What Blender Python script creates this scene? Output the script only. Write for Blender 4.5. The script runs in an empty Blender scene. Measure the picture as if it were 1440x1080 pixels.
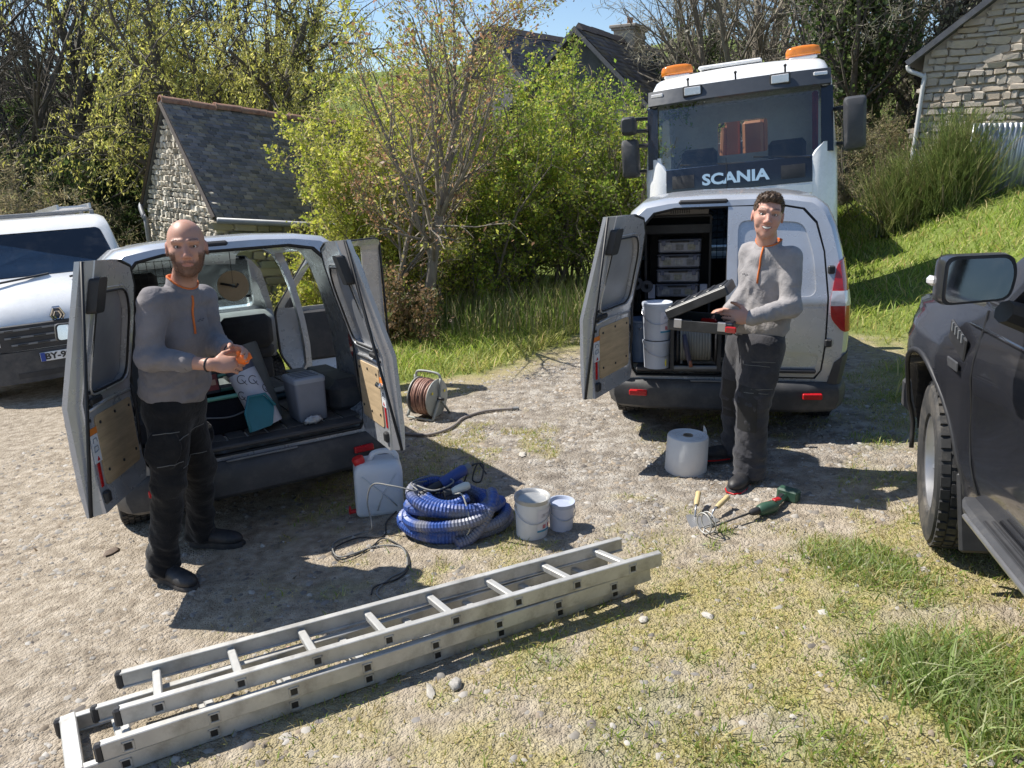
import bpy, bmesh, math, random
import numpy as np
from mathutils import Vector, Matrix, noise as mnoise
R = math.radians
PI = math.pi
rng = np.random.default_rng(7)
random.seed(7)
scene = bpy.context.scene
COL = scene.collection

# ------------------------------------------------------------------ camera, sky, sun
HC, PITCH, FPX = 1.85, R(17.0), 1060.0
SLX, SLY = 0.078, -0.045          # the yard rises to the right and falls away from the camera
cam_d = bpy.data.cameras.new('camera')
cam_d.sensor_width = 36.0
cam_d.lens = 36.0 * FPX / 1440.0
cam_d.clip_start = 0.05
cam_d.clip_end = 2000
cam = bpy.data.objects.new('camera', cam_d)
COL.objects.link(cam)
cam.location = (0, 0, HC)
cam.rotation_euler = (PI / 2 - PITCH, 0, 0)
scene.camera = cam

SUN_AZ, SUN_EL = R(20), R(51)    # from the left, a little behind the scene
sun_dir = Vector((-math.cos(SUN_AZ) * math.cos(SUN_EL), math.sin(SUN_AZ) * math.cos(SUN_EL), math.sin(SUN_EL)))
sun_l = bpy.data.lights.new('sun', 'SUN')
sun_l.energy = 4.6
sun_l.angle = R(0.55)
sun_l.color = (1.0, 0.955, 0.88)
sun = bpy.data.objects.new('sun', sun_l)
COL.objects.link(sun)
sun.location = (-20, 6, 30)
sun.rotation_euler = sun_dir.to_track_quat('Z', 'Y').to_euler()
world = bpy.data.worlds.new('World')
scene.world = world
world.use_nodes = True
wn = world.node_tree
wn.nodes.clear()
wo = wn.nodes.new('ShaderNodeOutputWorld')
wb = wn.nodes.new('ShaderNodeBackground')
ws = wn.nodes.new('ShaderNodeTexSky')
ws.sky_type = 'NISHITA'
ws.sun_disc = False
ws.sun_elevation = SUN_EL
ws.sun_rotation = math.atan2(sun_dir.x, sun_dir.y)
ws.air_density = 1.0
ws.dust_density = 0.25
ws.ozone_density = 3.0
wb.inputs['Strength'].default_value = 0.095
wn.links.new(ws.outputs[0], wb.inputs['Color'])
wn.links.new(wb.outputs[0], wo.inputs['Surface'])
vs = scene.view_settings
vs.view_transform = 'Standard'
vs.look = 'None'
vs.exposure = 0.72
vs.gamma = 1.0
vs.use_curve_mapping = False
scene.cycles.use_denoising = True
scene.cycles.max_bounces = 8
scene.cycles.transparent_max_bounces = 12

# ------------------------------------------------------------------ pixel <-> ground
def ray(px, py):
    cx, cy = (px - 720) / FPX, -(py - 540) / FPX
    c, s = math.cos(PITCH), math.sin(PITCH)
    return np.array([cx, c + cy * s, -s + cy * c])
def G(px, py, dz=0.0):
    d = ray(px, py)
    t = (HC - dz) / (SLX * d[0] + SLY * d[1] - d[2])
    return np.array([0, 0, HC]) + t * d
def at(px, py, dist):
    r = ray(px, py)
    return np.array([0, 0, HC]) + r * dist / r[1]
def to_px(p):
    p = np.asarray(p, float) - np.array([0, 0, HC])
    c, s = math.cos(PITCH), math.sin(PITCH)
    z = p[..., 1] * c - p[..., 2] * s
    u = p[..., 1] * s + p[..., 2] * c
    return 720 + FPX * p[..., 0] / z, 540 - FPX * u / z, z

# ------------------------------------------------------------------ tagging
def tag(o, label=None, cat=None, group=None, kind=None):
    if label: o['label'] = label
    if cat: o['category'] = cat
    if group: o['group'] = group
    if kind: o['kind'] = kind
    return o
def thing(name, label, cat, loc=(0, 0, 0), rz=0.0, group=None, mat=None):
    o = bpy.data.objects.new(name, None)
    COL.objects.link(o)
    if mat is not None:
        o.matrix_world = mat
    else:
        o.location = loc
        o.rotation_euler = (0, 0, rz)
    o.empty_display_size = 0.1
    return tag(o, label, cat, group)
def copy_tree(o, parent=None):
    c = o.copy()
    COL.objects.link(c)
    c.parent = parent
    for ch in list(o.children):
        copy_tree(ch, c)
    return c

# ------------------------------------------------------------------ materials
MATS = {}
def ramp(nt, fac, stops):
    n = nt.nodes.new('ShaderNodeValToRGB')
    els = n.color_ramp.elements
    while len(els) < len(stops): els.new(0.5)
    for e, (p, c) in zip(els, stops):
        e.position = p
        e.color = (*c, 1) if len(c) == 3 else c
    nt.links.new(fac, n.inputs[0])
    return n.outputs[0]
def nnoise(nt, vec, scale, detail=4, rough=0.6, dist=0.0):
    n = nt.nodes.new('ShaderNodeTexNoise')
    n.inputs['Scale'].default_value = scale
    n.inputs['Detail'].default_value = detail
    n.inputs['Roughness'].default_value = rough
    n.inputs['Distortion'].default_value = dist
    if vec is not None: nt.links.new(vec, n.inputs['Vector'])
    return n.outputs['Fac']
def mixc(nt, fac, a, b, mode='MIX'):
    n = nt.nodes.new('ShaderNodeMix')
    n.data_type = 'RGBA'
    n.blend_type = mode
    for s, v in ((n.inputs[0], fac), (n.inputs[6], a), (n.inputs[7], b)):
        if isinstance(v, (int, float)): s.default_value = v
        elif isinstance(v, (tuple, list)): s.default_value = (*v, 1) if len(v) == 3 else v
        else: nt.links.new(v, s)
    return n.outputs[2]
def mathn(nt, op, a, b=0.0, clamp=False):
    n = nt.nodes.new('ShaderNodeMath')
    n.operation = op
    n.use_clamp = clamp
    for s, v in ((n.inputs[0], a), (n.inputs[1], b)):
        if isinstance(v, (int, float)): s.default_value = v
        else: nt.links.new(v, s)
    return n.outputs[0]
def attr(nt, name):
    n = nt.nodes.new('ShaderNodeAttribute')
    n.attribute_name = name
    return n.outputs['Color'], n.outputs['Fac']
def coords(nt, kind='Object', scale=None):
    n = nt.nodes.new('ShaderNodeTexCoord')
    o = n.outputs[kind]
    if scale:
        m = nt.nodes.new('ShaderNodeMapping')
        m.inputs['Scale'].default_value = scale
        nt.links.new(o, m.inputs[0])
        o = m.outputs[0]
    return o
def newmat(name):
    m = bpy.data.materials.new(name)
    m.use_nodes = True
    nt = m.node_tree
    return m, nt, nt.nodes['Principled BSDF']
def bump(nt, b, height, strength, dist=0.01):
    n = nt.nodes.new('ShaderNodeBump')
    n.inputs['Strength'].default_value = strength
    n.inputs['Distance'].default_value = dist
    nt.links.new(height, n.inputs['Height'])
    nt.links.new(n.outputs[0], b.inputs['Normal'])
def mat(name, c, rough=0.6, metal=0.0, var=0.12, vscale=6.0, dirt=None, dirt_amt=0.35, dscale=3.0,
        bmp=0.0, bscale=60.0, coat=0.0, trans=0.0, spec=None, stretch=None, sss=0.0, alpha=1.0, ior=None, kind='Object'):
    if name in MATS: return MATS[name]
    m, nt, b = newmat(name)
    v = coords(nt, kind, stretch)
    f = nnoise(nt, v, vscale, 5, 0.65)
    lo = tuple(max(0, x * (1 - var)) for x in c)
    hi = tuple(min(1, x * (1 + var)) for x in c)
    col = ramp(nt, f, [(0.3, lo), (0.7, hi)])
    if dirt:
        g = nnoise(nt, v, dscale, 8, 0.72)
        ga = ramp(nt, g, [(0.48, (0, 0, 0)), (0.72, (dirt_amt,) * 3)])
        col = mixc(nt, ga, col, dirt)
    nt.links.new(col, b.inputs['Base Color'])
    rv = nt.nodes.new('ShaderNodeMapRange')
    rv.inputs[3].default_value = max(0.02, rough - 0.09)
    rv.inputs[4].default_value = min(1, rough + 0.09)
    nt.links.new(nnoise(nt, v, vscale * 2.3, 4), rv.inputs[0])
    nt.links.new(rv.outputs[0], b.inputs['Roughness'])
    b.inputs['Metallic'].default_value = metal
    if coat:
        b.inputs['Coat Weight'].default_value = coat
        b.inputs['Coat Roughness'].default_value = 0.06
    if trans: b.inputs['Transmission Weight'].default_value = trans
    if ior: b.inputs['IOR'].default_value = ior
    if spec is not None: b.inputs['Specular IOR Level'].default_value = spec
    if sss:
        b.inputs['Subsurface Weight'].default_value = sss
        b.inputs['Subsurface Radius'].default_value = (0.012, 0.005, 0.003)
        b.inputs['Subsurface Scale'].default_value = 1.0
    if alpha < 1: b.inputs['Alpha'].default_value = alpha
    if bmp: bump(nt, b, nnoise(nt, v, bscale, 5, 0.6), bmp, 0.006)
    MATS[name] = m
    return m
def emit_mat(name, c, s):
    m, nt, b = newmat(name)
    b.inputs['Base Color'].default_value = (*c, 1)
    b.inputs['Emission Color'].default_value = (*c, 1)
    b.inputs['Emission Strength'].default_value = s
    MATS[name] = m
    return m
def vcol_mat(name, rough=0.8, trans=0.0, bmp=0, bscale=60, spec=0.3, sub=0.0):
    """colour from the mesh's own 'Col' attribute (natural colour variation between blades, leaves, stones)"""
    if name in MATS: return MATS[name]
    m, nt, b = newmat(name)
    c, _ = attr(nt, 'Col')
    nt.links.new(c, b.inputs['Base Color'])
    b.inputs['Roughness'].default_value = rough
    b.inputs['Specular IOR Level'].default_value = spec
    if bmp: bump(nt, b, nnoise(nt, coords(nt), bscale, 4), bmp, 0.004)
    if trans:
        out = nt.nodes['Material Output']
        t = nt.nodes.new('ShaderNodeBsdfTranslucent')
        nt.links.new(c, t.inputs['Color'])
        mx = nt.nodes.new('ShaderNodeMixShader')
        mx.inputs[0].default_value = trans
        nt.links.new(b.outputs[0], mx.inputs[1])
        nt.links.new(t.outputs[0], mx.inputs[2])
        nt.links.new(mx.outputs[0], out.inputs['Surface'])
    MATS[name] = m
    return m

# ------------------------------------------------------------------ mesh building
def finish(me, m=None, smooth=False, sharp=None):
    if m is not None:
        for mm in (m if isinstance(m, (list, tuple)) else [m]): me.materials.append(mm)
    if smooth or sharp:
        me.polygons.foreach_set('use_smooth', np.ones(len(me.polygons), bool))
    if sharp: me.set_sharp_from_angle(angle=R(sharp))
    me.update()
    return me
def link(name, me, parent=None, mw=None):
    o = bpy.data.objects.new(name, me)
    COL.objects.link(o)
    if parent is not None: o.parent = parent
    if mw is not None: o.matrix_local = mw
    return o
def np_mesh(name, V, Fq, m=None, smooth=False, sharp=None, cols=None, uv=None):
    """V (n,3); Fq (k,3|4) array of indices"""
    me = bpy.data.meshes.new(name)
    V = np.asarray(V, np.float32)
    Fq = np.asarray(Fq, np.int32)
    k = Fq.shape[1]
    me.vertices.add(len(V))
    me.vertices.foreach_set('co', V.ravel())
    me.loops.add(Fq.size)
    me.loops.foreach_set('vertex_index', Fq.ravel())
    me.polygons.add(len(Fq))
    me.polygons.foreach_set('loop_start', np.arange(0, Fq.size, k, dtype=np.int32))
    me.polygons.foreach_set('loop_total', np.full(len(Fq), k, np.int32))
    if cols is not None:
        a = me.color_attributes.new('Col', 'FLOAT_COLOR', 'POINT')
        c4 = np.ones((len(V), 4), np.float32)
        c4[:, :3] = cols
        a.data.foreach_set('color', c4.ravel())
    me.update(calc_edges=True)
    return finish(me, m, smooth, sharp)

class MB:
    def __init__(s):
        s.v, s.f, s.mi = [], [], []
        s.cur = 0
    def add(s, vs, fs, M=None):
        o = len(s.v)
        if M is not None: vs = [tuple(M @ Vector(p)) for p in vs]
        s.v += [tuple(p) for p in vs]
        for f in fs:
            s.f.append([o + i for i in f])
            s.mi.append(s.cur)
        return s
    def box(s, c, d, M=None, bev=0.0, rot=None):
        hx, hy, hz = d[0] / 2, d[1] / 2, d[2] / 2
        T = Matrix.Translation(c)
        if rot is not None: T = T @ rot
        if M is not None: T = M @ T
        b = min(bev, hx * .9, hy * .9, hz * .9)
        if b <= 0:
            vs = [(x * hx, y * hy, z * hz) for z in (-1, 1) for y in (-1, 1) for x in (-1, 1)]
            fs = [(0, 2, 3, 1), (4, 5, 7, 6), (0, 1, 5, 4), (2, 6, 7, 3), (0, 4, 6, 2), (1, 3, 7, 5)]
            return s.add(vs, fs, T)
        vs, idx = [], {}
        for sx in (-1, 1):
            for sy in (-1, 1):
                for sz in (-1, 1):
                    for a in range(3):
                        p = [sx * (hx - b), sy * (hy - b), sz * (hz - b)]
                        p[a] = (sx, sy, sz)[a] * (hx, hy, hz)[a]
                        idx[sx, sy, sz, a] = len(vs)
                        vs.append(p)
        fs = []
        for a in range(3):
            o1, o2 = [k for k in range(3) if k != a]
            for sg in (-1, 1):
                q = []
                for (u, w) in ((-1, -1), (1, -1), (1, 1), (-1, 1)):
                    k = [0, 0, 0]; k[a] = sg; k[o1] = u; k[o2] = w
                    q.append(idx[k[0], k[1], k[2], a])
                if (sg > 0) == (a == 1): q.reverse()
                fs.append(q)
            # edges along axis a
            for u in (-1, 1):
                for w in (-1, 1):
                    k0 = [0, 0, 0]; k0[o1] = u; k0[o2] = w
                    ka, kb = list(k0), list(k0)
                    ka[a], kb[a] = -1, 1
                    q = [idx[(*ka, o1)], idx[(*kb, o1)], idx[(*kb, o2)], idx[(*ka, o2)]]
                    if (u * w > 0) == (a != 1): q.reverse()
                    fs.append(q)
        for sx in (-1, 1):
            for sy in (-1, 1):
                for sz in (-1, 1):
                    q = [idx[sx, sy, sz, 0], idx[sx, sy, sz, 1], idx[sx, sy, sz, 2]]
                    if sx * sy * sz < 0: q.reverse()
                    fs.append(q)
        return s.add(vs, fs, T)
    def loft(s, rings, close=True, cap=True, M=None):
        n = len(rings[0])
        vs = [tuple(p) for r in rings for p in r]
        fs = []
        for i in range(len(rings) - 1):
            for j in range(n if close else n - 1):
                k = (j + 1) % n
                fs.append((i * n + j, i * n + k, (i + 1) * n + k, (i + 1) * n + j))
        if cap and close:
            fs.append(tuple(reversed(range(n))))
            fs.append(tuple(range((len(rings) - 1) * n, len(rings) * n)))
        return s.add(vs, fs, M)
    def tube(s, pts, r, n=8, M=None, cap=True, closed=False):
        pts = [Vector(p) for p in pts]
        N = len(pts)
        rs = [r] * N if isinstance(r, (int, float)) else list(r)
        rings, up = [], None
        for i, p in enumerate(pts):
            if closed: t = (pts[(i + 1) % N] - pts[i - 1])
            else: t = (pts[min(i + 1, N - 1)] - pts[max(i - 1, 0)])
            t = t.normalized() if t.length > 1e-9 else Vector((0, 0, 1))
            if up is None:
                up = t.orthogonal().normalized()
            up = (up - t * up.dot(t))
            up = up.normalized() if up.length > 1e-6 else t.orthogonal().normalized()
            q = t.cross(up)
            rings.append([p + (up * math.cos(2 * PI * k / n) + q * math.sin(2 * PI * k / n)) * rs[i] for k in range(n)])
        if closed:
            rings.append(rings[0])
            cap = False
        return s.loft(rings, True, cap, M)
    def cyl(s, a, b, r, n=16, r2=None, M=None):
        return s.tube([a, b], [r, r if r2 is None else r2], n, M)
    def lathe(s, prof, n=24, M=None, cap=True):
        rings = [[(r * math.cos(2 * PI * k / n), r * math.sin(2 * PI * k / n), z) for k in range(n)] for r, z in prof]
        return s.loft(rings, True, cap, M)
    def prism(s, poly, d0, d1, axis='y', M=None):
        """poly of (a,b) in the plane across the axis, extruded from d0 to d1"""
        def pt(a, b, d): return {'y': (a, d, b), 'x': (d, a, b), 'z': (a, b, d)}[axis]
        area = sum(poly[i][0] * poly[(i + 1) % len(poly)][1] - poly[(i + 1) % len(poly)][0] * poly[i][1] for i in range(len(poly)))
        if area < 0: poly = poly[::-1]
        if (axis == 'y'): poly = poly[::-1]
        n = len(poly)
        vs = [pt(a, b, d0) for a, b in poly] + [pt(a, b, d1) for a, b in poly]
        fs = [(i, (i + 1) % n, n + (i + 1) % n, n + i) for i in range(n)]
        fs += [tuple(reversed(range(n))), tuple(range(n, 2 * n))]
        return s.add(vs, fs, M)
    def ball(s, c, rad, n=12, m=8, M=None):
        rx, ry, rz = (rad,) * 3 if isinstance(rad, (int, float)) else rad
        rings = []
        for i in range(m + 1):
            a = -PI / 2 + PI * i / m
            ca = max(math.cos(a), 0.02)
            rings.append([(c[0] + rx * ca * math.cos(2 * PI * k / n), c[1] + ry * ca * math.sin(2 * PI * k / n), c[2] + rz * math.sin(a)) for k in range(n)])
        return s.loft(rings, True, True, M)
    def mesh(s, name, m=None, smooth=False, sharp=None):
        me = bpy.data.meshes.new(name)
        me.from_pydata(s.v, [], s.f)
        if any(s.mi): me.polygons.foreach_set('material_index', s.mi)
        return finish(me, m, smooth, sharp)
    def build(s, name, m=None, parent=None, smooth=False, sharp=None, mw=None):
        return link(name, s.mesh(name, m, smooth, sharp), parent, mw)

def fix_normals(me):
    bm = bmesh.new()
    bm.from_mesh(me)
    bmesh.ops.recalc_face_normals(bm, faces=bm.faces)
    bm.to_mesh(me)
    bm.free()
    return me
def boolean(me, ops):
    """ops: list of ('DIFFERENCE'|'INTERSECT'|'UNION', mesh) -> new mesh"""
    o = bpy.data.objects.new('tmp', me)
    COL.objects.link(o)
    tmp = []
    for kind, c in ops:
        oc = bpy.data.objects.new('tmpc', c)
        COL.objects.link(oc)
        tmp.append(oc)
        md = o.modifiers.new('b', 'BOOLEAN')
        md.operation = kind
        md.solver = 'EXACT'
        md.object = oc
    dg = bpy.context.evaluated_depsgraph_get()
    dg.update()
    out = bpy.data.meshes.new_from_object(o.evaluated_get(dg))
    bpy.data.objects.remove(o)
    for t in tmp: bpy.data.objects.remove(t)
    return out
def rounded(poly, r, n=4):
    """round the corners of a 2D polygon"""
    out, N = [], len(poly)
    for i in range(N):
        p, a, b = Vector(poly[i]), Vector(poly[i - 1]), Vector(poly[(i + 1) % N])
        rr = r[i] if isinstance(r, (list, tuple)) else r
        da, db = (a - p), (b - p)
        k = min(rr, da.length * .48, db.length * .48)
        s, e = p + da.normalized() * k, p + db.normalized() * k
        for j in range(n + 1):
            t = j / n
            q = s * (1 - t) ** 2 + p * 2 * t * (1 - t) + e * t * t
            out.append((q.x, q.y))
    return out
def interp(x, xs, ys):
    return float(np.interp(x, xs, ys))
def spline(pts, n):
    """Catmull-Rom through pts"""
    P = [Vector(p) for p in pts]
    P = [P[0] * 2 - P[1]] + P + [P[-1] * 2 - P[-2]]
    out = []
    for i in range(1, len(P) - 2):
        a, b, c, d = P[i - 1:i + 3]
        for k in range(n):
            t = k / n
            out.append(0.5 * ((2 * b) + (c - a) * t + (2 * a - 5 * b + 4 * c - d) * t * t + (3 * b - a - 3 * c + d) * t ** 3))
    out.append(P[-2].copy())
    return out
def text_mesh(body, size, depth, m, name, parent, mw, bold=False):
    cu = bpy.data.curves.new(name, 'FONT')
    cu.body = body
    cu.size = size
    cu.extrude = depth
    cu.align_x = 'CENTER'
    cu.align_y = 'CENTER'
    cu.resolution_u = 3
    if bold: cu.offset = size * 0.035
    o = bpy.data.objects.new(name, cu)
    COL.objects.link(o)
    dg = bpy.context.evaluated_depsgraph_get()
    dg.update()
    me = bpy.data.meshes.new_from_object(o.evaluated_get(dg))
    bpy.data.objects.remove(o)
    me.materials.clear()
    me.materials.append(m)
    return link(name, me, parent, mw)
def TRS(loc=(0, 0, 0), rx=0, ry=0, rz=0, s=None):
    M = Matrix.Translation(loc) @ Matrix.Rotation(rz, 4, 'Z') @ Matrix.Rotation(ry, 4, 'Y') @ Matrix.Rotation(rx, 4, 'X')
    if s: M = M @ Matrix.Diagonal((*s, 1))
    return M
# ------------------------------------------------------------------ noise and terrain
def sstep(a, b, x):
    t = np.clip((np.asarray(x, float) - a) / (b - a), 0, 1)
    return t * t * (3 - 2 * t)
_perm = np.random.default_rng(3).random((256, 256)).astype(np.float32)
def vnoise(x, y):
    xi, yi = np.floor(x).astype(int), np.floor(y).astype(int)
    fx, fy = x - xi, y - yi
    fx, fy = fx * fx * (3 - 2 * fx), fy * fy * (3 - 2 * fy)
    g = lambda a, b: _perm[a % 256, b % 256]
    return (g(xi, yi) * (1 - fx) * (1 - fy) + g(xi + 1, yi) * fx * (1 - fy) + g(xi, yi + 1) * (1 - fx) * fy + g(xi + 1, yi + 1) * fx * fy)
def fbm(x, y, o=4):
    r, a, t = 0, 1.0, 0
    for i in range(o):
        r = r + a * vnoise(x * 2 ** i + 17.3 * i, y * 2 ** i + 5.1 * i)
        t += a
        a *= 0.5
    return r / t
def hgt(x, y):
    x, y = np.asarray(x, float), np.asarray(y, float)
    yy = np.where(y > 15, 15 + 3 * np.tanh((y - 15) / 3), y)
    xx = np.where(x < -9, -9 + 2 * np.tanh((x + 9) / 2), np.where(x > 9, 9 + 2 * np.tanh((x - 9) / 2), x))
    z = SLX * xx + SLY * yy
    z = z + 1.0 * sstep(3.9, 8.0, x - 0.10 * (y - 8)) * sstep(4.6, 8.5, y)
    z = z + 0.50 * sstep(6.0, 10.5, x) * sstep(6, 12, y)
    z = z + 9.0 * sstep(17, 60, y - 0.15 * np.minimum(x, 0) * 0 + np.where(x > 2, -(x - 2) * 0.5, 0))
    far = sstep(6, 14, np.hypot(x, y - 4))
    z = z + (fbm(x * 1.1, y * 1.1, 3) - 0.5) * 0.03 * (1 - far) + (fbm(x * 0.35, y * 0.35, 3) - 0.5) * 0.35 * far
    return z
def gz(x, y): return float(hgt(x, y))
def gp(px, py):
    """point of the real ground seen at a photo pixel"""
    p = G(px, py)
    for _ in range(6):
        z = gz(p[0], p[1])
        d = ray(px, py)
        t = (z - HC) / d[2]
        q = np.array([0, 0, HC]) + d * t
        p = p * 0.4 + q * 0.6
    p[2] = gz(p[0], p[1])
    return Vector(p)
def poly_sd(X, Y, poly):
    """signed distance to polygon, positive inside"""
    P = np.asarray(poly, float)
    d = np.full(X.shape, 1e9)
    ins = np.zeros(X.shape, bool)
    n = len(P)
    for i in range(n):
        a, b = P[i], P[(i + 1) % n]
        ex, ey = b - a
        wx, wy = X - a[0], Y - a[1]
        t = np.clip((wx * ex + wy * ey) / (ex * ex + ey * ey + 1e-12), 0, 1)
        d = np.minimum(d, np.hypot(wx - ex * t, wy - ey * t))
        c = ((a[1] > Y) != (b[1] > Y)) & (X < (b[0] - a[0]) * (Y - a[1]) / (b[1] - a[1] + 1e-12) + a[0])
        ins ^= c
    return np.where(ins, d, -d)
def pxpoly(pts): return [tuple(G(*p)[:2]) for p in pts]
Z_green_c = pxpoly([(548, 548), (640, 532), (720, 510), (790, 490), (812, 476), (880, 440), (905, 330)]) + [(6, 24), (-9, 24), (-4.5, 10.0), (-2.2, 8.0)]
Z_green_r = pxpoly([(1180, 470), (1235, 474), (1285, 520), (1300, 590), (1440, 640)]) + [(9, 3.2), (40, 3), (40, 26), (5, 26), (3.2, 12)]
Z_green_l = [(-14, 11.2), (-6.6, 10.8), (-5.0, 12), (-5.2, 20), (-20, 20)]
Z_dry = pxpoly([(700, 800), (830, 800), (960, 742), (1060, 742), (1180, 700), (1290, 640), (1440, 600)]) + [(6, 3.2), (6, 1), (0.2, 1.0)] + pxpoly([(560, 1080), (640, 930)])
Z_dry2 = pxpoly([(420, 690), (560, 600), (640, 590), (700, 640), (690, 700), (760, 770), (700, 830), (540, 850), (430, 800)])
Z_gravel = pxpoly([(560, 620), (640, 560), (800, 500), (880, 560), (1180, 560), (1290, 560), (1300, 650), (1050, 740), (880, 760), (720, 700)])
CLUMPS = [(1215, 800, .30, .85), (1160, 775, .16, .75), (1290, 830, .18, .8), (1330, 960, .34, 1.05), (1250, 945, .18, .9), (1420, 1010, .3, 1.1), (1420, 930, .2, .8), (1190, 860, .14, .7),
          (880, 1040, .16, .55), (760, 925, .13, .6), (980, 925, .06, .7), (1062, 905, .05, .8), (1020, 1075, .18, .7), (1120, 1060, .14, .6), (1200, 1070, .22, .8), (1000, 770, .06, .6), (640, 985, .06, .3), (470, 830, .12, .45),
          (1020, 750, .05, .8), (1280, 735, .04, .8), (1230, 620, .22, .6), (1260, 560, .3, .7), (930, 1000, .2, .5), (1100, 985, .12, .5)]
def ground_masks(X, Y):
    n1 = fbm(X * 2.3, Y * 2.3, 4) - 0.5
    n2 = fbm(X * 7 + 9, Y * 7, 3) - 0.5
    wob = n1 * 1.0 + n2 * 0.5
    gc = sstep(-.14, .22, poly_sd(X, Y, Z_green_c) + wob * .6)
    gr = sstep(-.2, .4, poly_sd(X, Y, Z_green_r) + wob * .9)
    gl = sstep(-.2, .4, poly_sd(X, Y, Z_green_l) + wob * .6)
    green = np.maximum(np.maximum(gc, gr), gl)
    dryedge = sstep(-.75, -.05, poly_sd(X, Y, Z_green_c) + wob * .8) * 0.9
    dry = sstep(-.35, .5, poly_sd(X, Y, Z_dry) + wob * 1.2) * sstep(-.42, .18, n2 + n1 * 1.3 + .12)
    dry2 = sstep(-.2, .4, poly_sd(X, Y, Z_dry2) + wob) * 0.55 * sstep(-.1, .25, n2 + n1)
    dryr = sstep(-.7, .0, poly_sd(X, Y, Z_green_r) + wob) * .8
    dry = np.maximum.reduce([dry, dryedge, dry2, dryr])
    dry = np.maximum(dry, .75 * sstep(.0, .2, fbm(X * 1.3 + 3, Y * 1.3, 4) - .5 + n2 * .6) * sstep(-1.8, -.2, X))
    clump = np.zeros_like(X)
    for px, py, r, s in CLUMPS:
        c = G(px, py)
        d = np.hypot(X - c[0], (Y - c[1])) / r
        clump = np.maximum(clump, s * sstep(1.25, .45, d + wob * .9))
    grav = sstep(-.5, .5, poly_sd(X, Y, Z_gravel) + wob * 1.2)
    return green, dry, clump, grav

def axis(lo, hi, step, far_lo, far_hi, g):
    c = list(np.arange(lo, hi, step))
    a, s = hi, step
    while a < far_hi:
        c.append(a); s *= g; a += s
    c.append(far_hi)
    b, s = lo - step, step
    pre = []
    while b > far_lo:
        pre.append(b); s *= g; b -= s
    pre.append(far_lo)
    return np.array(pre[::-1] + c)
gxs = axis(-4.2, 4.4, 0.046, -420, 420, 1.11)
gys = axis(1.2, 7.2, 0.046, -300, 700, 1.095)
GX, GY = np.meshgrid(gxs, gys)
GZ = hgt(GX, GY)
gm, dm, cm, vm = ground_masks(GX, GY)
gm = np.maximum(gm, sstep(13.5, 17, GY))
near = 1 - sstep(5, 9, np.hypot(GX, GY - 3.5))
GZ = GZ + near * ((fbm(GX * 5, GY * 5, 3) - .5) * .016)
ny, nx = GX.shape
idx = np.arange(ny * nx).reshape(ny, nx)
gf = np.stack([idx[:-1, :-1].ravel(), idx[:-1, 1:].ravel(), idx[1:, 1:].ravel(), idx[1:, :-1].ravel()], 1)
mg, nt, b = newmat('yard_ground')
vc = coords(nt)
mcol, _ = attr(nt, 'Col')
sep = nt.nodes.new('ShaderNodeSeparateColor')
nt.links.new(mcol, sep.inputs[0])
n_big, n_mid, n_fin = nnoise(nt, vc, 1.3, 6, .62), nnoise(nt, vc, 9, 6, .7), nnoise(nt, vc, 70, 4, .7)
sand = ramp(nt, n_mid, [(0.25, (.25, .205, .155)), (.5, (.385, .32, .245)), (.8, (.50, .435, .35))])
sand = mixc(nt, ramp(nt, n_big, [(.35, (0, 0, 0)), (.7, (.6, .6, .6))]), sand, (.385, .32, .245))
vo = nt.nodes.new('ShaderNodeTexVoronoi')
vo.inputs['Scale'].default_value = 46
nt.links.new(vc, vo.inputs['Vector'])
peb = ramp(nt, nnoise(nt, vo.outputs['Position'], 9.0, 1), [(.3, (.16, .14, .12)), (.5, (.30, .265, .225)), (.7, (.46, .43, .385))])
vo2 = nt.nodes.new('ShaderNodeTexVoronoi')
vo2.inputs['Scale'].default_value = 120
nt.links.new(vc, vo2.inputs['Vector'])
peb2 = ramp(nt, nnoise(nt, vo2.outputs['Position'], 14.0, 1), [(.3, (.17, .14, .105)), (.5, (.36, .305, .235)), (.72, (.56, .49, .40))])
sand = mixc(nt, .55, sand, peb2)
col = mixc(nt, mathn(nt, 'MULTIPLY', sep.outputs[2], .8), sand, peb)
dryc = ramp(nt, n_fin, [(.3, (.20, .165, .06)), (.5, (.37, .315, .125)), (.75, (.52, .455, .21))])
dfac = mathn(nt, 'MULTIPLY', sep.outputs[1], ramp(nt, n_mid, [(.3, (.25,) * 3), (.62, (.95,) * 3)]), True)
col = mixc(nt, dfac, col, dryc)
grc = ramp(nt, n_mid, [(.3, (.12, .16, .035)), (.7, (.22, .27, .07))])
col = mixc(nt, sep.outputs[0], col, grc)
nt.links.new(col, b.inputs['Base Color'])
b.inputs['Roughness'].default_value = .95
b.inputs['Specular IOR Level'].default_value = .15
hsum = mathn(nt, 'ADD', mathn(nt, 'MULTIPLY', vo.outputs['Distance'], -1.2), mathn(nt, 'ADD', n_fin, mathn(nt, 'MULTIPLY', vo2.outputs['Distance'], -.8)))
bump(nt, b, hsum, .75, .018)
gcol = np.stack([np.clip(np.maximum(gm, cm * .45), 0, 1), dm, vm], -1).reshape(-1, 3)
ground = link('ground', np_mesh('ground', np.stack([GX, GY, GZ], -1).reshape(-1, 3), gf, mg, True, cols=gcol))
tag(ground, kind='structure')

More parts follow.
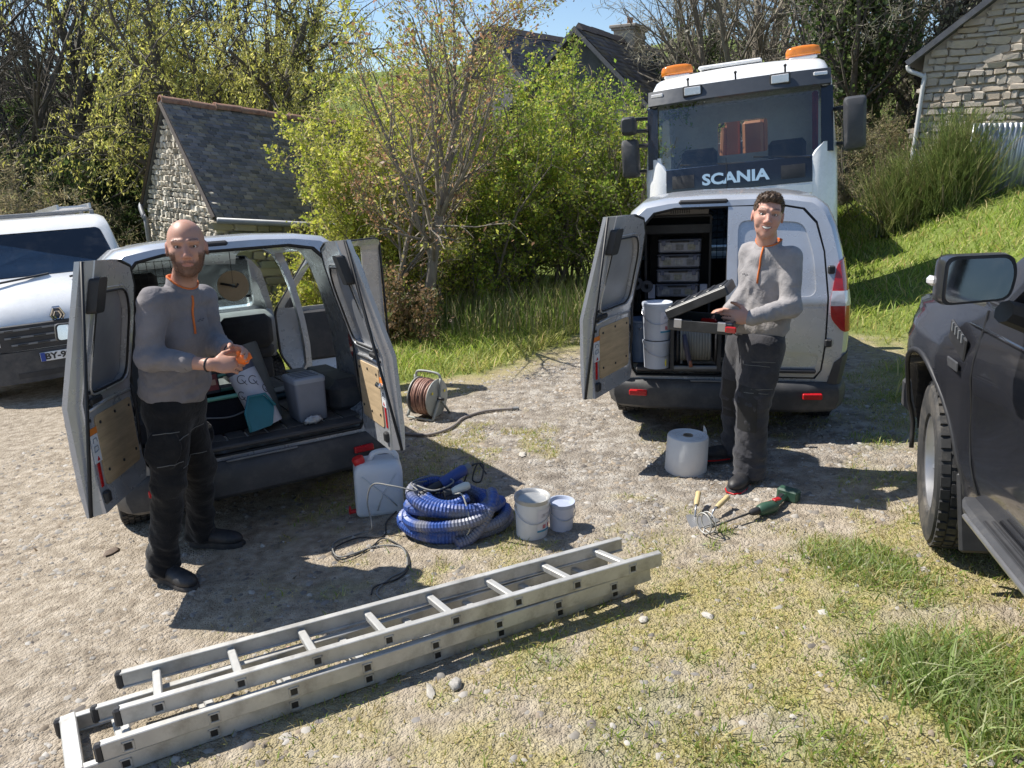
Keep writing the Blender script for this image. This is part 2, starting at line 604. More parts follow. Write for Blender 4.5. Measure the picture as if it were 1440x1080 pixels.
# ------------------------------------------------------------------ loose stones, blades
def rand_on(n, x0, x1, y0, y1): return rng.uniform(x0, x1, n), rng.uniform(y0, y1, n)
def stones(n, x0, x1, y0, y1, smin, smax, keep, name, pal):
    X, Y = rand_on(n, x0, x1, y0, y1)
    k = keep(X, Y) > rng.random(n)
    X, Y = X[k], Y[k]
    n = len(X)
    s = smin * (smax / smin) ** (rng.random(n) ** 2.2)
    base = np.array([(1, 0, 0), (.3, .9, 0), (-.8, .6, 0), (-.7, -.7, 0), (.4, -.9, 0), (.35, .1, .62), (-.3, -.12, .55)], float)
    tri = np.array([(0, 1, 5), (1, 2, 5), (2, 6, 5), (2, 3, 6), (3, 4, 6), (4, 5, 6), (4, 0, 5)])
    V = base[None] * (1 + rng.uniform(-.28, .28, (n, 7, 3)))
    a = rng.uniform(0, 2 * PI, n)
    c, sn = np.cos(a)[:, None], np.sin(a)[:, None]
    el = rng.uniform(.6, 1, n)[:, None]
    vx, vy = V[..., 0], V[..., 1] * el
    P = np.stack([(vx * c - vy * sn) * s[:, None] + X[:, None], (vx * sn + vy * c) * s[:, None] + Y[:, None], (V[..., 2] * rng.uniform(.5, 1.1, n)[:, None] - .12) * s[:, None] + hgt(X, Y)[:, None]], -1)
    Fc = (tri[None] + (np.arange(n) * 7)[:, None, None]).reshape(-1, 3)
    pal = np.asarray(pal)
    cc = pal[rng.integers(0, len(pal), n)] * rng.uniform(.75, 1.25, n)[:, None]
    o = link(name, np_mesh(name, P.reshape(-1, 3), Fc, vcol_mat('stone_mix', .85, bmp=.3, bscale=90), cols=np.repeat(cc, 7, 0)))
    return o
GP = [(.27, .245, .21), (.32, .295, .26), (.20, .185, .17), (.31, .26, .20), (.36, .335, .30), (.26, .21, .155), (.17, .15, .13)]
def keep_grav(X, Y):
    g, d, c, v = ground_masks(X, Y)
    return np.clip(.52 + .7 * v - .85 * g - .33 * d, 0, 1)
tag(stones(68000, -4.2, 4.0, 1.5, 8.2, .0045, .030, keep_grav, 'gravel', GP), 'grey and buff loose gravel scattered over the yard', 'gravel', kind='stuff')

def blades(X, Y, Hh, W, cols, name, m, lean=.5, seg=2, zoff=None, flat=0.0):
    n = len(X)
    a = rng.uniform(0, 2 * PI, n)
    la = rng.uniform(0, 2 * PI, n)
    ln = Hh * np.abs(rng.normal(lean, lean * .5, n))
    Z = hgt(X, Y) - .004 if zoff is None else zoff
    dx, dy = np.cos(a) * W / 2, np.sin(a) * W / 2
    lx, ly = np.cos(la) * ln, np.sin(la) * ln
    up = Hh * np.clip(1 - flat * rng.random(n), .05, 1)
    P = np.empty((n, 5, 3))
    P[:, 0] = np.stack([X - dx, Y - dy, Z], -1)
    P[:, 1] = np.stack([X + dx, Y + dy, Z], -1)
    P[:, 2] = np.stack([X + lx * .38 + dx * .75, Y + ly * .38 + dy * .75, Z + up * .6], -1)
    P[:, 3] = np.stack([X + lx * .38 - dx * .75, Y + ly * .38 - dy * .75, Z + up * .6], -1)
    P[:, 4] = np.stack([X + lx, Y + ly, Z + up * .95], -1)
    base = (np.arange(n) * 5)[:, None]
    F3 = np.concatenate([base + np.array([[0, 1, 2]]), base + np.array([[0, 2, 3]]), base + np.array([[3, 2, 4]])], 0)
    c = np.repeat(cols, 5, 0)
    return link(name, np_mesh(name, P.reshape(-1, 3), F3, m, cols=c))
MGRASS = vcol_mat('grass_blade', .55, trans=.5, spec=.4)
def pick(pal, n, j=.2):
    pal = np.asarray(pal)
    return pal[rng.integers(0, len(pal), n)] * rng.uniform(1 - j, 1 + j, n)[:, None]
GREEN = [(.22, .33, .045), (.27, .38, .06), (.17, .28, .04), (.33, .42, .09), (.30, .37, .08), (.40, .42, .15)]
STRAW = [(.50, .41, .17), (.58, .49, .24), (.42, .33, .13), (.40, .39, .12), (.36, .37, .10), (.56, .50, .28)]
# tall spring grass beyond the track and up the bank
def grass_field(n, x0, x1, y0, y1, zi, hmin, hmax, name, label):
    X, Y = rand_on(n, x0, x1, y0, y1)
    m = ground_masks(X, Y)[0]
    tuft = fbm(X * 1.7 + 30, Y * 1.7, 3)
    k = (m > .35 + .5 * rng.random(n)) & (tuft + .45 > rng.random(n) * 1.25) & (poly_sd(X, Y, zi) > -.6)
    X, Y, tuft = X[k], Y[k], tuft[k]
    n = len(X)
    Hh = (hmin + (hmax - hmin) * rng.random(n) ** 1.6) * (.5 + tuft * 1.1)
    dist = np.hypot(X, Y)
    c = pick(GREEN, n)
    st = rng.random(n) < .10
    c[st] = pick(STRAW, int(st.sum()))
    edge = sstep(.9, .2, poly_sd(X, Y, zi))
    c = c * (1 - .35 * edge[:, None]) + np.array([.30, .27, .10]) * (.35 * edge[:, None])
    o = blades(X, Y, Hh * .85, .005 + .0009 * dist, c * np.array([1.32, 1.22, 1.25]), name, MGRASS, .95)
    tag(o, label, 'grass', kind='stuff')
grass_field(100000, -5, 5, 5.2, 15, Z_green_c, .06, .24, 'grass', 'long bright green grass in front of the shrubs')
grass_field(105000, 2.4, 14, 3.6, 20, Z_green_r, .05, .22, 'grass', 'sunlit green grass on the bank beside the truck')
grass_field(16000, -14, -4.6, 10.8, 20, Z_green_l, .08, .25, 'grass', 'strip of bright green grass by the barn gable')
# short parched turf near the camera
X, Y = rand_on(150000, -2.6, 4.2, 1.45, 7.0)
g_, d_, c_, v_ = ground_masks(X, Y)
k = d_ * (1 - g_) > .12 + .88 * rng.random(len(X))
X, Y, c_ = X[k], Y[k], c_[k]
n = len(X)
cc = pick(STRAW, n)
gmix = rng.random(n) < .33
cc[gmix] = pick(GREEN, int(gmix.sum()))
tag(blades(X, Y, rng.uniform(.010, .038, n) * (.6 + .8 * fbm(X * 3, Y * 3, 3)), .0035 + .0035 * rng.random(n), cc, 'dry_turf', MGRASS, .9), 'short parched yellow turf on the yard', 'grass', kind='stuff')
# green clumps
X, Y = rand_on(420000, -1.6, 4.2, 1.45, 6.6)
g_, d_, c_, v_ = ground_masks(X, Y)
k = c_ > .30 + .95 * rng.random(len(X)) ** .6
X, Y, c_ = X[k], Y[k], c_[k]
n = len(X)
cc = pick(GREEN, n)
st = rng.random(n) < .45
cc[st] = pick(STRAW, int(st.sum()))
pale = rng.random(n) < .2
cc[pale] = pick([(.42, .47, .24), (.38, .45, .20)], int(pale.sum()))
tag(blades(X, Y, rng.uniform(.02, .062, n) * (.4 + c_), .004 + .004 * rng.random(n), cc, 'grass_clump', MGRASS, .9), 'green grass clumps growing through the parched yard', 'grass', kind='stuff')
# dead leaves and bits of twig blown over the yard
X, Y = rand_on(2600, -4, 4.2, 1.6, 8.5)
k = fbm(X * .9 + 50, Y * .9, 3) + .15 > rng.random(len(X)) * 1.1
X, Y = X[k], Y[k]
n = len(X)
tag(blades(X, Y, rng.uniform(.008, .035, n), .004 + .012 * rng.random(n) ** 3, pick([(.16, .11, .065), (.24, .17, .10), (.10, .075, .05), (.34, .27, .17)], n), 'leaf_litter', vcol_mat('litter', .9), 1.2, flat=1.0), 'dead leaves and twig bits lying on the yard', 'litter', kind='stuff')
# big coarse tussock by the pickup and a few rosettes
bx, by, bh, bw, bc = [], [], [], [], []
for px, py, r, m_, h0 in [(1330, 965, .22, 520, .16), (1275, 940, .14, 160, .10), (1420, 1030, .2, 260, .15), (1230, 800, .2, 240, .08), (1180, 790, .12, 120, .07)]:
    c0 = G(px, py)
    q = rng.normal(0, r * .55, (m_, 2))
    bx.append(c0[0] + q[:, 0]); by.append(c0[1] + q[:, 1])
    bh.append(rng.uniform(.5, 1, m_) * h0); bw.append(rng.uniform(.005, .010, m_)); bc.append(pick([(.26, .36, .10), (.36, .43, .17), (.20, .30, .07), (.46, .48, .26)], m_))
tag(blades(np.concatenate(bx), np.concatenate(by), np.concatenate(bh), np.concatenate(bw), np.concatenate(bc), 'grass_tussock', MGRASS, .75), 'coarse long bladed green tussock near the pickup running board', 'grass', kind='stuff')
# ------------------------------------------------------------------ stone and slate
M_mortar = mat('lime_mortar', (.42, .37, .30), .95, var=.25, vscale=9, bmp=.5, bscale=40)
def stone_mat(name, c1, c2, c3):
    m, nt, b = newmat(name)
    oi = nt.nodes.new('ShaderNodeObjectInfo')
    v = coords(nt, 'Object')
    base = ramp(nt, oi.outputs['Random'], [(0, c1), (.5, c2), (1, c3)])
    n1 = nnoise(nt, v, 5, 7, .7)
    colr = mixc(nt, ramp(nt, n1, [(.35, (0, 0, 0)), (.75, (.55,) * 3)]), base, tuple(x * .55 for x in c2))
    nt.links.new(colr, b.inputs['Base Color'])
    b.inputs['Roughness'].default_value = .92
    bump(nt, b, nnoise(nt, v, 11, 6, .7), .6, .02)
    MATS[name] = m
    return m
M_stone_r = stone_mat('field_stone_warm', (.44, .36, .27), (.54, .47, .38), (.38, .34, .29))
M_slate = vcol_mat('roof_slate', .62, bmp=.35, bscale=30, spec=.45)
M_slate_dk = mat('slate_dark', (.075, .078, .09), .6, var=.3, vscale=8, dirt=(.2, .19, .15), dirt_amt=.4, bmp=.4, bscale=25)
M_terra = mat('ridge_tile', (.27, .135, .09), .9, var=.35, vscale=12, dirt=(.22, .20, .15), dirt_amt=.65, bmp=.3)
M_zinc = mat('zinc_pipe', (.24, .245, .25), .55, .4, var=.2, dirt=(.15, .14, .12), dirt_amt=.5)
M_wood_dk = mat('dark_timber', (.06, .045, .035), .8, var=.3, bmp=.3, stretch=(1, 1, 8))
def stone_meshes(m, k=6, seed=1):
    r = random.Random(seed)
    out = []
    for i in range(k):
        mb = MB()
        mb.box((0, 0, 0), (1, 1, 1), bev=.13)
        mb.v = [(x * (1 + r.uniform(-.17, .17)) + z * r.uniform(-.2, .2), y * (1 + r.uniform(-.3, .3)), z * (1 + r.uniform(-.24, .24)) + x * r.uniform(-.18, .18)) for x, y, z in mb.v]
        out.append(mb.mesh('stone', m, True, 28))
    return out
def wall_layout(poly, hrow, wmin, wmax, seed):
    """rows of irregular stones inside a polygon in wall coordinates (u,v)"""
    r = random.Random(seed)
    us, vs_ = [p[0] for p in poly], [p[1] for p in poly]
    res, v = [], min(vs_)
    while v < max(vs_):
        h = hrow * r.uniform(.65, 1.35)
        u = min(us) - r.uniform(0, wmax)
        while u < max(us):
            w = r.uniform(wmin, wmax) * r.choice((.6, 1, 1, 1.25))
            cu, cv = u + w / 2, v + h / 2 + r.uniform(-.1, .1) * h
            if poly_sd(np.array([cu]), np.array([cv]), poly)[0] > -.02: res.append((cu, cv, w * .94, h * r.uniform(.78, .97)))
            u += w
        v += h
    return res
def slates(name, p0, eu, ev, L, Wd, exp, w, parent, pal, lift=.012):
    """slates on a plane: p0 eave corner, eu along the eave, ev up the slope"""
    eu, ev = Vector(eu).normalized(), Vector(ev).normalized()
    nn = eu.cross(ev)
    if nn.z < 0: nn = -nn
    V, Fc, C = [], [], []
    pal = np.asarray(pal)
    rows = int(Wd / exp)
    for i in range(rows):
        x = -(i % 2) * w / 2
        while x < L:
            x0, x1 = max(x, 0) + .003, min(x + w * random.uniform(.92, 1.0), L)
            if x1 - x0 > .03:
                y0, y1 = i * exp - random.uniform(0, .012), min(i * exp + exp * 1.25, Wd)
                a = lift * random.uniform(.8, 1.6)
                q = [Vector(p0) + eu * xx + ev * yy + nn * zz for xx, yy, zz in ((x0, y0, a), (x1, y0, a * random.uniform(.8, 1.2)), (x1, y1, .003), (x0, y1, .003), (x0, y0, -.01), (x1, y0, -.01))]
                k = len(V)
                V += [tuple(z) for z in q]
                Fc += [(k, k + 1, k + 2, k + 3), (k + 4, k + 5, k + 1, k)]
                c = pal[random.randrange(len(pal))] * random.uniform(.72, 1.3)
                C += [tuple(c)] * 6
            x += w
    o = link(name, np_mesh(name, V, Fc, M_slate, cols=C), parent)
    o['kind'] = 'stuff'
    return o
SLP = [(.155, .15, .16), (.125, .125, .14), (.19, .18, .18), (.14, .135, .135), (.17, .165, .185), (.22, .20, .17)]

# ------------------------------------------------------------------ barn with a slate roof
def V3(p): return Vector((float(p[0]), float(p[1]), float(p[2])))
def barn():
    Rc = at(308, 297, 11.5)
    ze = float(Rc[2])
    a = R(50)
    w2, u2 = Vector((-math.cos(a), math.sin(a), 0)), Vector((math.sin(a), math.cos(a), -.10))
    W, L, rise = 3.6, 6.2, 1.63
    base = thing('barn', 'small stone barn with steep slate roof and terracotta ridge behind the silver van', 'barn', (Rc[0], Rc[1], 0))
    O = Vector((Rc[0], Rc[1], 0))
    zb = -1.6
    def P(s, t, z): return w2 * s + u2 * t + Vector((0, 0, z))       # local to the empty
    # core walls: two gables and two long walls as one solid
    mb = MB()
    e = ze - .04
    prof = [(0.04, zb), (0.04, e), (W / 2, e + rise - .06), (W - .04, e), (W - .04, zb)]
    mb.loft([[P(s, t, z) for s, z in prof] for t in (.05, L - .05)])
    fix = mb.build('wall', M_mortar, base)
    fix_normals(fix.data)
    # rubble of the gable and of the long wall: stones too small to pick out singly
    nl = -u2.normalized()
    def rubble(lay, org, eu, nrm, pal, nm, dep=.05):
        V, Fc, C = [], [], []
        tm = stone_meshes(None, 5, 4)
        for cu, cv, w, h in lay:
            me = random.choice(tm)
            k = len(V)
            d = dep * random.uniform(.6, 1.5)
            for vv in me.vertices:
                q = org + eu * (cu + vv.co.x * w) + Vector((0, 0, cv + vv.co.z * h)) + nrm * (vv.co.y * d * 2)
                V.append(tuple(q))
            c = np.array(pal[random.randrange(len(pal))]) * random.uniform(.75, 1.2)
            C += [tuple(c)] * len(me.vertices)
            for p in me.polygons:
                vi = [k + i for i in p.vertices]
                for j in range(1, len(vi) - 1): Fc.append((vi[0], vi[j], vi[j + 1]))
        o = link(nm, np_mesh(nm, V, Fc, vcol_mat('rubble_stone', .95, bmp=.5, bscale=35), True, 40, cols=C), base)
        o['kind'] = 'stuff'
    gab = [(0, zb + .3), (W, zb + .3), (W, ze - .05), (W / 2, ze + rise - .12), (0, ze - .05)]
    rubble(wall_layout(gab, .085, .08, .17, 3), Vector((0, 0, 0)), w2, nl, [(.52, .47, .38), (.60, .55, .46), (.44, .39, .31), (.56, .50, .40)], 'gable_stonework')
    lw = [(0, zb + .3), (L, zb + .3), (L, ze - .1), (0, ze - .1)]
    rubble([q for q in wall_layout(lw, .15, .18, .4, 5) if q[0] < 5.5], Vector((0, 0, 0)), u2, -w2, [(.30, .28, .20), (.36, .32, .24), (.24, .23, .15), (.33, .31, .19)], 'side_stonework')
    # roof slopes
    over = .16
    for sgn, s0 in ((1, -over * .7), (-1, W + over * .7)):
        p0 = P(s0, -.10, ze - over * .55)
        p1 = P(W / 2, -.10, ze + rise)
        ev = p1 - p0
        mb = MB()
        nn = u2.cross(ev).normalized()
        if nn.z < 0: nn = -nn
        q = [p0, p1, p1 + u2 * (L + .2), p0 + u2 * (L + .2)]
        mb.add([tuple(x) for x in q] + [tuple(x - nn * .07) for x in q], [(0, 1, 2, 3), (7, 6, 5, 4), (0, 4, 5, 1), (1, 5, 6, 2), (2, 6, 7, 3), (3, 7, 4, 0)])
        ro = mb.build('roof_slope', M_slate_dk, base)
        fix_normals(ro.data)
        slates('slate', p0 + nn * .004, u2, ev, (L + .2) * u2.length, ev.length, .085, .13, ro, SLP)
    # ridge tiles, one by one
    me = None
    n = 15
    step = (L + .2) / n
    ang = math.atan2(u2.y, u2.x)
    for i in range(n):
        if me is None:
            mb = MB()
            rings = []
            for x, s in ((0, 1.12), (.03, 1.12), (.035, 1.0), (step * 1.03, .96)):
                rings.append([(x, .105 * s * math.cos(t), .085 * s * math.sin(t)) for t in np.linspace(-.25, PI + .25, 9)] + [(x, .085 * s * math.cos(t), .065 * s * math.sin(t)) for t in np.linspace(PI + .25, -.25, 9)])
            mb.loft(rings)
            me = mb.mesh('ridge_tile', M_terra, True, 40)
            fix_normals(me)
        p = P(W / 2, -.12 + i * step, ze + rise - .015 + random.uniform(-.008, .008))
        link('ridge_tile', me, base, Matrix.Translation(p) @ Matrix.Rotation(ang, 4, 'Z') @ Matrix.Rotation(math.asin(.10) + random.uniform(-.03, .03), 4, 'Y'))
    # gutter along the eave and the downpipe at the far corner of the gable
    mb = MB()
    mb.tube([P(-.17, -.1, ze - .13), P(-.17, L, ze - .13)], .045, 8)
    mb.build('gutter', M_zinc, base, True)
    mb = MB()
    pts = [P(W + .10, -.05, ze - .02), P(W + .06, -.14, ze - .12), P(W - .16, -.16, ze - .32), P(W - .18, -.14, ze - .5), P(W - .18, -.14, zb)]
    mb.tube(spline(pts, 4), .045, 8)
    mb.build('downpipe', M_zinc, base, True)
    mb = MB()
    for s0, s1 in ((-.1, W / 2), (W + .1, W / 2)):
        q0, q1 = P(s0, -.12, ze - .10), P(s1, -.12, ze + rise - .05)
        mb.tube([q0, q1], .035, 4)
    mb.build('verge_board', M_wood_dk, base)
    return base
barn()

# ------------------------------------------------------------------ houses behind the shrubs
def far_house(name, label, apex_px, end_px, d0, d1, drop, width, chimney=None):
    A, B = V3(at(*apex_px, d0)), V3(at(*end_px, d1))
    u = (B - A)
    L = math.hypot(u.x, u.y)
    ud = Vector((u.x, u.y, 0)).normalized()
    B = A + ud * L + Vector((0, 0, u.z * .25))
    u = B - A
    w = Vector((ud.y, -ud.x, 0))
    if w.y > 0: w = -w
    base = thing(name, label, 'house', (A.x, A.y, 0))
    O = Vector((A.x, A.y, 0))
    half = width / 2
    e = A.z - drop
    gnd = min(gz(A.x, A.y), gz(B.x, B.y)) - .5
    mb = MB()
    prof = [(-half + .15, gnd), (-half + .15, e), (0, A.z - .12), (half - .15, e), (half - .15, gnd)]
    mb.loft([[A - O - Vector((0, 0, A.z)) + w * s + Vector((0, 0, z)) + u * t + Vector((0, 0, 0)) for s, z in prof] for t in (.02, .98)])
    wl = mb.build('wall', mat('slate_hung_gable', (.12, .12, .125), .9, var=.3, vscale=3, bmp=.5, bscale=12), base)
    fix_normals(wl.data)
    for s in (1, -1):
        p0 = A - O + w * s * half * 1.06 + Vector((0, 0, -drop * 1.06))
        p1 = A - O
        ev = p1 - p0
        nn = u.cross(ev).normalized()
        if nn.z < 0: nn = -nn
        q = [p0 - ud * .25, p1 - ud * .25, p1 + u, p0 + u]
        mb = MB()
        mb.add([tuple(x) for x in q] + [tuple(x - nn * .12) for x in q], [(0, 1, 2, 3), (7, 6, 5, 4), (0, 4, 5, 1), (1, 5, 6, 2), (2, 6, 7, 3), (3, 7, 4, 0)])
        ro = mb.build('roof_slope', M_slate_dk, base)
        fix_normals(ro.data)
        if s == 1: slates('slate', q[0] + nn * .01, u, ev, u.length, ev.length, .22, .3, ro, [(.12, .12, .14), (.15, .145, .15), (.10, .10, .115), (.19, .17, .14)], .02)
    n = max(6, int(L / .4))
    mb = MB()
    mb.prism([(-.18, -.12), (0, .09), (.18, -.12)], 0, L / n * 1.02, 'x')
    me = mb.mesh('ridge_tile', mat('ridge_dark', (.09, .075, .07), .8, var=.3))
    ang = math.atan2(ud.y, ud.x)
    for i in range(n):
        p = A - O + u * (i / n) + Vector((0, 0, .03 + random.uniform(-.012, .012)))
        link('ridge_tile', me, base, Matrix.Translation(p) @ Matrix.Rotation(ang, 4, 'Z') @ Matrix.Rotation(-math.asin(u.z / u.length), 4, 'Y'))
    if chimney:
        t, cw, ch = chimney
        c = A - O + u * t
        mb = MB()
        mb.box((c.x, c.y, c.z + ch / 2 - .6), (cw, cw * .8, ch + 1.2), bev=.02, rot=Matrix.Rotation(ang, 4, 'Z'))
        st = mb.build('chimney', M_mortar, base)
        sm = stone_meshes(M_stone_r, 3, 9)
        z = -.3
        while z < ch - .2:
            h = random.uniform(.12, .2)
            for sx in (-1, 1):
                x = -cw / 2
                while x < cw / 2 - .05:
                    wd = min(random.uniform(.18, .34), cw / 2 - x)
                    M = Matrix.Translation(c + Vector((0, 0, z + h / 2))) @ Matrix.Rotation(ang, 4, 'Z') @ Matrix.Translation((x + wd / 2, sx * cw * .4, 0)) @ Matrix.Diagonal((wd * .93, .1, h * .9, 1))
                    if sx < 0: link('stone', random.choice(sm), st, M)
                    x += wd
            z += h
        mb = MB()
        mb.box((c.x, c.y, c.z + ch + .04), (cw * 1.25, cw * 1.05, .10), bev=.02, rot=Matrix.Rotation(ang, 4, 'Z'))
        mb.box((c.x, c.y, c.z + ch - .04), (cw * 1.14, cw * .94, .08), bev=.02, rot=Matrix.Rotation(ang, 4, 'Z'))
        mb.build('chimney_cap', mat('slab_stone', (.33, .30, .26), .9, bmp=.4), base)
        mb = MB()
        mb.lathe([(.10, 0), (.09, .2), (.11, .22), (.11, .26)], 10, Matrix.Translation(c + Vector((0, 0, ch + .08))))
        mb.build('chimney_pot', M_terra, base, True)
    return base
far_house('stone_house', 'dark slate roofed house with a stone chimney behind the leafy shrubs', (813, 38), (930, 92), 24, 29, 2.7, 6.0, (.56, .9, .42))
far_house('stone_house', 'lower slate roofed house half hidden behind the leafy shrubs', (690, 40), (800, 80), 27, 29, 2.4, 6.0)

def right_house():
    C = V3(at(1301, 78, 15.0))
    nrm = Vector((-.62, -.78, 0)).normalized()
    eu = Vector((-nrm.y, nrm.x, 0))
    if eu.x < 0: eu = -eu
    base = thing('stone_cottage', 'cottage gable of warm rubble stone with pale downpipe above the bank', 'house', (C.x, C.y, 0))
    z0 = gz(C.x, C.y) - .6
    W = 6.4
    sl = .80
    pk = C.z + sl * W / 2
    poly = [(0, z0), (W, z0), (W, C.z), (W / 2, pk), (0, C.z)]
    mb = MB()
    L = 5
    mb.loft([[eu * s - nrm * t + Vector((0, 0, z)) for s, z in poly] for t in (0, L)])
    wl = mb.build('wall', M_mortar, base)
    fix_normals(wl.data)
    sm = stone_meshes(M_stone_r, 8, 21)
    ang = math.atan2(eu.y, eu.x)
    lay = [q for q in wall_layout([(0.02, z0 + .5), (4.3, z0 + .5), (4.3, pk), (W / 2, pk - .1), (0.02, C.z - .06)], .115, .13, .32, 11)]
    lay = sorted([q for q in lay if q[1] > C.z - 2.1], key=lambda q: q[0])[:300]
    for cu, cv, w, h in lay:
        M = Matrix.Translation(eu * cu + Vector((0, 0, cv)) + nrm * random.uniform(-.015, .015)) @ Matrix.Rotation(ang + random.uniform(-.02, .02), 4, 'Z') @ Matrix.Rotation(random.uniform(-.07, .07), 4, 'Y') @ Matrix.Diagonal((w, .13 * random.uniform(.8, 1.3), h, 1))
        link('stone', random.choice(sm), wl, M)
    # roof with its verge
    for s in (0, 1):
        q0 = eu * (-.22 if s == 0 else W + .22) + Vector((0, 0, C.z - .18)) + nrm * .22
        q1 = eu * (W / 2) + Vector((0, 0, pk + .02)) + nrm * .22
        ev = q1 - q0
        n2 = nrm.cross(ev).normalized()
        if n2.z < 0: n2 = -n2
        q = [q0, q1, q1 - nrm * (L + .4), q0 - nrm * (L + .4)]
        mb = MB()
        mb.add([tuple(x + n2 * .10) for x in q] + [tuple(x) for x in q], [(0, 1, 2, 3), (7, 6, 5, 4), (0, 4, 5, 1), (1, 5, 6, 2), (2, 6, 7, 3), (3, 7, 4, 0)])
        ro = mb.build('roof_slope', M_slate_dk, base)
        fix_normals(ro.data)
    mb = MB()
    c0 = nrm * .10
    mb.tube(spline([eu * -.25 + c0 + Vector((0, 0, C.z - .16)), eu * -.2 + c0 + Vector((0, 0, C.z - .26)), eu * .05 + c0 + Vector((0, 0, C.z - .38)), eu * .06 + c0 + Vector((0, 0, C.z - .6)), eu * .06 + c0 + Vector((0, 0, z0))], 4), .038, 8)
    mb.build('downpipe', mat('white_pipe', (.52, .52, .50), .55, dirt=(.3, .28, .24)), base, True)
    return base
right_house()
# corrugated sheets leaning below the cottage
def corrugated():
    c = V3(at(1428, 196, 12.6))
    nrm = Vector((-.45, -.89, 0)).normalized()
    eu = Vector((-nrm.y, nrm.x, 0))
    if eu.x < 0: eu = -eu
    base = thing('sheet_fence', 'weathered corrugated metal fence of grey sheets below the stone cottage', 'fence', (c.x, c.y, gz(c.x, c.y)))
    mC = mat('galvanised_sheet', (.52, .54, .56), .45, .55, var=.15, vscale=3, dirt=(.28, .22, .17), dirt_amt=.5)
    for k in range(3):
        V, Fc = [], []
        n = 66
        for i in range(n + 1):
            s = i / n * .95
            wv = .018 * math.sin(s / .072 * 2 * PI)
            for z in (-.15, .5, 1.05 + .03 * k):
                V.append(tuple(eu * (s - .62 + k * .92) + nrm * (wv - .012 * k + .10 * (z - .5)) + Vector((0, 0, z))))
        for i in range(n):
            for j in range(2):
                Fc.append((i * 3 + j, i * 3 + 3 + j, i * 3 + 4 + j, i * 3 + 1 + j))
        o = link('corrugated_sheet', np_mesh('corrugated_sheet', V, Fc, mC, True), base)
        md = o.modifiers.new('t', 'SOLIDIFY')
        md.thickness = .003
    mb = MB()
    for x in (-.55, .4, 1.3): mb.box(tuple(eu * x - nrm * .1 + Vector((0, 0, .45))), (.07, .07, 1.3), bev=.01)
    mb.build('post', M_wood_dk, base)
corrugated()
# ------------------------------------------------------------------ trees and shrubs
M_bark = mat('bark_grey', (.20, .17, .135), .95, var=.4, vscale=14, dirt=(.17, .18, .12), dirt_amt=.5, dscale=7, bmp=.6, bscale=30, stretch=(1, 1, .35))
M_bark_dk = mat('bark_dark', (.10, .085, .07), .95, var=.35, vscale=12, dirt=(.10, .11, .06), dirt_amt=.5, bmp=.5, bscale=30)
M_leaf = vcol_mat('leaf', .5, trans=.5, spec=.35)
M_twig = vcol_mat('twig', .9, spec=.2)
def rot_about(d, ang, az):
    d = d.normalized()
    o = d.orthogonal().normalized()
    q = d.cross(o)
    return (d * math.cos(ang) + (o * math.cos(az) + q * math.sin(az)) * math.sin(ang)).normalized()
def grow(segs, tips, p, d, L, r, lvl, P, rnd):
    n = P['nseg'][min(lvl, len(P['nseg']) - 1)]
    sl = L / n
    trop = P['trop'][min(lvl, len(P['trop']) - 1)]
    wig = P['wig'][min(lvl, len(P['wig']) - 1)]
    r1 = r * P.get('taper', .45)
    last = lvl >= P['levels'] - 1
    for i in range(n):
        d = (d + Vector((rnd.gauss(0, wig), rnd.gauss(0, wig), rnd.gauss(0, wig) + trop))).normalized()
        q = p + d * sl
        ra, rb = r + (r1 - r) * i / n, r + (r1 - r) * (i + 1) / n
        segs.append((*p, *q, ra, rb, lvl))
        if last or (lvl == P['levels'] - 2 and i > n * .5): tips.append((*p, *q))
        if not last and (i + 1) / n > P['start'][min(lvl, len(P['start']) - 1)]:
            k = P['kids'][min(lvl, len(P['kids']) - 1)]
            k = int(k) + (rnd.random() < k - int(k))
            for _ in range(k):
                a = R(rnd.uniform(*P['ang']))
                nd = rot_about(d, a, rnd.uniform(0, 2 * PI))
                f = P['ratio'] * (1.1 - .5 * (i + 1) / n) * rnd.uniform(.7, 1.25)
                grow(segs, tips, q, nd, L * f, max(rb * rnd.uniform(.45, .7), P['rmin']), lvl + 1, P, rnd)
        p = q
    return
def segs_mesh(name, S, m, sides=4, cols=None):
    S = np.asarray(S, np.float32)
    p0, p1, r0, r1 = S[:, 0:3], S[:, 3:6], S[:, 6], S[:, 7]
    t = p1 - p0
    t = t / (np.linalg.norm(t, axis=1)[:, None] + 1e-9)
    ref = np.where(np.abs(t[:, 2:3]) > .9, np.array([[1, 0, 0]]), np.array([[0, 0, 1]]))
    o = np.cross(t, ref)
    o /= np.linalg.norm(o, axis=1)[:, None] + 1e-9
    q = np.cross(t, o)
    n = len(S)
    V = np.empty((n, 2 * sides, 3), np.float32)
    for k in range(sides):
        a = 2 * PI * k / sides
        e = o * math.cos(a) + q * math.sin(a)
        V[:, k] = p0 + e * r0[:, None]
        V[:, sides + k] = p1 + e * r1[:, None]
    b = (np.arange(n) * 2 * sides)[:, None]
    Fc = np.concatenate([b + np.array([[k, (k + 1) % sides, sides + (k + 1) % sides, sides + k]]) for k in range(sides)], 0)
    C = None if cols is None else np.repeat(cols, 2 * sides, 0)
    return np_mesh(name, V.reshape(-1, 3), Fc, m, True, cols=C)
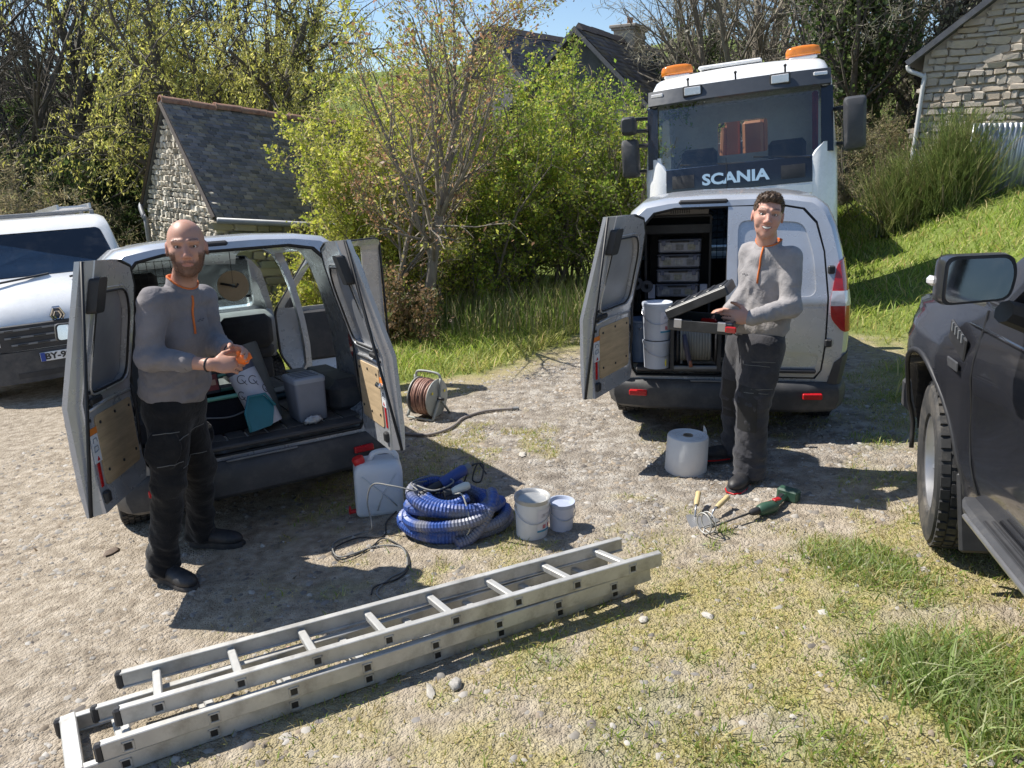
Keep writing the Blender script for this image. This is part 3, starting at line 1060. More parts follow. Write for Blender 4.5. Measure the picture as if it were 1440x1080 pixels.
def leaf_quads(P, size, asp=.5, droop=0.0):
    """diamond leaves at points P"""
    n = len(P)
    d = rng.normal(0, 1, (n, 3))
    d[:, 2] -= droop
    d /= np.linalg.norm(d, axis=1)[:, None]
    e = np.cross(d, rng.normal(0, 1, (n, 3)))
    e /= np.linalg.norm(e, axis=1)[:, None] + 1e-9
    s = size * np.clip(rng.lognormal(-.05, .38, n), .35, 2.2)[:, None]
    nn = np.cross(d, e) * s * .12
    V = np.stack([P, P + d * s * .45 + e * s * asp * .5 + nn, P + d * s, P + d * s * .45 - e * s * asp * .5 + nn], 1)
    Fc = np.arange(n * 4).reshape(n, 4)
    return V.reshape(-1, 3), Fc
def leaves_mesh(name, tips, per, size, pal, asp=.5, droop=.2, spread=.03, jit=.25, m=None):
    T = np.asarray(tips, float)
    n = int(len(T) * per)
    i = rng.integers(0, len(T), n)
    t = rng.random(n)[:, None]
    P = T[i, :3] * (1 - t) + T[i, 3:6] * t + rng.normal(0, spread, (n, 3))
    V, Fc = leaf_quads(P, size, asp, droop)
    # tone differs from twig to twig and leaf to leaf
    tw = rng.uniform(.75, 1.2, len(T))[i]
    c = pick(pal, n, jit) * tw[:, None]
    return np_mesh(name, V, Fc, m or M_leaf, cols=np.repeat(c, 4, 0))
def tree(name, label, cat, base, P, seed, leafspec=None, bark=None, group=None, stems=None, thin_sides=3):
    rnd = random.Random(seed)
    segs, tips = [], []
    st = stems or [((0, 0), 0.0, 0.0, 1.0)]
    for (ox, oy), lean, az, f in st:
        d = Vector((math.sin(lean) * math.cos(az), math.sin(lean) * math.sin(az), math.cos(lean)))
        grow(segs, tips, Vector((ox, oy, -.08)), d, P['L'] * f, P['r'] * f, 0, P, rnd)
    o = thing(name, label, cat, base, group=group)
    S = np.asarray(segs)
    big = S[:, 8] == 0
    nst = P['nseg'][0]
    tr_ = S[big]
    for k in range(0, len(tr_), nst): link('trunk', segs_mesh('trunk', tr_[k:k + nst], bark or M_bark, 7), o)
    if (~big).any(): link('branches', segs_mesh('branches', S[~big], bark or M_bark, thin_sides), o)
    for nm, per, size, pal, asp, droop, spread in (leafspec or []):
        link(nm, leaves_mesh(nm, tips, per, size, pal, asp, droop, spread), o)
    return o, S, tips
def clone(src, label, base, rz, sc, group=None):
    c = copy_tree(src)
    c.location = base
    c.rotation_euler = (0, 0, rz)
    c.scale = (sc, sc, sc)
    c['label'] = label
    if group: c['group'] = group
    elif 'group' in c: del c['group']
    return c
PROTO = {}
def gnd(px, y):
    x = (px - 720) / FPX * (y / math.cos(PITCH) * .985)
    for _ in range(5):
        u, v, z = to_px(np.array([x, y, gz(x, y)]))
        x -= (u - px) * z / FPX
    x = float(x)
    return Vector((x, y, gz(x, y)))
YG = [(.50, .53, .07), (.58, .58, .10), (.42, .47, .06), (.62, .58, .14), (.36, .44, .06), (.55, .52, .17)]
MG = [(.26, .38, .05), (.34, .46, .07), (.21, .32, .045), (.42, .50, .09), (.30, .40, .08)]
RB = [(.46, .25, .14), (.52, .32, .18), (.40, .22, .12), (.48, .40, .15), (.36, .34, .12)]
SHRUB = dict(levels=3, nseg=(6, 4, 2), trop=(.02, .03, .02), wig=(.08, .13, .18), start=(.10, .05), kids=(2.0, 1.3), ang=(22, 65), ratio=.44, L=3.2, r=.032, rmin=.004, taper=.3)
FT = [(.32, .25, .17), (.26, .21, .14), (.38, .31, .22), (.30, .27, .14)]
PALE = [(.42, .38, .28), (.50, .46, .36), (.36, .34, .25), (.40, .40, .26)]
M_bark_pale = mat('bark_pale', (.30, .27, .22), .95, var=.35, vscale=12, bmp=.5, bscale=30)
def stems_of(n, seed, spread=.25, lean=(.05, .55)):
    r = random.Random(seed)
    return [((r.gauss(0, spread), r.gauss(0, spread)), r.uniform(*lean), r.uniform(0, 2 * PI), r.uniform(.6, 1.1)) for _ in range(n)]
def shrub(px, y, n, L, pal, seed, label, per=11, size=.055, lean=(.05, .55), nm='leafy_shrub', grp=None):
    P = dict(SHRUB, L=L)
    return tree(nm, label, 'shrub', gnd(px, y), P, seed, [('foliage', per * 1.15, size * 1.06, pal, .62, .1, .05), ('fine_twigs', 1.3, .16, FT, .06, -.8, .03)], M_bark, stems=stems_of(n, seed, .28, lean), group=grp)
shrub(560, 11.0, 12, 2.5, YG, 11, 'yellow green spring shrub overhanging the barn roof', 13, .042, (.03, .40))
shrub(490, 10.9, 6, 1.5, YG, 12, 'low yellow green shrub in front of the barn side wall', 12, .042)
shrub(600, 12.4, 11, 3.6, YG, 13, 'tall yellow green shrub behind the slender tree', 9, .044, (.03, .4))
shrub(660, 12.2, 12, 2.9, MG + YG[:3], 14, 'fresh green shrub between the slender tree and the grass path', 11, .045)
shrub(735, 12.8, 12, 3.15, MG + YG[:4], 15, 'dense mid green shrub beside the mown grass gap', 12, .045)
shrub(812, 13.2, 13, 3.1, MG + YG[1:5], 16, 'green shrub below the slate roof and stone chimney', 11, .045)
shrub(872, 12.6, 10, 2.6, MG[:3] + [(.3, .35, .09)], 17, 'shrub with upright catkin shoots next to the truck mirror', 10, .042, (.02, .3))
shrub(620, 14.5, 11, 4.0, YG + MG, 18, 'tall pale shrub rising at the back of the thicket', 7, .048, (.02, .35))
shrub(540, 14.5, 10, 3.9, YG, 19, 'tall golden shrub between willow and thicket', 7, .048, (.02, .32))
shrub(695, 15.5, 10, 3.1, YG[1:4] + MG, 20, 'far leafy shrub in front of the lower slate roof', 8, .05, (.02, .35))
# the slender tree in front of the thicket
SL = dict(levels=4, nseg=(7, 6, 5, 3), trop=(.01, .05, .04, .0), wig=(.05, .09, .12, .2), start=(.26, .15, .1), kids=(2.4, 1.3, 1.0), ang=(18, 48), ratio=.52, L=3.9, r=.085, rmin=.004, taper=.28)
tree('slender_tree', 'slender tree with bare lower trunk and reddish young leaves beside the grass', 'tree', gnd(598, 9.8), SL, 31,
     [('foliage', 2.0, .042, RB, .5, .3, .04), ('young_leaves', .8, .04, YG, .5, .2, .04)], M_bark, stems=[((0, 0), .07, .0, 1.0)])
tree('slender_tree', 'thin ivy wrapped sapling with brown withered leaves by the slender tree', 'tree', gnd(556, 9.9), dict(SL, L=3.2, r=.045, kids=(1.6, 1.1, 1.0)), 32,
     [('foliage', 1.1, .042, RB, .5, .6, .04)], M_bark, stems=[((0, 0), .05, 1.0, 1.0), ((.1, .1), .12, .3, .7)])
# withered bramble round the trunks
tree('withered_bramble', 'withered brown bramble tangled at the foot of the slender tree', 'shrub', gnd(566, 9.6), dict(SHRUB, L=.85, r=.012), 33,
     [('foliage', 5, .045, [(.24, .15, .08), (.30, .20, .11), (.18, .13, .06), (.12, .14, .04)], .6, .3, .05)], M_bark, stems=stems_of(9, 33, .2, (.1, .7)))

# weeping willow behind the barn
def willow():
    b = gnd(352, 17.5)
    P = dict(levels=3, nseg=(8, 8, 5), trop=(.02, .0, -.02), wig=(.10, .16, .2), start=(.3, .2), kids=(1.7, 1.6), ang=(30, 75), ratio=.55, L=6.2, r=.26, rmin=.02, taper=.35)
    rnd = random.Random(5)
    segs, tips = [], []
    for (ox, oy), lean, az, f in (((0, 0), .15, 2.6, 1), ((.3, 0), .35, .2, .95), ((.1, .2), .28, 3.3, .85), ((.2, -.1), .12, -1.2, 1.0)):
        d = Vector((math.sin(lean) * math.cos(az), math.sin(lean) * math.sin(az), math.cos(lean)))
        grow(segs, tips, Vector((ox, oy, -.1)), d, P['L'] * f, P['r'] * f * .8, 0, P, rnd)
    o = thing('weeping_willow', 'weeping willow with hanging yellow green fronds behind the barn', 'tree', b)
    S = np.asarray(segs)
    tr_ = S[S[:, 8] == 0]
    for k in range(0, len(tr_), 8): link('trunk', segs_mesh('trunk', tr_[k:k + 8], M_bark_dk, 7), o)
    link('branches', segs_mesh('branches', S[S[:, 8] > 0], M_bark_dk, 5), o)
    # fronds
    src = S[S[:, 8] >= 1]
    src = src[src[:, 5] > 2.0]
    nf = 600
    fr, lf = [], []
    for i in range(nf):
        s = src[rnd.randrange(len(src))]
        p = Vector(s[3:6]) + Vector((rnd.gauss(0, .12), rnd.gauss(0, .12), 0))
        d = Vector((rnd.gauss(0, .5), rnd.gauss(0, .5), .25)).normalized()
        L = rnd.uniform(.9, 2.9)
        n = 7
        for k in range(n):
            d = (d + Vector((rnd.gauss(0, .06), rnd.gauss(0, .06), -.42))).normalized()
            q = p + d * (L / n)
            if q.z < 2.3: break
            fr.append((*p, *q, .006, .005))
            lf.append((*p, *q))
            p = q
    link('frond_stems', segs_mesh('frond_stems', fr, mat('willow_twig', (.26, .24, .08), .8), 3), o)
    link('fronds', leaves_mesh('fronds', lf, 8.5, .068, [(.60, .58, .12), (.66, .62, .17), (.52, .53, .11), (.70, .64, .24), (.46, .49, .12)], .32, 1.4, .035), o)
willow()

# bare and ivy grown trees of the wood
BARE = dict(levels=4, nseg=(8, 5, 4, 2), trop=(.02, .05, .03, .01), wig=(.06, .10, .14, .2), start=(.22, .15, .1), kids=(1.7, 1.4, 1.2), ang=(18, 55), ratio=.5, L=8.0, r=.16, rmin=.007, taper=.3)
def bare(px, y, seed, label, L=8, leaf=None, stems=None, grp=None, r=.16, bark=None, like=None):
    if like in PROTO: return clone(PROTO[like], label, gnd(px, y), seed * 1.7, L / 8 * (.92 + .03 * (seed % 5)), grp)
    if like:
        PROTO[like] = tree('bare_tree', label, 'tree', gnd(px, y), dict(BARE, L=8, r=r), seed, leaf, bark or M_bark_dk, grp, stems)[0]
        return PROTO[like]
    return tree('bare_tree', label, 'tree', gnd(px, y), dict(BARE, L=L, r=r), seed, leaf, bark or M_bark_dk, grp, stems)
IVY = [(.06, .10, .025), (.085, .13, .035), (.11, .16, .05), (.05, .08, .025)]
TAN = [(.32, .26, .15), (.38, .32, .19), (.24, .21, .12), (.32, .32, .15)]
GW = 'bare dark trees of the wood'
three = [((0, 0), .05, 1, 1), ((.4, .2), .16, .3, .9), ((-.35, .1), .2, 2.8, .85), ((0, .5), .3, 4, .8)]
bare(90, 20, 41, 'bare many stemmed tree directly behind the white van roof rack', 8, None, three, GW, like='dk0')
bare(-20, 19, 42, 'bare forked tree at the outer edge of the scrub bushes', 8, None, three, GW, like='dk1')
bare(190, 23, 43, 'bare tree between the scrub and the willow', 9, None, three, GW, like='dk0')
bare(20, 26, 44, 'bare tree deep in the wood behind the tan scrub', 9, None, three, GW, like='dk1')
bare(120, 27, 45, 'bare tree deep in the wood toward the willow', 9, None, three, GW, like='dk0')
bare(260, 27, 46, 'ivy grown dark tree standing behind the willow', 9, [('ivy', 3, .1, IVY, .7, .4, .12)], three)
bare(400, 26, 47, 'tall bare tree between the willow and the far shrubs', 9, [('buds', .6, .07, YG, .6, .2, .05)], three)
bare(975, 26, 51, 'pale bare tree with fine twigs behind the chimney', 8, [('fine_twigs', 3, .22, PALE, .06, 0, .08)], three, bark=M_bark_pale, like='pl0')
bare(1050, 23, 52, 'bare spreading tree standing behind the truck cab', 8, [('buds', .4, .06, PALE, .6, .2, .05)], three, r=.2, bark=M_bark)
bare(1110, 27, 53, 'bare tree with light twigs far behind the truck', 9, [('buds', .6, .07, PALE, .6, .2, .05), ('fine_twigs', 3, .25, PALE, .06, 0, .08)], three, bark=M_bark_pale, like='pl0')
bare(1245, 20, 56, 'twiggy grey tree leaning over the cottage roof corner', 8, [('buds', 1.2, .06, PALE, .6, .2, .05), ('fine_twigs', 5, .22, PALE, .06, 0, .08)], three, bark=M_bark_pale, like='pl1')
bare(1330, 24, 57, 'tall bare tree behind the cottage gable', 9, [('buds', .6, .07, PALE, .6, .2, .05), ('fine_twigs', 4, .25, PALE, .06, 0, .08)], three, bark=M_bark_pale, like='pl1')
def ivy_tree(px, y, seed, label, L, rad, n, pal=None, sz=.085):
    o, S, tips = tree('bare_tree', label, 'tree', gnd(px, y), dict(BARE, L=L, r=.2), seed, None, M_bark_dk, None, [((0, 0), .03, 1, 1), ((.25, .1), .12, .4, .8)])
    T = S[S[:, 8] <= 1]
    T = T[T[:, 5] < L * .95]
    link('ivy', leaves_mesh('ivy', T[:, :6], n / len(T), sz, pal or (IVY + [(.14, .18, .06)]), .75, .5, rad), o)
ivy_tree(1185, 18, 61, 'ivy clad tree rising behind the truck mirror', 6.5, .22, 8000)
ivy_tree(1268, 18.5, 62, 'pale creeper clad tree beside the cottage downpipe', 5.5, .28, 9000, PALE + [(.22, .25, .12), (.30, .32, .2)], .07)
ivy_tree(950, 25, 63, 'dark ivy clad tree behind the stone chimney', 6, .3, 5000)
# scrub at the edge of the wood
def scrub(px, y, L, n, seed, label, pal, per, grp=None, bark=None, nm='scrub_bush', size=.06):
    key = ('scrub', bark is not None, seed % 2)
    if key in PROTO: return clone(PROTO[key], label, gnd(px, y), seed * 1.3, L / 2.8, grp)
    L0 = 2.8
    PROTO[key] = scrub0(px, y, L0, n, seed, label, pal, per, grp, bark, nm, size)
    PROTO[key].scale = (L / L0,) * 3
    return PROTO[key]
def scrub0(px, y, L, n, seed, label, pal, per, grp=None, bark=None, nm='scrub_bush', size=.06):
    return tree(nm, label, 'bush', gnd(px, y), dict(SHRUB, L=L, r=.022, kids=(2.2, 1.6), ang=(25, 70)), seed, [('twig_tips', per * .7, size, pal, .35, .1, .05), ('fine_twigs', 2, .17, pal, .06, -.5, .04)], bark or M_bark, stems=stems_of(n, seed, .5, (.1, .9)), group=grp)[0]
scrub(40, 15, 2.6, 20, 71, 'tan leafless scrub bush behind the white van roof', TAN, 6)
scrub(125, 15.5, 2.3, 16, 72, 'grey brown scrub bush between white van and barn', TAN + IVY[:1], 6)
scrub(-60, 15, 2.6, 18, 73, 'wide tan scrub bush at the edge of the wood', TAN, 6)
DKS = IVY + [(.06, .055, .03), (.09, .08, .04)]
GS = 'dark undergrowth of the wood'
UL = ['dark evergreen bush ' + t for t in ('between the scrub and the barn verge', 'low beside the barn downpipe', 'deep behind the tan scrub bush', 'at the outer margin of the wood', 'just behind the barn ridge end', 'under the willow trunks', 'among the bare trees uphill', 'under the hanging willow fronds by the thicket', 'far up the wooded slope above the white van', 'far up the slope behind the barn gable', 'at the back corner of the barn roof', 'far up the slope behind the willow')]
for i, (px, y, L) in enumerate([(150, 19, 3.2), (185, 18, 2.4), (60, 22, 3.2), (-40, 23, 3.4), (230, 21, 3.2), (300, 23, 3.2), (110, 24, 3.6), (380, 22, 3.0), (0, 29, 4), (180, 30, 4.2), (440, 20, 2.8), (340, 30, 4)]):
    scrub(px, y, L, 14, 80 + i, UL[i], DKS, 8, GS, M_bark_dk, size=.11)
for i, (px, y, L, lab) in enumerate([(1215, 16, 2.0, 'straw coloured scrub between the truck and the broom'), (1180, 19, 2.6, 'dry scrub at the foot of the ivy clad trees'), (1010, 20, 3, 'low twiggy scrub just behind the truck cab'), (1120, 21, 3, 'grey scrub in the hedge behind the truck')]):
    scrub(px, y, L, 14, 120 + i, lab, TAN + [(.14, .16, .05)], 7)
# green broom on the bank
def broom(px, y, Hh, rad, n, seed, label):
    b = gnd(px, y)
    r = random.Random(seed)
    segs, col = [], []
    for i in range(n):
        az, ln = r.uniform(0, 2 * PI), abs(r.gauss(0, .42))
        d = Vector((math.cos(az) * math.sin(ln), math.sin(az) * math.sin(ln), math.cos(ln)))
        p = Vector((r.gauss(0, rad * .3), r.gauss(0, rad * .3), -.05))
        L = Hh * r.uniform(.55, 1.08) * (1.05 - .25 * ln)
        nn = 5
        c = np.array(r.choice([(.17, .22, .06), (.22, .27, .075), (.14, .18, .05), (.27, .29, .10), (.31, .27, .13)])) * r.uniform(.8, 1.2)
        rr = .0055
        for k in range(nn):
            d = (d + Vector((r.gauss(0, .09), r.gauss(0, .09), .03))).normalized()
            q = p + d * L / nn
            segs.append((*p, *q, rr * (1 - .13 * k), rr * (1 - .13 * (k + 1)))); col.append(c)
            if k >= 1:
                for _ in range(3):
                    e = (d + Vector((r.gauss(0, .4), r.gauss(0, .4), .15))).normalized()
                    q2 = q + e * r.uniform(.08, .24)
                    segs.append((*q, *q2, .0034, .002)); col.append(c * r.uniform(.85, 1.3))
            p = q
    o = thing('broom_bush', label, 'bush', b)
    link('green_stems', segs_mesh('green_stems', segs, M_twig, 3, np.array(col)), o)
    base_s = [(r.gauss(0, rad * .22), r.gauss(0, rad * .22), -.1, r.gauss(0, rad * .5), r.gauss(0, rad * .5), Hh * .3, .02, .01) for _ in range(24)]
    link('woody_base', segs_mesh('woody_base', base_s, M_bark, 5), o)
broom(1335, 13.0, 1.45, .7, 900, 1, 'tallest green broom bush in front of the cottage wall')
broom(1262, 13.4, 1.15, .7, 700, 2, 'shorter broom bush on the bank toward the truck')
broom(1405, 14.6, 1.2, .5, 380, 3, 'broom bush growing against the corrugated fence')
# nettles and weeds at the back of the grass
X, Y = rand_on(9000, -4, 4.2, 9.4, 13.5)
k = fbm(X * 1.4, Y * 1.4, 3) > .47
X, Y = X[k], Y[k]
n = len(X)
tag(blades(X, Y, rng.uniform(.25, .6, n), .02 + 0 * X, pick([(.20, .29, .06), (.26, .35, .08), (.44, .40, .22), (.36, .33, .15)], n), 'tall_weeds', MGRASS, .3), 'tall weeds at the foot of the shrubs', 'weeds', kind='stuff')
# ------------------------------------------------------------------ vehicles: shared pieces
def on_slope(x, y, yaw, droll=0.0, z=None):
    n = Vector((-SLX, -SLY, 1)).normalized()
    f = Vector((math.sin(yaw), math.cos(yaw), 0))
    f = (f - n * f.dot(n)).normalized()
    r = f.cross(n)
    M = Matrix((r, f, n)).transposed().to_4x4()
    M.translation = (x, y, gz(x, y) if z is None else z)
    return M @ Matrix.Rotation(droll, 4, 'Y')
M_silver = mat('silver_paint', (.53, .54, .56), .28, .36, var=.05, vscale=3, dirt=(.36, .32, .27), dirt_amt=.42, dscale=2.2, coat=.6)
M_silver_in = mat('silver_inner', (.60, .61, .63), .40, .2, var=.08, dirt=(.25, .23, .2), dirt_amt=.4)
M_cavity = mat('load_lining', (.028, .028, .03), .7, var=.3, vscale=5, dirt=(.1, .09, .08), dirt_amt=.3)
M_black = mat('black_plastic', (.022, .022, .024), .55, var=.2, dirt=(.12, .11, .10), dirt_amt=.25)
M_dkgrey = mat('dark_grey_plastic', (.045, .046, .05), .6, var=.15, dirt=(.2, .18, .15), dirt_amt=.35)
M_midgrey = mat('mid_grey_plastic', (.17, .175, .18), .6, var=.1)
M_rubber = mat('tyre_rubber', (.028, .028, .029), .85, var=.25, dirt=(.22, .19, .15), dirt_amt=.5, dscale=6, bmp=.2)
M_seal = mat('rubber_seal', (.012, .012, .013), .5, var=.1)
M_alloy = mat('wheel_metal', (.50, .50, .51), .35, .8, var=.1, dirt=(.2, .18, .16), dirt_amt=.35)
M_ply = mat('plywood', (.50, .37, .22), .7, var=.18, vscale=5, stretch=(1, 1, 9), bmp=.1)
M_white = mat('white_paint', (.78, .78, .77), .28, var=.03, dirt=(.45, .42, .36), dirt_amt=.22, dscale=2.5, coat=.5)
M_red_lens = mat('red_lens', (.42, .012, .012), .12, var=.15, vscale=30, coat=.6, spec=.6)
M_clear_lens = mat('clear_lens', (.72, .70, .70), .1, .2, var=.1, vscale=40, coat=.6)
M_red_refl = mat('red_reflector', (.5, .01, .015), .25, var=.2, vscale=40)
M_orange_st = mat('orange_sticker', (.75, .22, .03), .6, var=.05)
M_white_st = mat('white_sticker', (.74, .75, .76), .6, var=.04)
M_chrome = mat('chrome', (.7, .7, .7), .15, 1.0, var=.03)
def glass_mat(name, tint, rough=.02, dark=.0):
    m, nt, b = newmat(name)
    out = nt.nodes['Material Output']
    tr = nt.nodes.new('ShaderNodeBsdfTransparent')
    tr.inputs[0].default_value = (*tint, 1)
    gl = nt.nodes.new('ShaderNodeBsdfGlossy')
    gl.inputs['Roughness'].default_value = rough
    gl.inputs['Color'].default_value = (.9, .95, 1, 1)
    fr = nt.nodes.new('ShaderNodeFresnel')
    fr.inputs[0].default_value = 1.52
    mx = nt.nodes.new('ShaderNodeMixShader')
    sc_ = mathn(nt, 'ADD', mathn(nt, 'MULTIPLY', fr.outputs[0], 1.3), .02, True)
    dirt = ramp(nt, nnoise(nt, coords(nt), 5, 7, .7), [(.5, (0, 0, 0)), (.85, (.06, .06, .06))])
    nt.links.new(sc_, mx.inputs[0])
    nt.links.new(tr.outputs[0], mx.inputs[1])
    nt.links.new(gl.outputs[0], mx.inputs[2])
    df = nt.nodes.new('ShaderNodeBsdfDiffuse')
    df.inputs[0].default_value = (.45, .43, .40, 1)
    m2 = nt.nodes.new('ShaderNodeMixShader')
    nt.links.new(dirt, m2.inputs[0])
    nt.links.new(mx.outputs[0], m2.inputs[1])
    nt.links.new(df.outputs[0], m2.inputs[2])
    nt.links.new(m2.outputs[0], out.inputs['Surface'])
    MATS[name] = m
    return m
M_glass = glass_mat('clear_glass', (.86, .92, .90))
M_glass_dk = glass_mat('tinted_glass', (.20, .23, .24))
M_mirror = mat('mirror_glass', (.80, .84, .88), .03, 1.0, var=.02)

def setmi(me, i):
    me.polygons.foreach_set('material_index', np.full(len(me.polygons), i, np.int32))
    return me
def prism_mesh(poly, d0, d1, axis='y', mi=0, fn=None):
    mb = MB()
    mb.prism(list(poly), d0, d1, axis)
    if fn: mb.v = [fn(p) for p in mb.v]
    me = mb.mesh('cut')
    me.materials.append(None); me.materials.append(None)
    fix_normals(me)
    return setmi(me, mi)
WHEELS = {}
def wheel(parent, c, r, w, rim_r, spokes=5, side=1, name='wheel', rot=0.0, steer=0.0):
    """wheel > tyre (stuff: tread blocks), rim; axis along x, outside towards side*x"""
    W = bpy.data.objects.new(name, None)
    COL.objects.link(W)
    W.parent = parent
    W.matrix_local = TRS(c, rz=steer)
    h = w / 2
    key = (r, w, rim_r, spokes, side, rot)
    if key in WHEELS:
        for nm_, me_ in WHEELS[key]: link(nm_, me_, W)
        return W
    mb = MB()
    prof = [(rim_r * .97, -h * .72), (rim_r * 1.03, -h * .9), (r * .86, -h), (r * .955, -h * .93), (r * .985, -h * .78), (r, -h * .5), (r, -h * .2), (r, h * .2), (r, h * .5), (r * .985, h * .78), (r * .955, h * .93), (r * .86, h), (rim_r * 1.03, h * .9), (rim_r * .97, h * .72)]
    MX = Matrix.Rotation(PI / 2, 4, 'Y')
    mb.lathe(prof, 48, MX, cap=False)
    # tread: grooves between ribs as raised ribs of blocks
    nb = 44
    for k in range(nb):
        a = 2 * PI * k / nb
        for j, x in enumerate((-.70, -.36, 0, .36, .70)):
            off = .5 * PI / nb * (j % 2) * 2
            rr = r * (1.0 if abs(x) < .6 else .988)
            mb.box((0, 0, 0), (w * .145, 2 * PI * r / nb * .72, .022), Matrix.Rotation(-a - off, 4, 'X') @ Matrix.Translation((x * h, 0, rr)), bev=0)
    mb.build('tyre', M_rubber, W, sharp=35)
    mb = MB()
    s = side
    MX = Matrix.Rotation(PI / 2 * s, 4, 'Y')
    mb.lathe([(rim_r * .98, -h * .8), (rim_r * 1.0, h * .82), (rim_r * .93, h * .8), (rim_r * .90, h * .25), (rim_r * .90, -h * .8)], 40, MX, cap=False)
    mb.lathe([(.0005, h * .42), (rim_r * .18, h * .45), (rim_r * .2, h * .3), (.0005, h * .2)], 16, MX, cap=False)
    for k in range(spokes):
        a = 2 * PI * (k + rot) / spokes
        q = Matrix.Rotation(a, 4, 'X')
        for da in (-.10, .10):
            mb.loft([[(s * h * .15, y0 - .016, z0), (s * h * .15, y0 + .016, z0), (s * (h * .45 + dz), y0 + .011, z0), (s * (h * .45 + dz), y0 - .011, z0)] for z0, y0, dz in ((rim_r * .12, da * .2 * rim_r, 0), (rim_r * .55, da * 1.2 * rim_r, .004), (rim_r * .95, da * 2.2 * rim_r, .012))], M=q)
    rim = mb.build('rim', M_alloy, W, sharp=35)
    fix_normals(rim.data)
    mb = MB()
    mb.lathe([(.0005, h * .1), (rim_r * .88, h * .1), (rim_r * .88, -h * .1), (.0005, -h * .1)], 24, MX, cap=False)
    mb.build('brake_disc', M_black, W)
    WHEELS[key] = [(c_.name.split('.')[0], c_.data) for c_ in W.children]
    return W

# ------------------------------------------------------------------ silver panel van
VX = .955
def van_lean(p):
    x, y, z = p
    k = 1 - float(sstep(.5, 1.5, y))
    return (x, y + k * (.27 * max(0, z - 1.02) + .10 * max(0, .60 - z) * (y < .3)), z)
ZR = ([0, .4, 1.2, 2.2, 2.6, 3.35, 3.9, 4.08, 4.16], [1.755, 1.775, 1.785, 1.76, 1.70, 1.10, .985, .88, .74])
WS = ([0, .03, .09, .2, 2.8, 3.6, 3.95, 4.1, 4.16], [.93, .965, .988, 1, 1, .975, .90, .80, .70])
def van_section(y, inset=0.0, floor=None):
    zr = interp(y, *ZR) - inset - (.03 if y < .02 else (.012 if y < .06 else 0)) * (inset == 0)
    k = interp(y, *WS) * VX
    zb = .24 if floor is None else floor
    belt = min(1.03, zr - .07)
    h = zr - belt
    half = [(.70, zb), (.80, zb + .06), (.845, max(.42, zb + .08)), (.875, max(.62, zb + .12)), (.882, .82), (.868, belt), (.848, belt + .2 * h), (.818, belt + .45 * h), (.770, belt + .70 * h), (.715, belt + .86 * h), (.63, belt + .945 * h), (.45, belt + .982 * h), (.2, zr)]
    half = [((x - inset * .9) * k, min(z, zr)) for x, z in half]
    zs = sorted(range(len(half)))
    return [(x, y, z) for x, z in half] + [(-x, y, z) for x, z in reversed(half)]
def van_solid(inset=0.0, y0=0.0, y1=4.16, floor=None, grow_=0.0, mi=0):
    ys = [y for y in (0, .03, .09, .2, .5, .9, 1.3, 1.8, 2.2, 2.45, 2.6, 2.75, 3.0, 3.2, 3.35, 3.5, 3.7, 3.9, 4.0, 4.08, 4.16) if y0 < y < y1]
    ys = [y0] + ys + [y1]
    mb = MB()
    rings = []
    for y in ys:
        r = [van_lean(p) for p in van_section(y, inset, floor)]
        if grow_: r = [(x * (1 + grow_), yy + (yy - 2) * grow_, z + (z - .9) * grow_) for x, yy, z in r]
        rings.append(r)
    mb.loft(rings, cap=False)
    n = len(rings[0])
    for base, flip in ((0, 1), ((len(rings) - 1) * n, 0)):
        for i in range(n // 2 - 1):
            q = [base + i, base + i + 1, base + n - 2 - i, base + n - 1 - i]
            mb.f.append(q[::-1] if flip else q)
            mb.mi.append(0)
    me = mb.mesh('van_solid')
    me.materials.append(None); me.materials.append(None)
    fix_normals(me)
    return setmi(me, mi)
OPEN_HALF = [(.62, .475), (.660, .54), (.678, .74), (.678, 1.06), (.648, 1.36), (.595, 1.56), (.51, 1.655), (.36, 1.685)]
def rear_poly(ins=0.0):
    h = [(x - ins, z + (ins if z < .5 else -ins if z > 1.55 else 0)) for x, z in OPEN_HALF]
    return [(-x, z) for x, z in h] + [(x, z) for x, z in reversed(h)]
def half_poly(side, ins=.012):
    h = [(x - ins, z + (ins if z < .5 else -ins if z > 1.55 else 0)) for x, z in OPEN_HALF]
    return [(side * .006, h[0][1])] + [(side * x, z) for x, z in h] + [(side * .006, h[-1][1] + .006)]
WIN_F = rounded([(2.20, 1.07), (3.02, 1.07), (2.62, 1.60), (2.20, 1.62)], .05)
DOOR_F = rounded([(2.02, .36), (2.96, .36), (3.10, .62), (3.10, 1.05), (2.66, 1.655), (2.02, 1.68)], .06)
DOOR_S = rounded([(1.02, .44), (1.94, .44), (1.94, 1.62), (1.02, 1.63)], .09)
TAIL = [(.695, .91), (.685, 1.03), (.725, 1.28), (.79, 1.32), (.95, 1.32), (.95, .82), (.77, .82)]
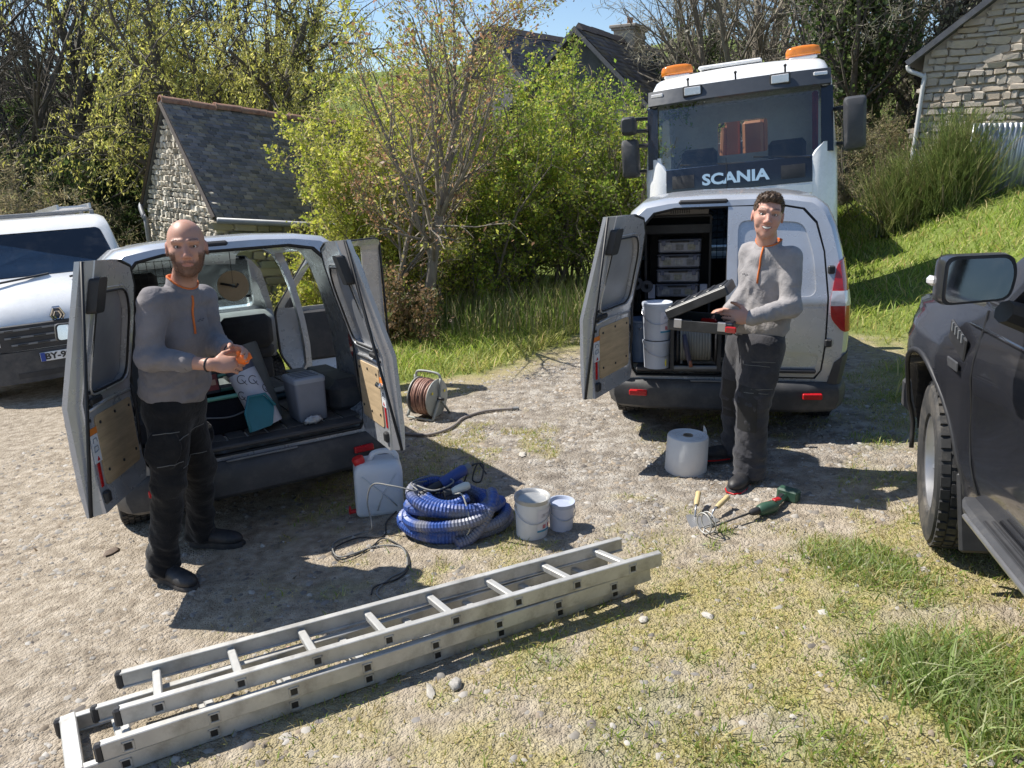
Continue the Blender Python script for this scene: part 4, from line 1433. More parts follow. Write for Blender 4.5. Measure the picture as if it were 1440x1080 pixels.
def silver_van(label, M, left_open, right_open, front_open=0.0, slide_open=False):
    van = thing('panel_van', label, 'van', mat=M)
    outer = van_solid()
    cav = van_solid(.055, .085, 3.22, .535, mi=1)
    wells = []
    for y in (.72, 3.24):
        for sx in (-1, 1):
            mb = MB()
            mb.lathe([(.372, 0), (.372, .40)], 32, Matrix.Translation((sx * .60, y, .32)) @ Matrix.Rotation(sx * PI / 2, 4, 'Y'))
            me = mb.mesh('w')
            me.materials.append(None); me.materials.append(None)
            fix_normals(me)
            wells.append(('DIFFERENCE', setmi(me, 1)))
    ops = [('DIFFERENCE', cav), ('DIFFERENCE', prism_mesh(rear_poly(), -.3, .30))]
    ops += wells
    wsc = prism_mesh(rounded([(-.66, 1.115), (.66, 1.115), (.56, 1.60), (-.56, 1.60)], .06), 2.70, 4.4)
    ops.append(('DIFFERENCE', wsc))
    for sx in (-1, 1):
        if not (sx == 1 and front_open): ops.append(('DIFFERENCE', prism_mesh(WIN_F, sx * .45, sx * 1.2, 'x')))
    if front_open: ops.append(('DIFFERENCE', prism_mesh(DOOR_F, .45, 1.2, 'x')))
    if slide_open: ops.append(('DIFFERENCE', prism_mesh(DOOR_S, .45, 1.2, 'x')))
    body = boolean(outer, ops)
    body.materials.clear()
    finish(body, [M_silver, M_cavity], True, 32)
    link('body', body, van)
    shell = boolean(van_solid(), [('DIFFERENCE', van_solid(.055, .075, 3.22, .30, mi=1))])
    # rear doors
    for side, opn in ((-1, left_open), (1, right_open)):
        pocket_u = rounded([(side * .10, 1.06), (side * .585, 1.06), (side * .535, 1.42), (side * .45, 1.53), (side * .10, 1.53)], .09)
        pocket_l = rounded([(side * .13, .60), (side * .60, .60), (side * .61, .95), (side * .13, .95)], .03)
        dm_ = boolean(shell.copy(), [('INTERSECT', prism_mesh(half_poly(side), -.3, .36)),
                                     ('DIFFERENCE', prism_mesh(pocket_u, .035, .2, 'y', 1, lambda p: (p[0], p[1] + .27 * max(0, p[2] - 1.02), p[2]))),
                                     ('DIFFERENCE', prism_mesh(pocket_l, .052, .2, 'y', 0)),
                                     ('DIFFERENCE', prism_mesh([(side * -.05, .022), (side * .004, .022), (side * .046, .068), (side * .046, .2), (side * -.05, .2)], .3, 1.02, 'z', 0)),
                                     ('DIFFERENCE', prism_mesh([(side * -.05, .022), (side * .004, .022), (side * .046, .068), (side * .046, .25), (side * -.05, .25)], 1.02, 1.9, 'z', 0, lambda p: (p[0], p[1] + .27 * (p[2] - 1.02), p[2]))),
                                     ('DIFFERENCE', prism_mesh(rounded([(side * .075, 1.06), (side * .60, 1.06), (side * .575, 1.34), (side * .505, 1.56), (side * .075, 1.585)], .07), -.2, .014, 'y', 0, lambda p: (p[0], p[1] + .27 * max(0, p[2] - 1.02), p[2]))),
                                     ('DIFFERENCE', prism_mesh(rounded([(side * .02, .985), (side * .7, .985), (side * .7, 1.005), (side * .02, 1.005)], .005), -.2, .007, 'y', 0)),
                                     ('DIFFERENCE', prism_mesh(rounded([(side * .06, .56), (side * .62, .56), (side * .63, .66), (side * .06, .69)], .03), -.2, .010, 'y', 0))])
        dm_.materials.clear()
        finish(dm_, [M_silver, M_silver_in], True, 30)
        hx = side * .705
        hinge = Matrix.Translation((hx, .0, 0)) @ Matrix.Rotation(side * opn, 4, 'Z') @ Matrix.Translation((-hx, 0, 0))
        d = link('rear_door', dm_, van, hinge)
        Lz = lambda z: .27 * max(0, z - 1.02)
        mb = MB()   # recessed upper lining
        mb.prism([(x * .985, z * .998 + .003) for x, z in pocket_u], .037, .043, 'y')
        mb.v = [(x, y + Lz(z), z) for x, y, z in mb.v]
        mb.build('upper_lining', mat('door_lining_grey', (.28, .29, .31), .45, .2, var=.1), d)
        mb = MB()   # lining edge bead
        ring = [(x, .078 + Lz(z), z) for x, z in pocket_u]
        mb.tube(ring, .006, 6, closed=True)
        mb.build('lining_bead', M_seal, d, True)
        mb = MB()
        mb.prism([(x * .97 + side * .012, z) for x, z in pocket_l], .055, .082, 'y')
        mb.build('plywood_panel', M_ply, d)
        mb = MB()
        for (x, z) in ((.18, .67), (.55, .67), (.18, .91), (.56, .91), (.37, .66), (.37, .92)): mb.cyl((side * x, .08, z), (side * x, .087, z), .008, 8)
        o = mb.build('screws', M_black, d)
        o['kind'] = 'stuff'
        mb = MB()   # corner lamp cover
        mb.prism(rounded([(side * .03, 1.44), (side * .13, 1.44), (side * .13, 1.60), (side * .03, 1.60)], .02), .06, .105, 'y')
        mb.v = [(x, y + Lz(z), z) for x, y, z in mb.v]
        mb.build('latch_cover', M_black, d)
        mb = MB()   # perimeter seal
        pl = half_poly(side, .016)
        mb.tube([(x + (side * .004 if abs(x) < .05 else 0), (.030 if abs(x) < .05 else .070) + Lz(z), z) for x, z in pl], .0095, 6, closed=True)
        mb.build('door_seal', M_seal, d, True)
        mb = MB()   # latch slot and holes
        mb.box((side * .092, .083, 1.0), (.07, .008, .016), bev=.003)
        for (x, z) in ((.082, 1.055), (.10, 1.07), (.064, 1.07), (.08, .94)): mb.cyl((side * x, .070 + Lz(z), z), (side * x, .0835 + Lz(z), z), .009, 10)
        o = mb.build('latch_holes', M_black, d)
        o['kind'] = 'stuff'
        mb = MB()
        mb.box((side * .095, .0775, .885), (.085, .003, .03))
        mb.build('orange_label', M_orange_st, d)
        mb = MB()
        mb.box((side * .095, .0775, .80), (.078, .003, .135))
        st = mb.build('white_label', M_white_st, d)
        mb = MB()
        mb.tube([(side * .07, .0805, .83), (side * .075, .0805, .85), (side * .11, .0805, .85), (side * .115, .0805, .83)], .0025, 4)
        mb.tube([(side * .07, .0805, .79), (side * .075, .0805, .812), (side * .11, .0805, .812), (side * .115, .0805, .79), (side * .07, .0805, .785)], .0025, 4)
        mb.build('label_drawing', mat('label_ink', (.25, .27, .3), .7), d)
        mb = MB()
        mb.prism([(side * .083, .742), (side * .108, .742), (side * .0955, .762)], .078, .0815, 'y')
        mb.build('label_triangle', M_red_refl, d)
        mb = MB()
        mb.box((side * .088, .0775, .67), (.026, .004, .12), bev=.001)
        mb.build('red_reflector', M_red_refl, d)
        mb = MB()
        for z in (.74, 1.24): mb.box((side * .69, -.006 + Lz(z), z), (.05, .035, .06), bev=.008)
        # pressed ribs, access holes, wiring and latch block of the inner panel
        for k, (x0, x1, z) in enumerate(((.64, .655, .70), (.64, .655, .86))):
            mb = MB(); mb.ball((side * .635, .074, z), (.012, .006, .035), 10, 6); mb.build('access_hole', M_black, d, True)
        for x in (.20, .36, .52):
            mb = MB(); mb.ball((side * x, .074, .555), (.035, .006, .011), 10, 6); mb.build('drain_hole', M_black, d, True)
        mb = MB(); mb.tube([(side * .10, .078, .985), (side * .30, .080, .995), (side * .62, .078, .985)], .010, 6); mb.build('pressed_rib', M_silver, d, True)
        mb = MB(); mb.tube([(side * (x * 1.035 if abs(x) > .2 else x), .0765 + Lz(z), z + (.018 if z > 1.3 else -.012)) for x, z in [(abs(a), b) for a, b in pocket_u]], .007, 6, closed=True); mb.build('pressed_rib', M_silver, d, True)
        mb = MB(); mb.tube(spline([(side * .68, .05, 1.02), (side * .645, .085, .98), (side * .635, .088, .80), (side * .66, .06, .66)], 5), .009, 6); mb.build('wiring_loom', M_black, d, True)
        mb = MB(); mb.box((side * .085, .088, .56), (.05, .03, .06), bev=.008); mb.build('latch_block', M_black, d)
        mb = MB(); mb.box((side * .16, .092, 1.03 - .005), (.13, .02, .035), bev=.01); mb.build('pull_handle', M_black, d)
        for k, z in enumerate((.74, 1.24)):
            mb = MB()
            mb.box((side * .688, -.008 + Lz(z), z), (.045, .035, .055), bev=.008)
            mb.build('hinge', M_black, d)
        if side == -1:   # outer handle and plate recess sits on the left leaf
            mb = MB()
            mb.box((-.14, -.012, .93), (.16, .035, .035), bev=.01)
            mb.build('door_handle', M_black, d)
        else:
            mb = MB()
            mb.box((.10, .095, .86), (.09, .03, .035), bev=.012)
            mb.build('inner_handle', M_chrome, d)
    # seal round the opening
    mb = MB()
    mb.tube([(x, .03 + .27 * max(0, z - 1.02), z) for x, z in rear_poly(.004)], .014, 6, closed=True)
    mb.build('opening_seal', M_seal, van, True)
    # bumper
    mb = MB()
    plan = lambda g, dy: [(-.835 + g, .40), (-.84 + g, .12), (-.78 + g, -.01 + dy), (-.55, -.055 + dy), (0, -.075 + dy), (.55, -.055 + dy), (.78 - g, -.01 + dy), (.84 - g, .12), (.835 - g, .40)]
    rings = []
    for z, g, dy in ((.235, .05, .04), (.26, .02, .01), (.33, 0, 0), (.40, .0, .0), (.435, .012, .012), (.455, .03, .035)):
        rings.append([(x, y, z) for x, y in plan(g, dy)])
    mb.loft(rings)
    bp = mb.build('rear_bumper', M_dkgrey, van, sharp=35)
    fix_normals(bp.data)
    for sx in (-1, 1):
        mb = MB()
        mb.box((sx * .60, -.056, .365), (.13, .03, .042), bev=.006, rot=Matrix.Rotation(sx * .08, 4, 'Z'))
        mb.build('reflector', M_red_refl, bp)
    for sx in (-1, 1):
        bc = boolean(van_solid(grow_=.006), [('INTERSECT', prism_mesh([(sx * x, z) for x, z in ((.70, .25), (.70, .46), (.735, .60), (.80, .66), (.97, .70), (.97, .25))], -.3, .36))])
        bc.materials.clear()
        link('bumper_corner', finish(bc, M_dkgrey, True, 35), bp)
    mb = MB()
    mb.box((0, .045, .535), (1.24, .14, .028), bev=.008)
    mb.build('load_sill', M_dkgrey, van)
    mb = MB()
    mb.box((-.02, -.050, .462), (.42, .012, .012), bev=.004)
    mb.build('sill_protector', M_midgrey, van)
    # high brake light
    mb = MB()
    zt = 1.718
    mb.box((-.165, .27 * (zt - 1.02) + .012, zt), (.34, .05, .034), bev=.012)
    mb.build('high_brake_light', M_black, van)
    # tail lights
    for sx in (-1, 1):
        pts = [(sx * x, z) for x, z in TAIL]
        tl = boolean(van_solid(grow_=.007), [('INTERSECT', prism_mesh(rounded(pts, .03), -.3, .27))])
        tl.materials.clear()
        finish(tl, M_red_lens, True, 35)
        o = link('tail_light', tl, van)
        band = [(sx * .60, 1.0), (sx * 1.0, 1.0), (sx * 1.0, 1.10), (sx * .60, 1.10)]
        tl = boolean(van_solid(grow_=.0095), [('INTERSECT', prism_mesh(rounded(pts, .03), -.3, .262)), ('INTERSECT', prism_mesh(band, -.35, .30))])
        tl.materials.clear()
        link('clear_band', finish(tl, M_clear_lens, True, 35), o)
    # wheels
    for y in (.72, 3.24):
        for sx in (-1, 1): wheel(van, (sx * .735, y, .308), .308, .195, .20, 5, sx)
    # windscreen and side glass
    def sheet(poly, fn, name, m, t=.006):
        mb = MB()
        n = len(poly)
        mb.add([fn(*p) for p in poly], [tuple(range(n))])
        o = mb.build(name, m, van)
        md = o.modifiers.new('s', 'SOLIDIFY')
        md.thickness = t
        return o
    wy = lambda z: np.interp(z, [1.10, 1.69], [3.33, 2.60]).item()
    sheet(rounded([(-.68, 1.10), (.68, 1.10), (.58, 1.615), (-.58, 1.615)], .06), lambda x, z: (x, wy(z) - .0, z), 'windscreen', M_glass)
    for sx in (-1, 1):
        if sx == 1 and front_open: continue
        sheet(WIN_F, lambda y, z: (sx * VX * np.interp(z, [1.03, 1.35, 1.62], [.855, .80, .715]).item(), y, z), 'side_window', M_glass_dk)
    # mirrors
    def mirror(parent, sx):
        mb = MB()
        MM = TRS((sx * .97, 2.93, 1.10), rz=-sx * .12)
        mb.loft([[(x * s, y, z * s2) for x, z in rounded([(-.10, -.07), (.10, -.065), (.115, .07), (-.09, .08)], .035)] for y, s, s2 in ((-.045, 1, 1), (.0, 1.04, 1.04), (.05, .85, .85), (.07, .5, .5))], M=MM)
        o = mb.build('door_mirror', M_black, parent, True, 40)
        fix_normals(o.data)
        mb = MB()
        mb.prism([(x * .86, z * .86) for x, z in rounded([(-.10, -.07), (.10, -.065), (.115, .07), (-.09, .08)], .035)], -.049, -.046, 'y', MM)
        mb.build('mirror_glass', M_mirror, o if parent is van else parent)
        mb = MB()
        mb.tube([(sx * .80, 2.95, 1.06), (sx * .92, 2.95, 1.05)], .028, 8)
        mb.build('mirror_arm', M_black, o if parent is van else parent)
    mirror(van, -1)
    if not front_open: mirror(van, 1)
    if front_open:
        sh2 = boolean(van_solid(), [('DIFFERENCE', van_solid(.06, .2, 3.4, .26, mi=1))])
        fd = boolean(sh2, [('INTERSECT', prism_mesh([(y * .994 + .016, z * .992 + .008) for y, z in DOOR_F], .45, 1.2, 'x')), ('DIFFERENCE', prism_mesh(WIN_F, .4, 1.25, 'x'))])
        fd.materials.clear()
        finish(fd, [M_silver, M_dkgrey], True, 30)
        hx, hy = .85, 3.06
        d = link('front_door', fd, van, Matrix.Translation((hx, hy, 0)) @ Matrix.Rotation(front_open, 4, 'Z') @ Matrix.Translation((-hx, -hy, 0)))
        mirror(d, 1)
        mb = MB()
        mb.tube([(VX * np.interp(z, [.4, .8, 1.03, 1.35, 1.62], [.79, .81, .80, .75, .665]).item(), y, z) for y, z in DOOR_F], .012, 6, closed=True)
        mb.build('door_seal', M_seal, d, True)
        mb = MB()
        mb.box((.755, 2.5, .78), (.05, .75, .5), bev=.03)
        mb.build('door_trim', M_dkgrey, d)
    if slide_open:
        sd = boolean(van_solid(), [('DIFFERENCE', van_solid(.05, .2, 3.4, .26, mi=1)), ('INTERSECT', prism_mesh([(y, z) for y, z in DOOR_S], .45, 1.2, 'x'))])
        sd.materials.clear()
        finish(sd, [M_silver, M_dkgrey], True, 30)
        link('sliding_door', sd, van, Matrix.Translation((.075, -.80, 0)))
    # load floor, wheel houses, ribs
    mb = MB()
    for k in range(11): mb.box((-.60 + k * .12, 1.15, .546), (.105, 2.05, .012), bev=.003)
    o = mb.build('load_floor', mat('floor_mat', (.075, .07, .065), .8, var=.3, dirt=(.25, .22, .18), dirt_amt=.5, dscale=5), van)
    o['kind'] = 'stuff'
    for sx in (-1, 1):
        mb = MB()
        mb.box((sx * .66, .72, .64), (.26, .86, .24), bev=.06)
        mb.build('wheel_house', M_dkgrey, van)
    # seats and dashboard
    for x in (-.38, .38):
        s = MB()
        s.box((x, 2.50, .78), (.46, .48, .16), bev=.05)
        low = bool(front_open) and x > 0
        s.box((x, 2.24, .96 if low else 1.10), (.44, .13, .30 if low else .58), bev=.05, rot=Matrix.Rotation(.18, 4, 'X'))
        if not low: s.box((x, 2.17, 1.47), (.24, .09, .16), bev=.035)
        s.box((x, 2.50, .62), (.40, .42, .2), bev=.02)
        s.build('front_seat', mat('seat_cloth', (.03, .03, .033), .9, var=.3, bmp=.2), van, sharp=50)
    mb = MB()
    mb.loft([[(x, y, z) for y, z in rounded([(3.28, .60), (2.98, .62), (2.86, .86), (2.84, 1.02), (2.96, 1.09), (3.28, 1.08)], .05)] for x in (-.76, -.5, 0, .5, .76)])
    o = mb.build('dashboard', mat('dash_plastic', (.24, .245, .25), .6, var=.1), van, sharp=50)
    fix_normals(o.data)
    for x in (.60, .15, -.60):
        mb = MB()
        mb.lathe([(.062, 0), (.066, .02), (.05, .025), (.046, .012), (.0005, .012)], 20, TRS((x, 2.865, .965), rx=PI / 2), cap=False)
        mb.build('air_vent', M_black, van, True)
    mb = MB()
    mb.tube([(-.38 + .185 * math.cos(t), 2.72 + .07 * math.sin(t), 1.02 + .17 * math.sin(t)) for t in np.linspace(0, 2 * PI, 24, endpoint=False)], .016, 8, closed=True)
    mb.tube([(-.38, 2.76, 1.0), (-.38, 2.90, .93)], .03, 8)
    mb.tube([(-.55, 2.72, 1.02), (-.21, 2.72, 1.02)], .014, 6)
    mb.build('steering_wheel', M_black, van, True)
    return van
VAN2 = on_slope(1.50, 5.05, R(14), R(2.0)) @ Matrix.Diagonal((.975, 1, .965, 1))
VANL = on_slope(-1.44, 4.14, R(-30), R(1.2)) @ Matrix.Rotation(R(-2.4), 4, 'X') @ Matrix.Diagonal((.98, .98, .98, 1))
van_r = silver_van('silver panel van with one rear door open, parked in front of the white truck', VAN2, R(108), 0.0)
van_l = silver_van('silver panel van with both rear doors and front door swung open beside the barn', VANL, R(112), R(86), R(80), True)
# ------------------------------------------------------------------ larger vehicles from side profiles
def side_solid(prof, hw, deform, nx=13, edge=.06, mi=0):
    """prof: closed (y,z) polygon; lofted across x with rounded shoulders, then deformed"""
    cy = sum(p[0] for p in prof) / len(prof)
    cz = sum(p[1] for p in prof) / len(prof)
    xs = [-hw, -hw + edge * .3, -hw + edge] + list(np.linspace(-hw + edge * 2, hw - edge * 2, nx)) + [hw - edge, hw - edge * .3, hw]
    ins = [edge, edge * .35, edge * .06] + [0] * nx + [edge * .06, edge * .35, edge]
    rings = []
    for x, e in zip(xs, ins):
        r = []
        for y, z in prof:
            dy, dz = y - cy, z - cz
            r.append(deform((x, y - math.copysign(min(e, abs(dy)), dy), z - math.copysign(min(e, abs(dz)), dz))))
        rings.append(r)
    mb = MB()
    mb.loft(rings)
    me = mb.mesh('solid')
    me.materials.append(None); me.materials.append(None)
    fix_normals(me)
    return setmi(me, mi)
def box_mesh(c, d, mi=1):
    mb = MB()
    mb.box(c, d)
    me = mb.mesh('cut')
    me.materials.append(None); me.materials.append(None)
    fix_normals(me)
    return setmi(me, mi)
def well(x, y, z, r, w, sx, mi=1):
    mb = MB()
    mb.lathe([(r, 0), (r, w)], 40, Matrix.Translation((x, y, z)) @ Matrix.Rotation(sx * PI / 2, 4, 'Y'))
    me = mb.mesh('w')
    me.materials.append(None); me.materials.append(None)
    fix_normals(me)
    return setmi(me, mi)
def glass_sheet(parent, pts, name, m, t=.006):
    mb = MB()
    mb.add(pts, [tuple(range(len(pts)))])
    o = mb.build(name, m, parent)
    md = o.modifiers.new('s', 'SOLIDIFY')
    md.thickness = t
    return o
def MBbox(parent, name, c, d, m, bev=.01, rot=None):
    mb = MB()
    mb.box(c, d, bev=bev, rot=rot)
    return mb.build(name, m, parent)

# ---- white van facing the yard
def master():
    p = gp(75, 549)
    M = on_slope(p.x - .35, p.y + 4.75, R(180 - 36), 0)
    M.translation.z = gz(p.x, p.y) - .05
    # put the front (y=5.2) over the seen contact line
    f = M.to_3x3() @ Vector((0, 1, 0))
    M.translation = Vector((p.x + .22, p.y, gz(p.x, p.y) - .02)) - f * 4.9
    M = M @ Matrix.Diagonal((.97, 1, .88, 1))
    van = thing('white_van', 'white van with black grille and roof rack, parked nose on by the wood', 'van', mat=M)
    prof = [(0, .35), (0, 1.2), (.02, 2.1), (.12, 2.26), (1, 2.30), (3.5, 2.30), (3.85, 2.27), (4.05, 2.19), (4.16, 2.10), (4.45, 1.80), (4.74, 1.50), (4.95, 1.38), (5.14, 1.24), (5.26, 1.08), (5.31, .90), (5.33, .62), (5.30, .42), (5.22, .30), (3, .28)]
    def df(p):
        x, y, z = p
        k = 1 - .13 * float(sstep(1.1, 2.35, z)) - .04 * float(sstep(.7, .3, z))
        fr = float(sstep(3.9, 5.3, y))
        return (x * k * (1 - .10 * fr), y - .26 * fr * abs(x) ** 3, z)
    solid = side_solid(prof, 1.03, df, 11, .09)
    wsp = rounded([(-.84, 1.545), (.84, 1.545), (.76, 2.10), (-.76, 2.10)], .07)
    ops = [('DIFFERENCE', prism_mesh([(2.4, .94), (4.3, .94), (4.5, 1.42), (4.0, 2.02), (3.85, 2.14), (2.4, 2.18)], -.80, .80, 'x', 1)),
           ('DIFFERENCE', prism_mesh(wsp, 3.7, 5.6, 'y', 1))]
    for sx in (-1, 1):
        ops.append(('DIFFERENCE', prism_mesh(rounded([(3.2, 1.5), (4.42, 1.5), (4.05, 2.08), (3.2, 2.1)], .06), sx * .5, sx * 1.3, 'x', 1)))
        for y in (1.0, 4.45): ops.append(('DIFFERENCE', well(sx * .72, y, .34, .39, .5, sx)))
    b = boolean(solid, ops)
    b.materials.clear()
    link('body', finish(b, [M_white, M_black], True, 30), van)
    wy = lambda z: np.interp(z, [1.50, 1.80, 2.10], [4.74, 4.45, 4.16]).item()
    glass_sheet(van, [(x * .99, wy(z) - .26 * float(sstep(3.9, 5.3, wy(z))) * abs(x) ** 3 - .012, z) for x, z in wsp], 'windscreen', glass_mat('white_van_glass', (.40, .45, .46)))
    MBbox(van, 'dashboard', (0, 4.35, 1.42), (1.6, .55, .16), mat('teal_dash', (.20, .34, .33), .6), .03)
    for x in (-.45, .45):
        mb = MB()
        mb.box((x, 3.3, 1.6), (.5, .15, .7), bev=.05)
        mb.box((x, 3.28, 2.0), (.26, .1, .18), bev=.04)
        mb.build('front_seat', MATS['seat_cloth'], van)
    # dark front: grille with three bars, bumper
    yf = lambda x: 5.335 - .26 * abs(x) ** 3
    def strip(xs, z0, z1, th, off=0.0):
        mb = MB()
        rings = []
        for x in xs: rings.append([(x, yf(x) + off - .05, z0), (x, yf(x) + off + th, z0 + .008), (x, yf(x) + off + th, z1 - .008), (x, yf(x) + off - .05, z1)])
        mb.loft(rings)
        return mb
    xs = list(np.linspace(-.80, .80, 15))
    g = strip(list(np.linspace(-.62, .62, 13)), .70, 1.02, .012, -.005).build('grille', M_black, van)
    fix_normals(g.data)
    for k, z in enumerate((.945, .855, .765)):
        hw_ = .60 - .05 * k
        o = strip(list(np.linspace(-hw_, hw_, 13)), z, z + .038, .03, -.004).build('grille_bar', M_midgrey, g)
        fix_normals(o.data)
        for x in np.linspace(-hw_ + .12, hw_ - .12, 5):
            MBbox(g, 'bar_slot', (x, yf(x) + .027, z + .019), (.12, .006, .016), M_black, .002)
    o = strip(xs, .30, .705, .035, -.015).build('front_bumper', M_dkgrey, van)
    fix_normals(o.data)
    o2 = strip(list(np.linspace(-.5, .5, 9)), .36, .44, .028).build('lower_vent', M_black, o)
    for sx in (-1, 1):
        mb = MB()
        rings = []
        for x in np.linspace(.60, .90, 6): rings.append([(sx * x, yf(x) - .12, 1.03 + (x - .6) * .4), (sx * x, yf(x) + .012 - (x - .6) * .35, 1.02 + (x - .6) * .45), (sx * x, yf(x) + .016 - (x - .6) * .25, .78), (sx * x, yf(x) - .1, .74)])
        mb.loft(rings)
        o = mb.build('headlight', M_clear_lens, van, True, 40)
        fix_normals(o.data)
    # badge: hollow chrome lozenge
    yb = 5.275
    MBd = TRS((0, yb, 1.085), rx=-.28)
    mb = MB()
    mb.prism([(-.075, 0), (-.035, .10), (.035, .10), (.075, 0), (.035, -.10), (-.035, -.10)], -.03, .012, 'y', MBd)
    bd = mb.build('badge', mat('badge_blue', (.03, .05, .09), .3, coat=.5), van)
    mb = MB()
    for q in (.082, .045):
        mb.tube([(x * q / .082, .02, z * q / .082) for x, z in ((-.068, 0), (-.03, .095), (.03, .095), (.068, 0), (.03, -.095), (-.03, -.095))], .010 if q > .06 else .012, 6, MBd, closed=True)
    mb.build('badge_lozenge', M_chrome, bd)
    # number plate
    pl = MBbox(van, 'number_plate', (0, 5.375, .60), (.52, .02, .11), mat('plate_white', (.75, .76, .76), .4), .004)
    for sx in (-1, 1): MBbox(pl, 'plate_band', (sx * .235, 5.386, .60), (.045, .004, .106), mat('plate_blue', (.02, .06, .32), .4), 0)
    text_mesh('BY-993', .105, .002, M_black, 'plate_text', pl, Matrix.Translation((.06, 5.388, .598)) @ Matrix.Rotation(PI, 4, 'Z') @ Matrix.Rotation(PI / 2, 4, 'X'), True)
    for a, b_ in (((.55, 4.80, 1.50), (-.05, 4.69, 1.56)), ((-.25, 4.80, 1.50), (-.75, 4.66, 1.55))):
        mb = MB()
        mb.tube([a, b_], .014, 6)
        mb.build('wiper', M_black, van)
    for sx in (-1, 1):
        mb = MB()
        mb.loft([[(sx * 1.12 + x * s, 4.1 + y, 1.60 + z * s) for x, z in rounded([(-.11, -.2), (.11, -.2), (.11, .2), (-.11, .2)], .05)] for y, s in ((-.06, 1), (0, 1.03), (.08, .8))])
        o = mb.build('door_mirror', M_black, van, True, 40)
        fix_normals(o.data)
        mb = MB()
        mb.tube([(sx * .9, 4.14, 1.5), (sx * 1.05, 4.12, 1.52)], .03, 6)
        mb.build('mirror_arm', M_black, o)
    for y in (1.0, 4.45):
        for sx in (-1, 1): wheel(van, (sx * .87, y, .335), .335, .22, .22, 6, sx)
    # roof rack
    rack = bpy.data.objects.new('roof_rack', None)
    COL.objects.link(rack)
    rack.parent = van
    for y in (.6, 1.6, 2.6, 3.6):
        mb = MB()
        mb.box((0, y, 2.345), (1.60, .05, .03), bev=.008)
        mb.build('cross_bar', M_zinc, rack)
        for sx in (-1, 1): MBbox(rack, 'rack_foot', (sx * .78, y, 2.30), (.05, .08, .10), M_zinc, .008)
    # ladder on the rack: a thing of its own
    L = thing('roof_ladder', 'aluminium ladder carried on the roof rack of the white van', 'ladder', mat=M @ Matrix.Translation((-.60, -.4, 2.36)))
    for sx in (-.19, .19):
        MBbox(L, 'rail', (sx, 2.2, .05), (.03, 3.4, .075), M_alloy, .004)
    me = None
    for k in range(12):
        if me is None:
            mb = MB(); mb.box((0, 0, 0), (.36, .032, .03), bev=.005); me = mb.mesh('rung', M_alloy)
        link('rung', me, L, Matrix.Translation((0, .62 + k * .28, .05)))
master()

